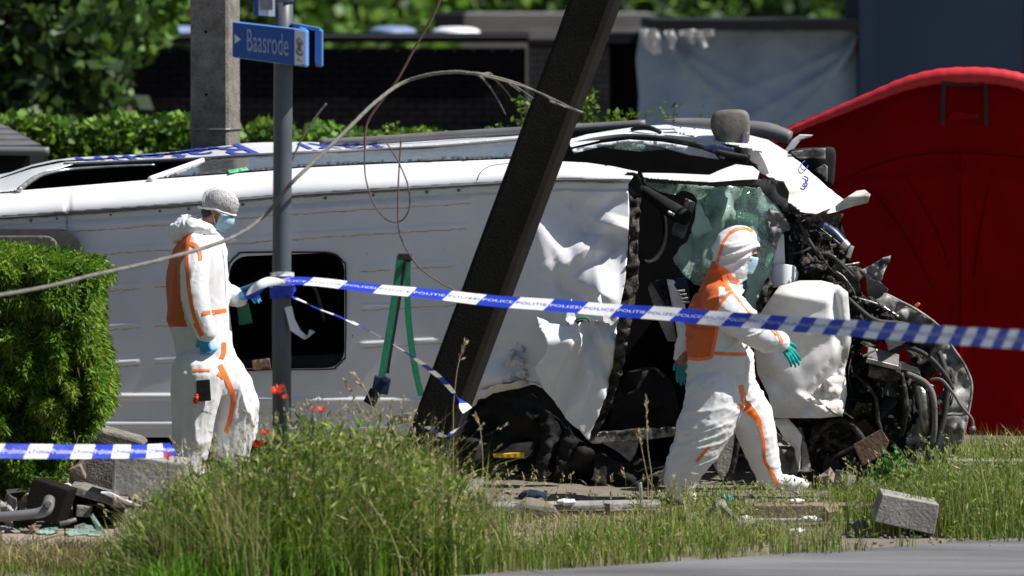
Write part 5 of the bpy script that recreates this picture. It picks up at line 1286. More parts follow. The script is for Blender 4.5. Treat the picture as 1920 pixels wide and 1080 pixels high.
def person_left():
    Y0 = 29.7
    J = lambda x, y, dy=0.0: Vector(W(x, y, Y0 + dy))
    t = thing('person', 'person in hair net, blue mask and white coverall walking right with a blue folder', 'person', (float(W(385, 0, Y0)[0]), Y0, .17), 'workers in white protective coveralls')
    hm, P, rot = head_mb(J(413, 392), math.radians(-8), math.radians(24), s=1.0, neck_to=J(378, 452))
    b = MB(); b.v, b.f, b.m = hm.v, hm.f, hm.m
    b.limb([J(378, 452), J(378, 520), J(384, 620), J(384, 680)], [.12, .14, .14, .14])
    b.limb([J(360, 470, -.14), J(358, 545, -.22), J(384, 620, -.22)], [.055, .042, .03])
    b.limb([J(385, 470, .15), J(405, 545, .2), J(450, 556, .12)], [.055, .042, .03])
    b.limb([J(372, 690, -.08), J(358, 800, -.08), J(350, 890, -.08), J(385, 897, -.08)], [.09, .06, .04, .035])
    b.limb([J(400, 690, .08), J(448, 770, .09), J(425, 880, .1), J(460, 890, .1)], [.09, .06, .04, .035])
    v, f, n = remesh(b, .009, 3); mk('body', v, f, 'skin', t, smooth=True)
    for sd in (-1,):
        mb = MB().ell(P(.078, sd * .032, .001), (.010, .012, .006), rot); mk('eye', mb.v, mb.f, 'hair', t, smooth=True)
        mb = MB().limb([P(.080, sd * .048, .014), P(.096, sd * .016, .020)], [.0045, .006], 8); mk('eyebrow', mb.v, mb.f, 'hair', t, smooth=True)
    hr = MB().ell(P(-.014, 0, .036), (.104, .083, .084), rot, 20, 14); hr.ell(P(-.055, 0, -.05), (.055, .066, .05), rot)
    v, f, n = remesh(hr, .006, 3); mk('hair', v, f, 'hair', t, smooth=True)
    # hair net
    cv = MB().ell(P(-.016, 0, .038), (.122, .096, .096), rot @ Matrix.Rotation(-.12, 3, 'Y'), 30, 20)
    v, f, n = remesh(cv, .005, 2); v = wrinkle(v, n, .003, 5, 60, (1, 1, .35))
    c = v[f].mean(1); rel = np.array([(rot.inverted() @ (Vector(q) - Vector(P(0, 0, 0))))[:] for q in c])
    keep = rel[:, 2] > -.002 + .26 * rel[:, 0] * 0 + np.where(rel[:, 0] < 0, .35 * rel[:, 0], .06 * rel[:, 0])
    mk('hair_net', v, f[keep], 'cap_net', t, smooth=True)
    pts = []
    for k in range(33):
        a = 2 * math.pi * k / 32; x = .120 * math.cos(a); z = (.35 * x if x < 0 else .06 * x) - .004; pts.append(P(x - .014, .094 * math.sin(a) * .98, z))
    mb = MB().tube(pts, [.006 + .002 * math.sin(k * 2.1) for k in range(33)], 8); mk('net_band', mb.v, mb.f, 'suit', t, smooth=True)
    # mask
    mv = []; mf = []; nu, nw = 14, 9
    for i in range(nw + 1):
        u = i / nw
        for j in range(nu + 1):
            a = -1.25 + 2.5 * j / nu; z = -.012 - .112 * u; r = .090 + .030 * math.cos(a * 1.2) * math.sin(math.pi * min(1, u * 1.15 + .12)) + .002 * (i % 2)
            mv.append(P(-.004 + r * math.cos(a), r * math.sin(a) * .75, z))
    for i in range(nw):
        for j in range(nu): k = i * (nu + 1) + j; mf.append((k, k + 1, k + nu + 2, k + nu + 1))
    mm = mk('face_mask', mv, mf, 'mask_blue', t, smooth=True); so = mm.modifiers.new('s', 'SOLIDIFY'); so.thickness = .003
    for z0, z1 in ((-.02, -.002), (-.105, -.045)):
        mb = MB().tube([P(.03, -.066, z0), P(.01, -.078, (z0 + z1) / 2), P(-.012, -.082, z1)], .0016, 5); mk('ear_loop', mb.v, mb.f, 'suit', t)
    # coverall
    g = MB()
    g.loft([(J(386, 740), .15, .14), (J(387, 715), .185, .17), (J(386, 680), .186, .18), (J(380, 640), .188, .18), (J(373, 600), .198, .18), (J(371, 560), .200, .185), (J(372, 515), .194, .20), (J(374, 480), .178, .205), (J(377, 452), .140, .185), (J(384, 430), .085, .11), (J(388, 418), .065, .075)])
    g.limb([J(366, 466, -.15), J(362, 503, -.215), J(364, 550, -.235), J(374, 590, -.235), J(386, 622, -.22)], [.104, .096, .088, .080, .068])
    g.limb([J(385, 470, .15), J(400, 530, .20), J(420, 550, .14), J(446, 558, .08)], [.105, .088, .078, .060])
    g.limb([J(372, 700, -.08), J(364, 760, -.09), J(358, 820, -.09), J(352, 885, -.08)], [.178, .150, .128, .105])
    g.limb([J(402, 690, .05), J(430, 722, .08), J(446, 760, .09), J(440, 810, .09), J(428, 885, .10)], [.168, .150, .140, .125, .10])
    v, f, n = remesh(g, .009, 4)
    v = folds(v, n, 13, (.12, 0, .99), (.9, .3, -.1), .020); v = wrinkle(v, n, .0022, 33, 18.0, (1.2, .6, .6))
    c = v[f].mean(1); px, py = proj(c); mi = np.zeros(len(f), int)
    mi[inpoly(px, py, [(354, 434), (345, 470), (338, 500), (339, 560), (348, 602), (352, 612), (280, 615), (280, 434)])] = 1
    mi[inpoly(px, py, [(336, 460), (352, 440), (354, 470), (334, 500), (324, 500)])] = 1
    mk('coverall', v, f, ['suit', 'suit_orange'], t, mi=mi, smooth=True)
    B = (v, f)
    # loose hood lying on the shoulders
    h = MB(); h.limb([J(408, 442, -.03), J(385, 428, -.12), J(360, 424, -.15), J(340, 432, -.10), J(334, 440, 0), J(340, 430, .1), J(372, 418, .12)], [.025, .040, .050, .052, .052, .045, .03], 12); h.ell(J(352, 434), (.12, .14, .035), Matrix.Rotation(.35, 3, 'Y'), 18, 12); h.limb([J(330, 446, -.02), J(326, 436, 0), J(345, 414, .02), J(368, 409, .04)], [.03, .04, .04, .022], 10)
    hv, hf, hn = remesh(h, .008, 3); hv = wrinkle(hv, hn, .010, 15, 17, (1, .7, 1)); mk('hood', hv, hf, 'suit', t, smooth=True)
    for pts, w in (([(356, 438), (352, 455), (350, 490), (354, 540), (362, 585), (371, 610)], 7), ([(366, 606), (374, 620), (379, 630)], 9), ([(350, 455), (366, 460), (374, 472), (376, 488)], 7), ([(380, 432), (398, 438)], 6),
                   ([(380, 587), (400, 585), (424, 582)], 7), ([(420, 642), (420, 660), (416, 672)], 8), ([(361, 694), (380, 694), (394, 695)], 4), ([(412, 684), (424, 708), (436, 738), (436, 760)], 9), ([(408, 700), (420, 708)], 7), ([(436, 760), (430, 790), (422, 812)], 8)):
        ribbon('orange_seam', B, pts, w, 'orange_tape', t)
    ribbon('zip_flap', B, [(414, 440), (422, 480), (426, 540), (428, 600)], 5, 'suit', t, .006)
    # near gloved fist
    w0 = J(380, 628, -.22); d = (J(388, 664, -.22) - w0)
    hb = hand_mb(w0, d, (.45, 1, .1), .215, curl=.95, spread=.04, thumb_side=-1)
    v, f, n = remesh(hb, .0042, 2); mk('glove', v, f, 'glove_blue', t, smooth=True)
    # far hand holding the folder
    w0 = J(446, 558, .06); d = (J(480, 545, .02) - w0)
    hb = hand_mb(w0, d, (.1, .3, -1), .18, curl=.75, spread=.05, thumb_side=1)
    v, f, n = remesh(hb, .0042, 2); mk('glove', v, f, 'glove_blue', t, smooth=True)
    for x, y, dy in ((356, 890, -.08), (432, 890, .1)):
        mb = MB().limb([J(x - 4, y, dy), J(x + 26, y + 3, dy)], [.055, .045]); v, f, n = remesh(mb, .009, 3); mk('overshoe', v, f, 'suit', t, smooth=True)
    # held things are things of their own
    q = [J(450, 541, -.02), J(506, 520, -.10), J(520, 528, .16), J(462, 551, .2)]
    lo = [p - Vector((0, 0, .008)) for p in q]; hi = [p + Vector((0, 0, .006)) for p in q]
    tag(mk('folder', lo + hi, [(3, 2, 1, 0), (4, 5, 6, 7), (0, 1, 5, 4), (1, 2, 6, 5), (2, 3, 7, 6), (3, 0, 4, 7)], 'blue_board', bevel=.003), 'flat blue folder held out by the person in the hair net', 'folder')
    bag = thing('notebook', 'black pocket book hanging at the thigh of the person in the hair net', 'notebook', tuple(J(381, 755, -.25)))
    q = MB(); q.box(J(382, 732, -.25), (.085, .03, .135), Matrix.Rotation(-.06, 3, 'Y')); mk('cover', q.v, q.f, 'black_plastic', bag, bevel=.004)
    q = MB(); q.limb([J(369, 742, -.26), J(367, 752, -.26)], [.014, .018], 10); mk('red_tag', q.v, q.f, 'poppy', bag, smooth=True)
    return t
person_left()

# ================================================================== STREET SIGN
YSg = 26.8
sx = float(W(527, 0, YSg)[0])
sg = thing('street_sign', 'grey post with blue arrow sign reading Baasrode and police tape tied round it', 'sign', (sx, YSg, 0))
mb = MB(); mb.tube([(sx, YSg, -.1), (sx - .004, YSg, 1.4), (sx + .012, YSg, 2.9), (sx + .014, YSg, 3.32)], .0545, 20)
mk('post', mb.v, mb.f, 'post_paint', sg, smooth=True)
mb = MB(); z = float(W(530, -2, YSg)[2]); mb.tube([(sx + .014, YSg, z - .02), (sx + .014, YSg, z + .05)], .062, 20); mk('post_collar', mb.v, mb.f, 'galvanised', sg, smooth=True)
def signbox(name, x0, x1, yL0, yL1, yR0, yR1, Ya, Yb, parent, dep=.14, rad=.035):
    """box sign whose front face runs from (x0,Ya) to (x1,Yb)"""
    A0, A1, B0, B1 = [Vector(W(*q)) for q in ((x0, yL0, Ya), (x0, yL1, Ya), (x1, yR0, Yb), (x1, yR1, Yb))]
    ax_ = (B0 - A0).normalized(); dn = Vector((-ax_.y, ax_.x, 0)).normalized(); dn = dn if dn.y > 0 else -dn
    vs = []; fs = []; n = 6; prof = []
    for k in range(n + 1):
        a = math.pi / 2 * k / n; prof.append((rad * (1 - math.cos(a)), rad * (1 - math.sin(a))))   # (along, inwards)
    def col(P0, P1, al): return al
    return A0, A1, B0, B1, ax_, dn
A0, A1, B0, B1, ax_, dn = signbox('s', 436, 574, 40, 108, 56, 126, 26.62, 26.5, sg)
dep = Vector((.055, .15, .0))
def plate(name, P, th, m, parent, off=Vector((0, 0, 0)), bev=.006):
    """P: 4 corners TL,BL,BR,TR ; thickness vector th"""
    q = [p + off for p in P]; r = [p + th for p in q]
    return mk(name, q + r, [(0, 1, 2, 3), (7, 6, 5, 4), (0, 4, 5, 1), (1, 5, 6, 2), (2, 6, 7, 3), (3, 7, 4, 0)], m, parent, bevel=bev)
shell = plate('sign_panel', [A0, A1, B1, B0], dep * .32, 'sign_edge', sg, bev=.012)
ins = .006; fr = Vector((0, -.004, 0))
def onface(u, v, o=0.0):
    a = A0.lerp(B0, u); b = A1.lerp(B1, u); return a.lerp(b, v) + Vector((0, -.004 - o, 0))
plate('sign_face', [onface(.0, .03), onface(.0, .97), onface(.84, .985), onface(.84, .015)], Vector((0, .004, 0)), 'sign_blue', sg, bev=0)
plate('sign_face', [onface(.845, .02), onface(.845, .98), onface(.985, .93), onface(.985, .07)], Vector((0, .004, 0)), 'sign_white', sg, bev=0)
tv, tf = text_arr('Baasrode'); w_ = tv[:, 0].max(); h_ = tv[:, 1].max()
vs = [onface(.20 + .56 * a / w_, .76 - .60 * b / h_, .003) for a, b in tv]; mk('lettering', vs, tf, 'sign_letter', sg)
ar = [onface(*q, .003) for q in ((.03, .34), (.03, .60), (.115, .47))]
mk('arrow', ar, [(0, 1, 2)], 'sign_white', sg)
def ringp(cu, cv, ru, rv, wd=.0045):
    mb = MB(); mb.tube([onface(cu + ru * math.cos(a), cv + rv * math.sin(a), .004) for a in np.linspace(0, 2 * math.pi, 15)], wd, 5); return mb
for q in ((.915, .34, .042, .10), (.915, .60, .042, .10)):
    mb = ringp(*q); mk('bicycle_wheel', mb.v, mb.f, 'galvanised', sg)
mb = MB().tube([onface(.915, .34, .004), onface(.94, .46, .004), onface(.915, .60, .004), onface(.89, .46, .004), onface(.915, .34, .004)], .004, 5); mk('bicycle_frame', mb.v, mb.f, 'galvanised', sg)
mb = MB().tube([onface(.88, .82, .004), onface(.95, .83, .004)], .005, 5); mk('number_mark', mb.v, mb.f, 'galvanised', sg)
# second sign behind, seen end on
C0, C1 = [Vector(W(*q)) for q in ((544, 44, 27.0), (544, 118, 27.0))]; D0, D1 = [Vector(W(*q)) for q in ((602, 58, 26.72), (602, 126, 26.72))]
bk = thing('direction_sign', 'second blue sign box behind the Baasrode sign, seen from its end', 'sign', tuple(C1))
plate('sign_panel', [C0, C1, D1, D0], Vector((.01, .05, 0)), 'sign_blue', bk, bev=.01)
e_ = Vector((.0, -.006, 0))
plate('end_frame', [Vector(W(590, 50, 26.70)), Vector(W(590, 120, 26.70)), Vector(W(605, 126, 26.68)), Vector(W(605, 56, 26.68))], Vector((0, .09, 0)), 'sign_edge', bk, bev=.01)
plate('end_frame', [Vector(W(560, 50, 26.66)), Vector(W(560, 122, 26.66)), Vector(W(575, 126, 26.64)), Vector(W(575, 54, 26.64))], Vector((0, .09, 0)), 'sign_edge', bk, bev=.01)
plate('end_recess', [Vector(W(575, 54, 26.70)), Vector(W(575, 124, 26.70)), Vector(W(590, 124, 26.71)), Vector(W(590, 56, 26.71))], Vector((0, .05, 0)), 'interior_black', bk, bev=0)
plate('top_rail', [Vector(W(546, 42, 26.74)), Vector(W(546, 48, 26.74)), Vector(W(600, 60, 26.68)), Vector(W(600, 52, 26.68))], Vector((0, .09, 0)), 'sign_edge', bk, bev=.004)
up = thing('upper_sign', 'lower corner of a blue edged white sign cut off by the top of the frame', 'sign', tuple(W(500, 30, 26.7)))
plate('sign_plate', [Vector(W(472, -70, 26.72)), Vector(W(476, 30, 26.72)), Vector(W(516, 32, 26.72)), Vector(W(516, -70, 26.72))], Vector((.0, .02, 0)), 'sign_blue', up, bev=.003)
plate('sign_face', [Vector(W(484, -70, 26.70)), Vector(W(485, 29, 26.70)), Vector(W(515, 31, 26.70)), Vector(W(515, -70, 26.70))], Vector((.0, .01, 0)), 'sign_white', up, bev=0)
plate('sign_symbol', [Vector(W(487, -70, 26.685)), Vector(W(488, 18, 26.685)), Vector(W(511, 19, 26.685)), Vector(W(511, -70, 26.685))], Vector((.0, .01, 0)), 'slate', up, bev=0)

# ================================================================== POLICE TAPE
def tape(label, path, width, block, words, up_=(0, 0, 1), group='police tapes across the verge', start=0.0, tsc=.62, letter=True, slant=.5):
    """path: (px,py,Y,twist)"""
    c = cat_rom([tuple(W(x, y, Y)) + (tw,) for x, y, Y, tw in path], 14)
    P3 = [Vector(q[:3]) for q in c]; tw = [q[3] for q in c]
    s = [0.0]
    for a, b in zip(P3[:-1], P3[1:]): s.append(s[-1] + (b - a).length)
    L = s[-1]; S_ = np.array(s)
    arr = np.array([q[:] for q in P3])
    def at(u, v, off=0.0):
        u = min(max(u, 0), L); p = Vector([float(np.interp(u, S_, arr[:, k])) for k in range(3)])
        t = Vector([float(np.interp(min(u + .02, L), S_, arr[:, k]) - np.interp(max(u - .02, 0), S_, arr[:, k])) for k in range(3)]).normalized()
        a = -.35 - float(np.interp(u, S_, tw)); z = Vector(up_); z = (z - t * z.dot(t)).normalized(); y = t.cross(z)
        d = z * math.cos(a) + y * math.sin(a); n = t.cross(d)
        if n.y > 0: n = -n
        curl = .004 * math.sin(u * 9) * (v * v)
        return p + d * (v * width / 2) + n * (off + curl)
    root = thing('police_tape', label, 'police tape', tuple(P3[0]), group)
    u = -start; k = 0; sub = 3
    while u < L:
        vs = []; ua, ub = u, u + block
        if ub > 0:
            for i in range(sub * 2 + 1):
                for v in (-1, 0, 1):
                    x = ua + (ub - ua) * i / (sub * 2) + slant * width * .5 * v; vs.append(at(x, v))
            fs = []
            for i in range(sub * 2):
                for j in range(2): q = i * 3 + j; fs.append((q, q + 3, q + 4, q + 1))
            vs2 = [p + Vector((0, .0012, 0)) for p in vs]; n = len(vs)
            F = fs + [tuple(i + n for i in reversed(q)) for q in fs]
            mk('blue_band' if k % 2 == 0 else 'white_band', vs + vs2, F, 'tape_blue' if k % 2 == 0 else 'tape_white', root, smooth=True)
            if letter:
                tv, tf = words[k % len(words)]; w_ = tv[:, 0].max(); h_ = tv[:, 1].max(); lw = block * .9
                mk('lettering', [at(ua + block * .05 + lw * a / w_ , (b / h_ - .5) * tsc * 1.0, .0016) for a, b in tv], tf, 'tape_white' if k % 2 == 0 else 'tape_blue', root)
        u = ub; k += 1
    return root
WA = [text_arr('POLICE'), text_arr('POLITIE'), text_arr('POLIZEI')]
WB = [text_arr('Politie'), text_arr('a.Politie')]
tape('blue and white police tape stretched from the sign post to the right frame edge', [(530, 526, 26.72, .8), (600, 530, 26.7, .75), (700, 540, 26.7, .7), (850, 556, 26.7, .6), (1000, 570, 26.6, .5), (1200, 585, 26.4, .4), (1400, 601, 25.8, .25), (1600, 616, 24.5, .1), (1800, 630, 22.8, .0), (2000, 642, 20.8, 0)], .094, .200, WA, start=.05, tsc=.40)
tape('blue and white police tape running from the grass to the left frame edge', [(-80, 846, 24.9, 0), (60, 846, 25.1, 0), (180, 847, 25.4, .05), (290, 845, 25.8, .15), (326, 842, 26.0, .4)], .082, .150, WB, start=.05, slant=.7)
tape('slack twisted police tape drooping from the sign post to the leaning pole', [(534, 552, 26.75, 1.0), (590, 575, 26.8, 1.1), (660, 604, 26.9, 1.0), (720, 636, 27.0, 1.1), (780, 672, 27.1, 1.1), (830, 715, 27.3, 1.0), (858, 748, 27.4, .8), (876, 770, 27.4, .6)], .080, .085, WA, start=.02, letter=False)
tape('loose end of police tape curling below the knot on the sign post', [(540, 575, 26.75, .3), (546, 602, 26.75, .6), (556, 624, 26.74, .3), (568, 634, 26.74, .9), (580, 634, 26.74, 1.2), (586, 620, 26.74, .5)], .055, .5, WA, letter=False, start=.52)
tape('short tape end lying in the grass beside the leaning pole', [(878, 788, 27.5, 1.1), (855, 806, 27.5, 1.0), (836, 818, 27.4, .9), (800, 800, 27.3, 1.0)], .04, .07, WA, letter=False)
# knot of tape round the post
kn = thing('tape_knot', 'crumpled blue and white tape knotted round the grey sign post', 'police tape', (sx, YSg - .05, 1.6))
def band_round(py, h, m, seed, rx=.066):
    mb = MB(); z = float(W(528, py, YSg)[2]); vs = []; fs = []; n = 28
    for i in range(n):
        a = 2 * math.pi * i / n
        for j in range(4):
            v = j / 3 - .5; r = rx + .006 * float(vn(np.array([a * 2.5, v * 5]), seed)); vs.append((sx + r * math.cos(a), YSg + r * math.sin(a), z + v * h + .012 * math.sin(a + seed)))
    for i in range(n):
        for j in range(3): p = i * 4 + j; q = ((i + 1) % n) * 4 + j; fs.append((p, q, q + 1, p + 1))
    mk('tape_turn', vs, fs, m, kn, smooth=True)
band_round(547, .05, 'tape_blue', 1, .070); band_round(530, .045, 'tape_white', 2, .074); band_round(538, .03, 'tape_blue', 5, .078); band_round(516, .025, 'tape_white', 3, .068)
def scrap(name, path, w, m, seed=0):
    c = cat_rom([tuple(W(*q)) for q in path], 6); vs = []; 
    for i, p in enumerate(c):
        a = i * .5 + seed; k = w * (math.sin(math.pi * (i + .7) / (len(c) + .4))) ** .5
        vs += [Vector(p) + Vector((0, math.cos(a) * .01, k / 2)), Vector(p) + Vector((0, -.02 + .012 * math.sin(a), 0)), Vector(p) + Vector((0, math.sin(a) * .01, -k / 2))]
    fs = []
    for i in range(len(c) - 1):
        for j in range(2): q = i * 3 + j; fs.append((q, q + 3, q + 4, q + 1))
    mk(name, vs, fs, m, kn, smooth=True)
scrap('tape_fold', [(462, 552, 26.6), (480, 538, 26.55), (505, 528, 26.6), (535, 530, 26.68)], .055, 'tape_white'); scrap('tape_fold', [(458, 556, 26.62), (478, 548, 26.6), (496, 536, 26.62)], .06, 'tape_blue', 2)

# ================================================================== CABLES, STRAP
def cable(name, label, path, r, m, n=8, cat='cable'):
    mb = MB().tube(cat_rom([tuple(W(*q)) for q in path], 10), r, n); o = mk(name, mb.v, mb.f, m, smooth=True); return tag(o, label, cat)
YC = 27.2
mainp = [(-60, 560, 25.2), (0, 553, 25.3), (90, 537, 25.5), (170, 517, 25.7), (290, 490, 26.0), (400, 459, 26.4), (460, 432, 26.6), (505, 395, 26.7), (545, 345, 26.5), (590, 302, 26.6), (650, 244, 26.8), (700, 195, 27.0), (750, 158, YC), (800, 141, YC), (850, 135, YC), (880, 137, YC)]
cc = cat_rom([tuple(W(*q)) for q in mainp], 8)
wr = thing('broken_cable', 'long frayed grey overhead cable arching from the left edge to the leaning pole', 'cable', tuple(cc[0]))
for k in range(5):     # twisted strands
    pts = []
    for i, p in enumerate(cc):
        a = i * .55 + k * 1.256; pts.append(Vector(p) + Vector((math.cos(a) * .005, 0, math.sin(a) * .005)))
    mb = MB().tube(pts, .0068, 6); mk('strand', mb.v, mb.f, 'cable', wr, smooth=True)
fr_ = random.Random(4)
for k in range(7):
    e = [(1000, 185), (1060, 202), (1092, 212), (960, 185), (935, 158), (975, 172), (948, 215)][k]
    o = fr_.uniform(-5, 5)
    pts = [(870 + k * 3, 137, YC), (905, 143 + o, YC), ((905 + e[0]) / 2, (143 + e[1]) / 2 - 8 + o, YC + .1), (e[0], e[1], YC + .2)]
    pipe('frayed_strand', pts, [.009, .007, .005, .003], 'cable', wr)
pipe('frayed_strand', [(1030, 190, 27.9), (1060, 200, 27.9), (1092, 211, 27.92)], .007, 'cable', wr)
cable('dangling_cable', 'short pale frayed cable end hanging behind the sign post', [(612, 194, 27), (590, 222, 27), (565, 262, 27), (545, 310, 27), (535, 352, 27)], [.006, .012][0], 'cable')
RW = 27.35
cable('rusty_wire', 'thin rusty wire running down from the top edge to the frayed cable', [(832, -20, RW), (812, 30, RW), (775, 95, RW), (745, 150, RW), (715, 190, RW), (688, 232, RW), (684, 280, RW)], .0075, 'rust_wire')
cable('wire_loop', 'thin brown wire looping down in front of the gutter rail', [(684, 280, 27.4), (685, 330, 27.4), (700, 380, 27.4), (725, 412, 27.4), (752, 414, 27.4), (768, 388, 27.4), (764, 345, 27.4), (745, 300, 27.4), (725, 268, 27.4)], .0045, 'rust_wire')
cable('wire_loop', 'thin grey brown wire hanging to the green strap and off behind the leaning pole', [(752, 262, 27.5), (748, 320, 27.5), (746, 380, 27.5), (748, 430, 27.5), (762, 468, 27.5), (790, 505, 27.6), (840, 538, 27.8), (890, 560, 28.4)], .005, 'rust_wire')
# green ratchet strap propped against the roof
st = thing('ratchet_strap', 'green ratchet strap with black edge draped over the van roof beside the leaning pole', 'strap', tuple(W(740, 740, 30.3)))
def strp(name, pts, w, m, Y):
    L_ = []; c = cat_rom(pts, 6); vs = []
    for i, (x, y) in enumerate(c):
        a, b = c[max(i - 1, 0)], c[min(i + 1, len(c) - 1)]; tx, ty = b[0] - a[0], b[1] - a[1]; l = math.hypot(tx, ty)
        nx, ny = -ty / l * w / 2, tx / l * w / 2
        vs += [W(x + nx, y + ny, Y), W(x - nx, y - ny, Y), W(x - nx, y - ny, Y + .02), W(x + nx, y + ny, Y + .02)]
    fs = []
    for i in range(len(c) - 1):
        for j in range(4): fs.append((i * 4 + j, i * 4 + (j + 1) % 4, (i + 1) * 4 + (j + 1) % 4, (i + 1) * 4 + j))
    fs.append((0, 3, 2, 1)); fs.append(tuple((len(c) - 1) * 4 + j for j in range(4)))
    return mk(name, vs, fs, m, st)
strp('webbing', [(750, 480), (744, 530), (735, 590), (725, 650), (715, 712)], 13, 'green_strap', 30.55)
strp('black_edge', [(760, 484), (752, 540), (742, 600), (732, 660), (726, 700)], 7, 'black_web', 30.57)
strp('webbing', [(764, 490), (764, 560), (768, 620), (778, 690), (790, 742)], 12, 'green_strap', 30.60)
q = MB().box(Vector(W(759, 481, 30.5)), (.09, .06, .04)); q.tube([W(766, 486, 30.48), W(766, 486, 30.56)], .022, 12); mk('buckle', q.v, q.f, 'black_web', st, bevel=.004)
q = MB().box(Vector(W(715, 722, 30.5)), (.11, .06, .11), Matrix.Rotation(.2, 3, 'Y')); q.tube([W(722, 712, 30.44), W(722, 712, 30.56)], .025, 14); rt_ = mk('ratchet', q.v, q.f, 'navy_clad', st, bevel=.008)
q = MB().box(Vector(W(698, 745, 30.5)), (.08, .04, .10), Matrix.Rotation(.5, 3, 'Y')); mk('ratchet_handle', q.v, q.f, 'black_plastic', rt_, bevel=.006)

# ================================================================== CONIFER HEDGE
CY = 28.3
cf = thing('conifer_hedge', 'clipped bright green conifer hedge block at the left edge in front of the van', 'hedge', (float(W(60, 0, CY)[0]), CY + .5, 0))
ctop = lambda x: np.interp(x, [-160, 0, 40, 90, 130, 165, 190, 215], [468, 478, 482, 490, 496, 506, 540, 580])
def cright(y): return np.interp(y, [470, 520, 600, 660, 720, 780, 830, 880, 930], [128, 166, 170, 176, 192, 192, 152, 110, 100])
n = 26000; rr_ = np.random.RandomState(77)
x = rr_.uniform(-150, 222, n); y = rr_.uniform(450, 940, n)
bump_ = vn(np.stack([x * .045, y * .03], -1), 8)
ok = (y > ctop(x) + 6 * bump_ + 4) & (x < cright(y) + 8 * bump_); x, y, bump_ = x[ok], y[ok], bump_[ok]
edge = np.clip(np.minimum((y - ctop(x)) / 30, (cright(y) - x) / 30), 0, 1)
dpth = (1 - np.sqrt(edge)) * .35 * rr_.uniform(.2, 1.3, len(x)) - bump_ * .16 + rr_.uniform(0, .12, len(x))
base_ = W(x, y, CY + dpth)
# top of the block
nt = 5000; xt = rr_.uniform(-150, 180, nt); dt_ = rr_.uniform(0, 1.1, nt)
zt = W(xt, ctop(xt), CY)[:, 2] - .02; tb_ = np.stack([W(xt, ctop(xt), CY)[:, 0], CY + .1 + dt_, zt + rr_.uniform(-.05, .03, nt)], -1)
ns_ = 3500; ys_ = rr_.uniform(500, 920, ns_); ds_ = rr_.uniform(.05, 1.1, ns_)
sb_ = W(cright(ys_) - 6, ys_, CY); sb_[:, 1] += ds_
base_ = np.concatenate([base_, tb_, sb_]); nb = len(base_)
vv, ff, cc_ = [], [], []
pal = np.array([(.045, .11, .010), (.08, .17, .014), (.11, .21, .016), (.15, .25, .022), (.20, .28, .035), (.24, .23, .045)])
nz_ = vn(base_ * 4.5, 12)
pick = np.clip(((nz_ + 1) * 2.6 + rr_.uniform(-.9, .9, nb)).astype(int), 0, 5)
col_ = pal[pick] * rr_.uniform(.75, 1.3, (nb, 1))
main = np.stack([rr_.normal(.15, .45, nb), rr_.normal(-.75, .3, nb), rr_.normal(-.35, .5, nb)], -1); main /= np.linalg.norm(main, axis=1)[:, None]
for k in range(4):
    d_ = main + rr_.normal(0, .6, (nb, 3)); d_ /= np.linalg.norm(d_, axis=1)[:, None]
    L_ = rr_.uniform(.025, .070, nb)[:, None]; b_ = np.cross(d_, rr_.normal(size=(nb, 3))); b_ /= np.linalg.norm(b_, axis=1)[:, None]
    droop = np.array([0, 0, -.15]) * L_
    wv = .0070
    p0 = base_; p1 = base_ + d_ * L_ * .55; p2 = base_ + d_ * L_ + droop
    vv.append(np.stack([p0, p1 + b_ * wv, p2, p1 - b_ * wv], 1).reshape(-1, 3)); cc_.append(np.repeat(col_ * (1 + .12 * (k % 2)), 4, 0))
vv = np.concatenate(vv); cc_ = np.concatenate(cc_)
mk('foliage', vv, np.arange(len(vv)).reshape(-1, 4), 'leaf', cf, cols=cc_)
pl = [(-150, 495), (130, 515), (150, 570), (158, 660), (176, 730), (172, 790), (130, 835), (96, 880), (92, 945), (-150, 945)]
panel('dark_core', pl, CY + .10, 'core_green', cf, step=16, th=.95, crump=.08)  # dark solid core added so the hedge is not see-through

for k in range(26):
    x_, y_ = R.uniform(-60, 170), R.uniform(500, 880); a_ = R.uniform(-.6, .6); b_ = R.uniform(12, 34)
    pipe('twig', [(x_, y_, CY + .05), (x_ + b_ * math.sin(a_) * .5, y_ + b_ * .4, CY - .04), (x_ + b_ * math.sin(a_), y_ + b_, CY - .08)], [.004, .003, .002], 'bark', cf, n=5, seg=3)

# ================================================================== GRASS
def blades(bx, by, h, wd, cols, seed, lean=.35, segs=3):
    rr = np.random.RandomState(seed); n = len(bx); z0 = hgt(bx, by)
    a = rr.uniform(0, 2 * np.pi, n); ln = np.abs(rr.normal(0, lean, n)) * h
    dx, dy = np.cos(a) * ln, np.sin(a) * ln; f = rr.uniform(0, 2 * np.pi, n); wx, wy = np.cos(f) * wd, np.sin(f) * wd
    lv = []; 
    for s in range(segs + 1):
        t = s / segs; w = (1 - t) ** .7; c = np.stack([bx + dx * t ** 2, by + dy * t ** 2, z0 + h * (t - .15 * t ** 3)], -1)
        o = np.stack([wx * w, wy * w, 0 * wx], -1); lv.append(c - o); lv.append(c + o)
    v = np.stack(lv, 1); k = 2 * (segs + 1); base = np.arange(n)[:, None] * k
    fs = [base + np.array([[2 * s, 2 * s + 1, 2 * s + 3, 2 * s + 2]]) for s in range(segs)]
    cols = np.asarray(cols); c = cols[rr.randint(0, len(cols), n)] * rr.uniform(.7, 1.3, (n, 1))
    tip = lv[-1]
    return v.reshape(-1, 3), np.concatenate(fs), np.repeat(c, k, 0), tip
GR = [(.08, .16, .010), (.13, .23, .018), (.18, .29, .025), (.05, .10, .010), (.28, .35, .06), (.36, .37, .13), (.09, .14, .025), (.14, .21, .02), (.34, .30, .14)]
DRY = [(.42, .34, .17), (.52, .43, .24), (.34, .31, .12), (.26, .29, .09)]
gr_ = np.random.RandomState(5)
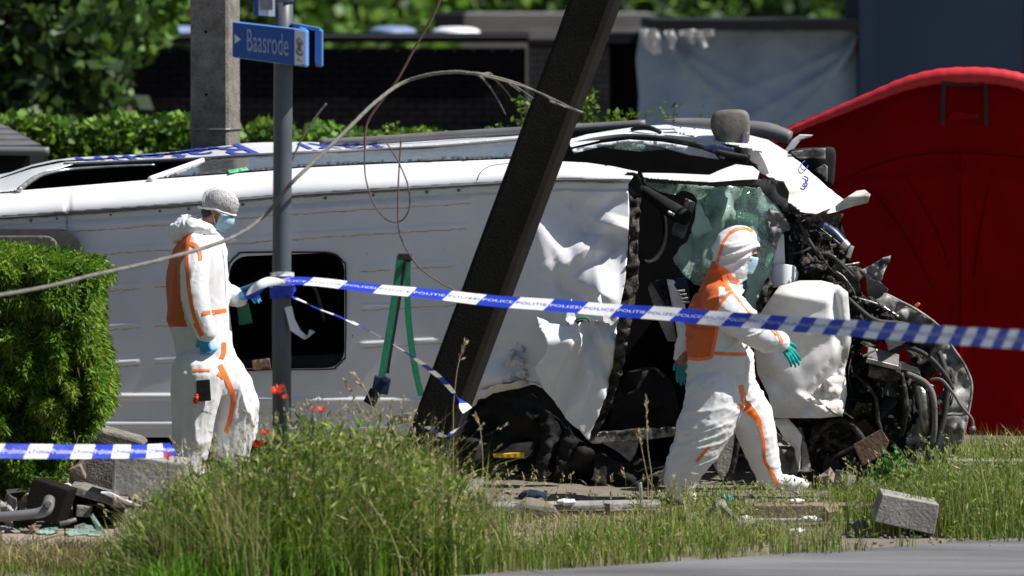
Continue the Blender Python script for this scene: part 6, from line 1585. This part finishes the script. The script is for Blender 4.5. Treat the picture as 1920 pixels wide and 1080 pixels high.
def topline(px): return np.interp(px, [-100, 120, 180, 215, 250, 300, 350, 420, 480, 540, 600, 660, 720, 780, 830, 870, 900, 1000, 1100, 1200, 1260, 1340, 1450, 1560, 1640, 1720, 1800, 1860, 1960],
                                 [1050, 1045, 1030, 1000, 950, 890, 850, 815, 805, 758, 738, 772, 745, 790, 830, 870, 900, 965, 975, 955, 925, 930, 925, 915, 890, 865, 850, 838, 830])
def scatter(n, px0, px1, Y0, Y1):
    px = gr_.uniform(px0, px1, n); y = gr_.uniform(Y0, Y1, n); return px, (px - 960) / FP * y / 1.0, y
V_, F_, C_ = [], [], []
def addb(r):
    o = sum(len(q) for q in V_); V_.append(r[0]); F_.append(r[1] + o); C_.append(r[2])
roadY = lambda px: np.interp(px, [0, 860, 1920], [24.80, 25.98, 27.60])
def bare(px, y):
    """True where the rubble and the slabs lie open"""
    px = np.asarray(px); y = np.asarray(y); q = vn(np.stack([px * .02, y * 3.0], -1), 44)
    a = (px > 1385) & (px < 1640) & (y > 27.75) & (y < 29.0)
    b = (px > 1270) & (px < 1420) & (y > 27.9) & (y < 29.1)
    c = (px > 1640) & (px < 1775) & (y > 27.3) & (y < 28.0)
    d = (px > 880) & (px < 1270) & (y > 28.1)
    return ((a | b | c | d) & (q > -.75)) | (q > .82)
# tall weedy clump in the foreground: tufts of mixed blades, each leaning its own way, and a tangle of small leaves
def tufts(nt, per, px0, px1, Y0, Y1, lo, hi, wd, cols, seed, rad=.05, lean=.35, over=0):
    rr = np.random.RandomState(seed); tp = rr.uniform(px0, px1, nt); ty = rr.uniform(Y0, Y1, nt)
    tz = W(tp, topline(tp) + over, ty)[:, 2]; ok = (tz > .05) & (ty > roadY(tp) + .1) & (~bare(tp, ty) | (rr.uniform(0, 1, nt) < .12)); tp, ty, tz = tp[ok], ty[ok], tz[ok]; n = len(tp)
    hm = tz * rr.uniform(lo, hi, n) * (1 + .22 * vn(np.stack([tp * .016, ty * 1.6], -1), 3))
    tx = (tp - 960) / FP * ty; x = np.repeat(tx, per) + rr.normal(0, rad, n * per); y = np.repeat(ty, per) + rr.normal(0, rad, n * per)
    h = np.clip(np.repeat(hm, per) * rr.uniform(.45, 1.08, n * per), .04, 1.3)
    a = np.repeat(rr.uniform(0, 6.283, n), per) + rr.normal(0, .9, n * per); ln = np.abs(np.repeat(rr.normal(0, lean, n), per) + rr.normal(0, lean * .6, n * per)) * h
    z0 = hgt(x, y); f = rr.uniform(0, 6.283, n * per); wx, wy = np.cos(f) * wd, np.sin(f) * wd; dx, dy = np.cos(a) * ln, np.sin(a) * ln; lv = []; segs = 4
    for s_ in range(segs + 1):
        t = s_ / segs; w = (1 - t) ** .6; c = np.stack([x + dx * t ** 2, y + dy * t ** 2, z0 + h * (t - .25 * (ln / np.maximum(h, .01)) * t ** 3)], -1); o = np.stack([wx * w, wy * w, 0 * wx], -1); lv += [c - o, c + o]
    v = np.stack(lv, 1); k = 2 * (segs + 1); base = np.arange(n * per)[:, None] * k; fs = np.concatenate([base + np.array([[2 * q, 2 * q + 1, 2 * q + 3, 2 * q + 2]]) for q in range(segs)])
    cols = np.asarray(cols); tc = cols[rr.randint(0, len(cols), n)]; c = np.repeat(tc, per, 0) * .65 + cols[rr.randint(0, len(cols), n * per)] * .35; c = c * rr.uniform(.7, 1.3, (n * per, 1))
    return v.reshape(-1, 3), fs, np.repeat(c, k, 0)
addb(tufts(900, 14, 160, 900, 25.5, 27.5, .25, .85, .0042, GR + GR + DRY[3:], 41, .05, .4))
addb(tufts(70, 16, 230, 880, 25.6, 27.4, .85, 1.12, .0036, GR + DRY[2:], 44, .06, .35))
addb(tufts(260, 8, 200, 890, 25.5, 27.3, .3, .95, .0085, GR, 42, .05, .7))
addb(tufts(160, 12, 220, 890, 25.5, 27.3, .5, 1.05, .0028, DRY + GR[4:6], 43, .07, .5))
def litter(n, px0, px1, Y0, Y1, size, cols, seed, over=0, pw=1.0, cap=9.):
    rr = np.random.RandomState(seed); tp = rr.uniform(px0, px1, n); ty = rr.uniform(Y0, Y1, n); tz = W(tp, topline(tp) + over + 26 * vn(np.stack([tp * .03, ty * 2], -1), seed), ty)[:, 2]
    ok = (tz > .03) & (ty > roadY(tp) + .06) & ~bare(tp, ty); tp, ty, tz = tp[ok], ty[ok], np.minimum(tz[ok], cap); q = np.stack([(tp - 960) / FP * ty, ty, tz * rr.uniform(0, 1, len(tp)) ** pw], -1)
    return leaves(q, size, cols, aspect=.17, seed=seed, droop=np.array([[0, 0, .8]]), jitter=.8)
addb(tufts(420, 12, 120, 900, 25.30, 25.9, .18, .42, .0045, [(.14, .34, .02), (.20, .42, .03), (.10, .26, .02), (.26, .40, .06)], 45, .06, .4))
addb(litter(12000, 190, 890, 25.6, 27.4, .075, GR + GR + DRY[2:3] + [(.30, .22, .12), (.10, .08, .04)], 51, 60, 1.2))
addb(litter(5000, 200, 870, 25.6, 27.3, .085, GR[:5] + GR[:5] + [(.16, .34, .05)], 58, 50, 1.1))
addb(litter(2600, 200, 870, 25.6, 27.4, .026, [(.50, .50, .30), (.55, .45, .32), (.35, .40, .2), (.6, .6, .5)], 52, -2, .5))
addb(litter(6500, 860, 1980, 26.3, 29.6, .045, GR + GR + DRY + [(.22, .16, .09), (.10, .07, .04)], 53, 30, 1.0, .24))
addb(litter(4500, 1560, 2000, 28.0, 30.5, .050, GR + DRY[2:], 54, 20, .9, .6))
addb(tufts(220, 10, 1180, 1990, 28.0, 30.2, .4, 1.1, .0036, GR[2:] + DRY[2:], 55, .05, .35, 10))
addb(tufts(520, 12, 1600, 2060, 30.6, 32.6, .5, 1.1, .0042, GR + DRY[2:], 56, .06, .35, -32))
addb(tufts(170, 9, 860, 1560, 26.4, 28.2, .9, 1.8, .0036, GR + DRY[2:], 57, .05, .4, 50))
addb(tufts(60, 9, 1170, 1330, 28.3, 29.2, .8, 1.3, .0034, GR + DRY[2:], 59, .05, .35, -10))
# undergrowth everywhere on the verge
px, x, y = scatter(32000, -80, 2000, 25.4, 29.6)
m_ = (y > roadY(px) + .05 + .12 * vn(np.stack([px * .02, y], -1), 6)) & ~((px < 230) & (y > 27.35)) & ((px < 860) | (y < 29.2 + .4 * vn(np.stack([px * .03, y * 2], -1), 2)))
px, x, y = px[m_], x[m_], y[m_]
d_ = vn(np.stack([x * 2.2, y * 1.6], -1), 14) + .6 * vn(np.stack([x * 5, y * 4], -1), 15)
k_ = ~bare(px, y) & (d_ > np.where((px > 850) & (px < 1450) & (y > 27.0), .15, -.55) + .9 * gr_.uniform(-.3, 1, len(x)) ** 3); px, x, y, d_ = px[k_], x[k_], y[k_], d_[k_]
h = np.clip(.11 + .08 * d_ + gr_.uniform(-.05, .10, len(px)), .03, .4) * np.where((px > 850) & (px < 1200) & (y > 27.9), .45, 1) * np.where(px < 240, .45, 1)
addb(blades(x, y, h, .0036, GR, 2, .35, 3))
# right hand clump with thinner taller stalks
px, x, y = scatter(3500, 1180, 2000, 27.9, 29.5)
tz = W(px, topline(px) + 8, y)[:, 2]; k_ = ~bare(px, y); px, x, y, tz = px[k_], x[k_], y[k_], tz[k_]; h = np.clip(tz * gr_.uniform(.4, 1.15, len(px)), .08, .75)
addb(blades(x, y, h, .0032, GR + DRY[2:] + [(.20, .26, .07)], 3, .25, 4))
px, x, y = scatter(2500, 1560, 2000, 28.3, 30.6); tz = W(px, topline(px), y)[:, 2]
addb(blades(x, y, np.clip(tz * gr_.uniform(.5, 1.1, len(px)), .1, .8), .0034, GR + [(.22, .29, .08)], 4, .2, 4))
# thatch at the left foreground
px, x, y = scatter(4500, -80, 330, 26.2, 27.25)
addb(blades(x, y, gr_.uniform(.04, .16, len(px)), .0032, DRY + [(.10, .07, .035), (.07, .05, .03)], 6, .9, 3))
px, x, y = scatter(3500, 860, 1500, 27.6, 29.4); addb(blades(x, y, gr_.uniform(.02, .10, len(px)), .003, DRY + [(.16, .20, .05)], 7, .9, 3))
o = mk('grass', np.concatenate(V_), np.concatenate(F_), 'grass', None, cols=np.concatenate(C_), loc=(0, 27, 0)); tag(o, 'long green roadside grass growing over the verge', 'grass', kind='stuff')
# stalks with seed heads
def heads(px, x, y, h, cols, seed, fat=.006, hl=.07):
    rr = np.random.RandomState(seed); v, f, c, tip = blades(x, y, h, .0015, GR[:5] + GR[:4] + DRY[3:], seed, .30, 5)
    n = len(x); k = 9; VV = [v]; FF = [f]; CC = [c]; o = len(v)
    t = rr.uniform(0, 1, (n, k)); 
    low = v.reshape(n, -1, 3)[:, -4]; d = tip - low; d /= np.linalg.norm(d, axis=1)[:, None]
    p = tip[:, None] - d[:, None] * (t * hl)[..., None]; p = p.reshape(-1, 3); dd = np.repeat(d, k, 0)
    lv, lf, lc = leaves(p, .026, cols, seed=seed + 1, aspect=.30, droop=dd, jitter=.35)
    VV.append(lv); FF.append(lf + o); CC.append(lc)
    return np.concatenate(VV), np.concatenate(FF), np.concatenate(CC), tip
px, x, y = scatter(900, 210, 930, 25.6, 27.5); tz = W(px, topline(px) - 34, y)[:, 2]
A_ = heads(px, x, y, np.clip(tz * gr_.uniform(.35, 1.08, len(px)), .1, 1.5), DRY + [(.40, .44, .2), (.46, .36, .26)], 31)
px, x, y = scatter(620, 1180, 1980, 28.0, 30.2); tz = W(px, topline(px) - 20, y)[:, 2]
B_ = heads(px, x, y, np.clip(tz * gr_.uniform(.6, 1.25, len(px)), .1, 1.0), [(.30, .36, .12), (.24, .30, .09), (.36, .33, .16)], 32)
px, x, y = scatter(60, 860, 1300, 27.9, 29.0)
D_ = heads(px, x, y, gr_.uniform(.2, .42, len(px)), DRY, 33)
v = np.concatenate([A_[0], B_[0], D_[0]]); f = np.concatenate([A_[1], B_[1] + len(A_[0]), D_[1] + len(A_[0]) + len(B_[0])])
o = mk('seed_stalks', v, f, 'grass', None, cols=np.concatenate([A_[2], B_[2], D_[2]]), loc=(0, 27, 0)); tag(o, 'straw coloured seed heads standing above the verge grass', 'grass', kind='stuff')
# wheat-like tall heads by the leaning pole, each a plant
def stalk(pts, label, r=.011, group='tall dry grass heads by the leaning pole', nsp=26, m='straw'):
    c = cat_rom([tuple(W(*q)) for q in pts], 6); b = c[0]
    t = thing('grass_stalk', label, 'grass stalk', (b[0], b[1], 0), group); q = MB().tube([(b[0], b[1], 0)] + c, .0022, 5); mk('stem', q.v, q.f, m, t)
    c = np.array(c); e = c[-1] - c[-4]; n = nsp; u = NR.uniform(0, 1, n)[:, None]; p = c[-1] - (c[-1] - c[len(c) // 2]) * u * .8; e = e / np.linalg.norm(e)
    v, f, cl = leaves(p + NR.normal(0, .003, p.shape), .032, [(.42, .33, .20), (.50, .40, .26), (.36, .30, .16)], seed=int(b[0] * 100) % 1000, aspect=.34, droop=np.repeat(e[None], n, 0), jitter=.3)
    o = mk('seed_head', v, f, 'grass', t, cols=cl); tag(o, kind='stuff')
for i, (a, b, c_) in enumerate([((770, 900), (752, 830), (728, 782)), ((800, 880), (782, 828), (768, 790)), ((758, 860), (756, 800), (754, 765)), ((690, 790), (664, 745), (648, 716)), ((705, 790), (690, 740), (664, 700)),
                                ((850, 760), (858, 690), (872, 640)), ((905, 850), (900, 800), (892, 780)), ((1215, 900), (1205, 850), (1198, 812)), ((1222, 890), (1214, 830), (1212, 742)), ((960, 900), (975, 930), (990, 960))][:9]):
    lb = ['thick pinkish grass head leaning left beside the ratchet strap', 'dry grass head just left of the leaning pole foot', 'upright pale grass head below the ratchet', 'pale grass head crossing the lower hatch rim', 'pale grass head right of the one crossing the hatch rim',
          'bright grass head standing in front of the leaning pole', 'dry grass head before the dark wheel arch', 'dry grass head left of the striding person', 'tallest thin stalk left of the striding person'][i]
    stalk([(a[0], a[1], 27.5), (b[0], b[1], 27.5), (c_[0], c_[1], 27.5)], lb)
# poppies
def poppy(x, y, Y, s, label, col='poppy'):
    c = Vector(W(x, y, Y)); t = thing('poppy', label, 'flower', (c.x, c.y, 0), 'red poppies in the tall grass')
    q = MB().tube([(c.x, c.y + .01, 0), (c.x + .01, c.y, c.z * .6), tuple(c)], .002, 5); mk('stem', q.v, q.f, 'core_green', t)
    for k in range(4):
        a = k * math.pi / 2 + x; vs = []; fs = []
        for i in range(4):
            for j in range(5):
                r = s * i / 3; b = a + (j - 2) * .42; vs.append(c + Vector((r * .85 * math.cos(b) + s * .1 * math.sin(k * 3 + j), r * .7 * math.sin(b), r * (.62 + .30 * math.sin(k * 1.7 + x)) + s * .14 * math.sin(j * 2.4 + i + k))))
        for i in range(3):
            for j in range(4): p = i * 5 + j; fs.append((p, p + 5, p + 6, p + 1))
        mk('petal', vs, fs, col, t, smooth=True)
for x, y, s, lb in ((521, 738, .050, 'largest bright red poppy at the foot of the sign post'), (485, 838, .038, 'bright red poppy low in the grass left of the sign post'), (602, 772, .032, 'dull orange poppy right of the sign post in the grass'), (498, 815, .030, 'half hidden poppy between the two bright ones'),
                    (534, 748, .024, 'small poppy bud beside the largest poppy'), (314, 858, .03, 'rusty orange poppy where the left tape enters the grass'), (586, 768, .018, 'small dull poppy just left of the dull orange one')):
    poppy(x, y, 25.75, s, lb)
c = Vector(W(446, 957, 26.3)); q = MB()
for k in range(9): a = k * .7; q.limb([c, c + Vector((.018 * math.cos(a), -.006, .018 * math.sin(a)))], [.003, .006], 6)
tag(mk('cornflower', q.v, q.f, 'sign_edge', smooth=True), 'tiny blue flower in the grass below the poppies', 'flower')
# leafy weed right
wd = thing('leafy_weed', 'bright green leafy weed beside the rusty metal plate', 'plant', tuple(G(1690, 925)), None)
for k in range(9):
    a = Vector(W(1690 + (k - 4) * 3, 925, 29.2)); b = Vector(W(1688 + (k - 4) * 13, 838 + abs(k - 3) * 12, 29.2 + (k % 3) * .08)); q = MB().tube([a, a.lerp(b, .5) + Vector((0, -.03, .02)), b], .003, 5); mk('stem', q.v, q.f, 'core_green', wd)
    u = NR.uniform(.25, 1, 34)[:, None]; p = np.array(a) * (1 - u) + np.array(b) * u + NR.normal(0, .018, (34, 3)); v, f, cl = leaves(p, .045, [(.06, .20, .03), (.09, .27, .04), (.05, .15, .025)], seed=k, aspect=.6); tag(mk('leaf_cluster', v, f, 'leaf', wd, cols=cl), kind='stuff')

# ================================================================== DEBRIS
def block(name, label, pts, dep, m, cat='rubble', group=None, bev=.006, Y=None, jit=.004, rough=.004):
    """slab: front outline (px,py) at depth Y, carried back by dep (m)"""
    Y = Y if Y else 28.6
    f = [Vector(W(x, y, Y + (q[2] if len(q) > 2 else 0))) for q in pts for x, y in [(q[0], q[1])]]
    b = [p + Vector(dep) if hasattr(dep, '__len__') else p + Vector((0, dep, 0)) for p in f]
    n = len(f); fs = [tuple(range(n)), tuple(2 * n - 1 - i for i in range(n))] + [(i, n + i, n + (i + 1) % n, (i + 1) % n) for i in range(n)]
    vs = [tuple(p + Vector((R.uniform(-jit, jit), R.uniform(-jit, jit), R.uniform(-jit, jit)))) for p in f + b]
    o = mk(name, vs, fs, m)
    bm_ = o.modifiers.new('b', 'BEVEL'); bm_.width = bev; bm_.segments = 2; bm_.limit_method = 'ANGLE'
    return tag(o, label, cat, group)
block('paving_stone', 'dark square slab standing on edge behind the bent grey pipe', [(64, 897), (128, 919), (106, 984), (48, 972), (50, 930)], (.06, .05, .01), 'concrete_dark', 'slab', Y=28.0)
block('broken_post', 'mossy concrete post chunk lying left to right below the conifer', [(152, 862), (205, 846), (262, 870), (262, 925), (128, 916), (130, 880)], .26, 'concrete', 'concrete', Y=28.6, jit=.01)
block('broken_brick', 'brown broken brick leaning on the concrete post chunk', [(126, 880), (152, 872), (160, 896), (134, 906)], .1, 'slab_brown', 'brick', Y=28.4, jit=.008)
block('broken_brick', 'small grey brown brick between the tilted slab and the upright block', [(214, 930), (240, 934), (236, 954), (210, 950)], .1, 'slab_brown', 'brick', Y=27.95, jit=.008)
block('broken_brick', 'grey broken brick lying behind the bent pipe end', [(142, 948), (172, 952), (168, 972), (140, 968)], .12, 'concrete', 'brick', Y=28.0, jit=.008)
block('post_cap', 'long rounded concrete beam end behind the blue and white tape, below the conifer', [(160, 808), (182, 803), (262, 826), (272, 838), (210, 842), (160, 828)], .30, 'concrete', 'concrete', Y=29.2, jit=.006, bev=.02)
block('concrete_block', 'upright pale grey concrete block at the left edge of the tall grass', [(212, 856), (226, 852), (350, 868), (352, 960), (300, 940), (210, 930)], .30, 'concrete_pale', 'concrete', Y=28.0, bev=.015)
block('tilted_slab', 'long thin dark slab tilted down to the right under the concrete post', [(130, 914), (150, 916), (270, 952), (274, 958), (200, 945), (130, 926)], .4, 'concrete', 'slab', Y=28.05)
block('void_shade_block', 'black block standing in for the shade under the tilted slab', [(134, 930), (200, 948), (232, 985), (140, 985)], .2, 'interior_black', 'slab', Y=28.3)  # shade below the tilted slab put in as a black block
block('white_sheet_piece', 'white triangular sheet lying on the tilted slab', [(188, 923), (204, 924), (262, 950), (240, 948)], .06, 'white_paint', 'debris', Y=27.95, bev=.002)
block('white_trim_piece', 'curved white trim strip behind the dark square slab', [(12, 918), (64, 914), (62, 920), (14, 926)], .04, 'dirty_white', 'debris', Y=28.25, bev=.003)
block('white_trim_piece', 'short white trim end right of the dark square slab', [(100, 912), (128, 905), (134, 912), (112, 918)], .05, 'white_paint', 'debris', Y=28.3, bev=.003)
bp = thing('bent_pipe', 'thick bent grey steel pipe lying at the bottom left', 'pipe', tuple(G(40, 985)))
pipe('tube', [(-90, 972, 27.75), (-20, 970, 27.75), (40, 966, 27.75), (72, 962, 27.75), (86, 956, 27.76), (90, 948, 27.8), (92, 938, 27.88)], [.030, .030, .031, .032, .036, .038, .036], 'galvanised', bp, n=14)
mb = MB().tube([W(91, 944, 27.76), W(91, 946, 27.70)], .02, 12); mk('pipe_plug', mb.v, mb.f, 'concrete', bp)
pipe('tube', [(112, 982, 27.9), (128, 979, 27.9), (142, 974, 27.92)], .014, 'galvanised', bp)
for i, (pts, lb) in enumerate([(([(14, 924), (30, 934), (34, 962), (22, 966), (8, 940)]), 'crumpled grey sheet piece behind the left end of the pipe'), (([(34, 940), (52, 922), (60, 930), (50, 968), (38, 966)]), 'dark bent sheet piece between pipe and square slab'), (([(-20, 930), (10, 942), (26, 968), (-20, 975)]), 'grey plate at the left frame edge above the pipe'),
                               (([(6, 978), (18, 968), (26, 984), (18, 992)]), 'small grey plate under the pipe end'), (([(-20, 985), (10, 985), (34, 996), (20, 1002), (-20, 1000)]), 'flat dark plate at the left edge under the pipe')]):
    o = panel('sheet_scrap', pts, 28.1 - i * .03, 'concrete_pale' if i in (2, 3) else 'scuffed_grey', None, step=6, th=.012, crump=.06, cscale=.04, seed=i + 3, rag=2); tag(o, lb, 'debris')
for i, (pts, lb) in enumerate([([(68, 996), (84, 990), (108, 988), (110, 996), (92, 1002), (72, 1000)], 'leftmost crazed green glass piece on the ground'), ([(120, 998), (140, 990), (150, 982), (172, 984), (178, 994), (160, 1002), (130, 1005)], 'middle crazed green glass piece, largest of the three'), ([(160, 1004), (170, 996), (186, 992), (190, 1005)], 'small glass piece beside the upright shard')]):
    o = panel('glass_piece', pts, lambda x, y, i=i: 27.75 - (y - 995) * .02, 'cracked_glass', None, step=4, th=.01, crump=.04, cscale=.07, seed=i); tag(o, lb, 'glass', 'green glass pieces at the bottom left')
o = panel('glass_shard', [(168, 966), (174, 963), (184, 978), (200, 1002), (192, 1006), (180, 990)], 27.7, 'cracked_glass', None, step=4, th=.01, crump=.03, cscale=.07); tag(o, 'upright curled shard of crazed glass at the edge of the grass', 'glass')
block('stone_piece', 'small round brown stone before the green glass', [(54, 988), (62, 984), (68, 998), (56, 1000)], .05, 'slab_brown', 'stone', Y=27.7, bev=.01)
# right side
block('concrete_block', 'large grey concrete block tipped over in the grass at the lower right', [(1656, 926), (1762, 946), (1752, 1002), (1638, 978)], .32, 'concrete_pale', 'concrete', Y=27.95, bev=.006)
block('rail_piece', 'low brown slab lying behind the grass at lower centre right', [(1414, 948), (1700, 946), (1700, 970), (1414, 974)], .16, 'slab_brown', 'slab', Y=28.9)
block('kerb_stone', 'grey kerb stone under the brown slab', [(1408, 974), (1600, 974), (1600, 992), (1408, 992)], .15, 'concrete_pale', 'kerb', Y=28.82)
block('kerb_stone', 'long pale kerb stone in front of the red tent', [(1780, 864), (2050, 866), (2050, 892), (1780, 890)], .2, 'concrete_pale', 'kerb', Y=30.6)
block('metal_plate', 'rusty brown metal plate leaning under the crushed engine', [(1600, 834), (1652, 805), (1667, 828), (1660, 850), (1618, 874)], .03, 'rust', 'metal plate', Y=30.1, bev=.004)
block('broken_concrete', 'pyramid shaped broken concrete lump below the striding person', [(1318, 985), (1345, 946), (1362, 944), (1385, 975), (1380, 992)], .25, 'concrete', 'concrete', Y=28.9, bev=.02, jit=.015)
block('broken_concrete', 'low dark earth and concrete lump at the centre of the verge', [(950, 965), (990, 938), (1040, 950), (1050, 975), (960, 985)], .3, 'ground', 'rubble', Y=28.9, bev=.03, jit=.02)
block('flat_kerb', 'flat broken kerb strip along the verge before the wheel arch', [(870, 950), (1240, 944), (1240, 952), (870, 962)], .22, 'concrete_pale', 'kerb', Y=29.3)
def crumple(name, label, x, y, Y, r, m, cat, sc=(1.4, 1, .6), seed=1, sz=.5):
    mb = MB().ell(W(x, y, Y), (r * sc[0], r * sc[1], r * sc[2]), None, 24, 16); v = np.array(mb.v); c = v.mean(0); d = v - c; k = 1 + .55 * ridge(v * (sz / r) * 2, seed)[:, None] * .6; v = c + d * k
    return tag(mk(name, v, mb.f, m, smooth=False), label, cat)
crumple('disposable_glove', 'crumpled bright blue glove on the ground between the striding legs', 1360, 934, 29.5, .035, 'glove_blue', 'glove')
crumple('blue_wrapper', 'light blue and black wrapper left of the leafy weed', 1640, 906, 29.6, .026, 'sign_edge', 'litter', seed=3)
crumple('white_fragment', 'white plastic fragment lying before the wheel arch', 1064, 942, 29.3, .045, 'white_paint', 'debris', (1.3, 1, .45), 5)
crumple('blue_cloth', 'small blue grey cloth scrap in the grass before the yellow plate', 1001, 930, 29.4, .055, 'tape_blue' if False else 'navy_clad', 'debris', seed=7)
crumple('white_scrap', 'small white scrap right of the broken concrete lump', 1400, 972, 28.7, .025, 'white_paint', 'debris', seed=8)
crumple('white_scrap', 'white scrap on the grey kerb stone at lower right', 1520, 972, 28.7, .030, 'white_paint', 'debris', (1.6, 1, .5), 9)
crumple('white_scrap', 'white scrap in the grass below the grey kerb stone', 1492, 996, 28.2, .032, 'white_paint', 'debris', (1.5, 1, .6), 10)
crumple('white_scrap', 'white scrap on the brown slab behind the grass', 1495, 940, 29.0, .030, 'white_paint', 'debris', (1.5, 1, .5), 11)
cable('metal_peg', 'thin bright metal peg standing left of the striding person', [(1203, 950, 29.3), (1202, 925, 29.3), (1200, 905, 29.3)], .012, 'bright_metal', cat='peg')
block('silver_bar', 'pale metal bar lying in the grass under the ratchet strap', [(735, 780), (772, 774), (774, 790), (740, 800)], .05, 'bright_metal', 'metal bar', Y=28.8)
# loose stones, each a thing
stones = [(238, 1000, 27.75, .05, 'concrete_pale', 'pale broken stone at the foot of the upright concrete block'), (20, 1004, 27.8, .035, 'slab_brown', 'small brown stone at the left frame edge below the pipe'), (150, 990, 27.9, .03, 'concrete', 'small grey stone behind the middle glass piece'),
          (905, 938, 29.0, .06, 'concrete', 'grey broken stone left of the verge kerb strip'), (880, 918, 29.4, .07, 'concrete_pale', 'pale rough stone just right of the tall grass clump'), (1010, 948, 29.2, .05, 'slab_brown', 'brown clod at the near edge of the kerb strip'), (1150, 952, 29.0, .04, 'concrete', 'small stone before the wheel arch'),
          (1290, 978, 28.7, .06, 'concrete', 'grey stone left of the pyramid shaped lump'), (1400, 985, 28.5, .05, 'concrete_pale', 'pale stone right of the pyramid shaped lump'), (1560, 962, 28.7, .05, 'slab_brown', 'brown stone on the brown slab'), (1610, 985, 28.3, .055, 'concrete', 'grey stone just left of the large tipped block'),
          (1780, 930, 29.4, .06, 'concrete_pale', 'pale stone right of the large tipped block'), (1585, 900, 29.9, .06, 'concrete', 'dark grey stone left of the rusty plate foot'), (1550, 896, 30.0, .05, 'slab_brown', 'brown stone under the crushed wing'), (1700, 880, 30.3, .06, 'concrete', 'grey stone behind the leafy weed'), (310, 985, 27.6, .06, 'concrete', 'grey stone in the left edge of the tall grass')]
for i, (x, y, Y, r, m, lb) in enumerate(stones):
    q = MB().box(W(x, y, Y), (r * 2.2, r * 1.6, r * 1.3), Matrix.Rotation(R.uniform(0, 3), 3, 'Z') @ Matrix.Rotation(R.uniform(-.4, .4), 3, 'X') @ Matrix.Rotation(R.uniform(-.4, .4), 3, 'Y'), jit=r * .28)
    tag(mk('stone', q.v, q.f, m, bevel=r * .08), lb, 'stone')
# grit and crumbs on the verge
mb = MB(); 
for k in range(2600):
    x = R.uniform(-60, 1980); Yg = R.uniform(27.4, 30.4); 
    if 240 < x < 850 and Yg < 28: continue
    s_ = R.uniform(.004, .018) * (1.6 if R.random() < .06 else 1); X = (x - 960) / FP * Yg; z = float(.0) + .004
    mb.box((X, Yg, z + .03 * 0 + s_ * .3), (s_ * R.uniform(.8, 2), s_, s_ * R.uniform(.4, 1)), Matrix.Rotation(R.uniform(0, 3), 3, 'Z') @ Matrix.Rotation(R.uniform(-.5, .5), 3, 'X'), R.choice([0, 0, 0, 1, 1, 2]))
v = np.array(mb.v); v[:, 2] += hgt(v[:, 0], v[:, 1]); mb.v = v.tolist()
o = mkb('grit', mb, ['concrete', 'slab_brown', 'concrete_pale'], loc=(0, 28, 0)); tag(o, 'crumbs of stone and glass scattered over the verge', 'grit', kind='stuff')
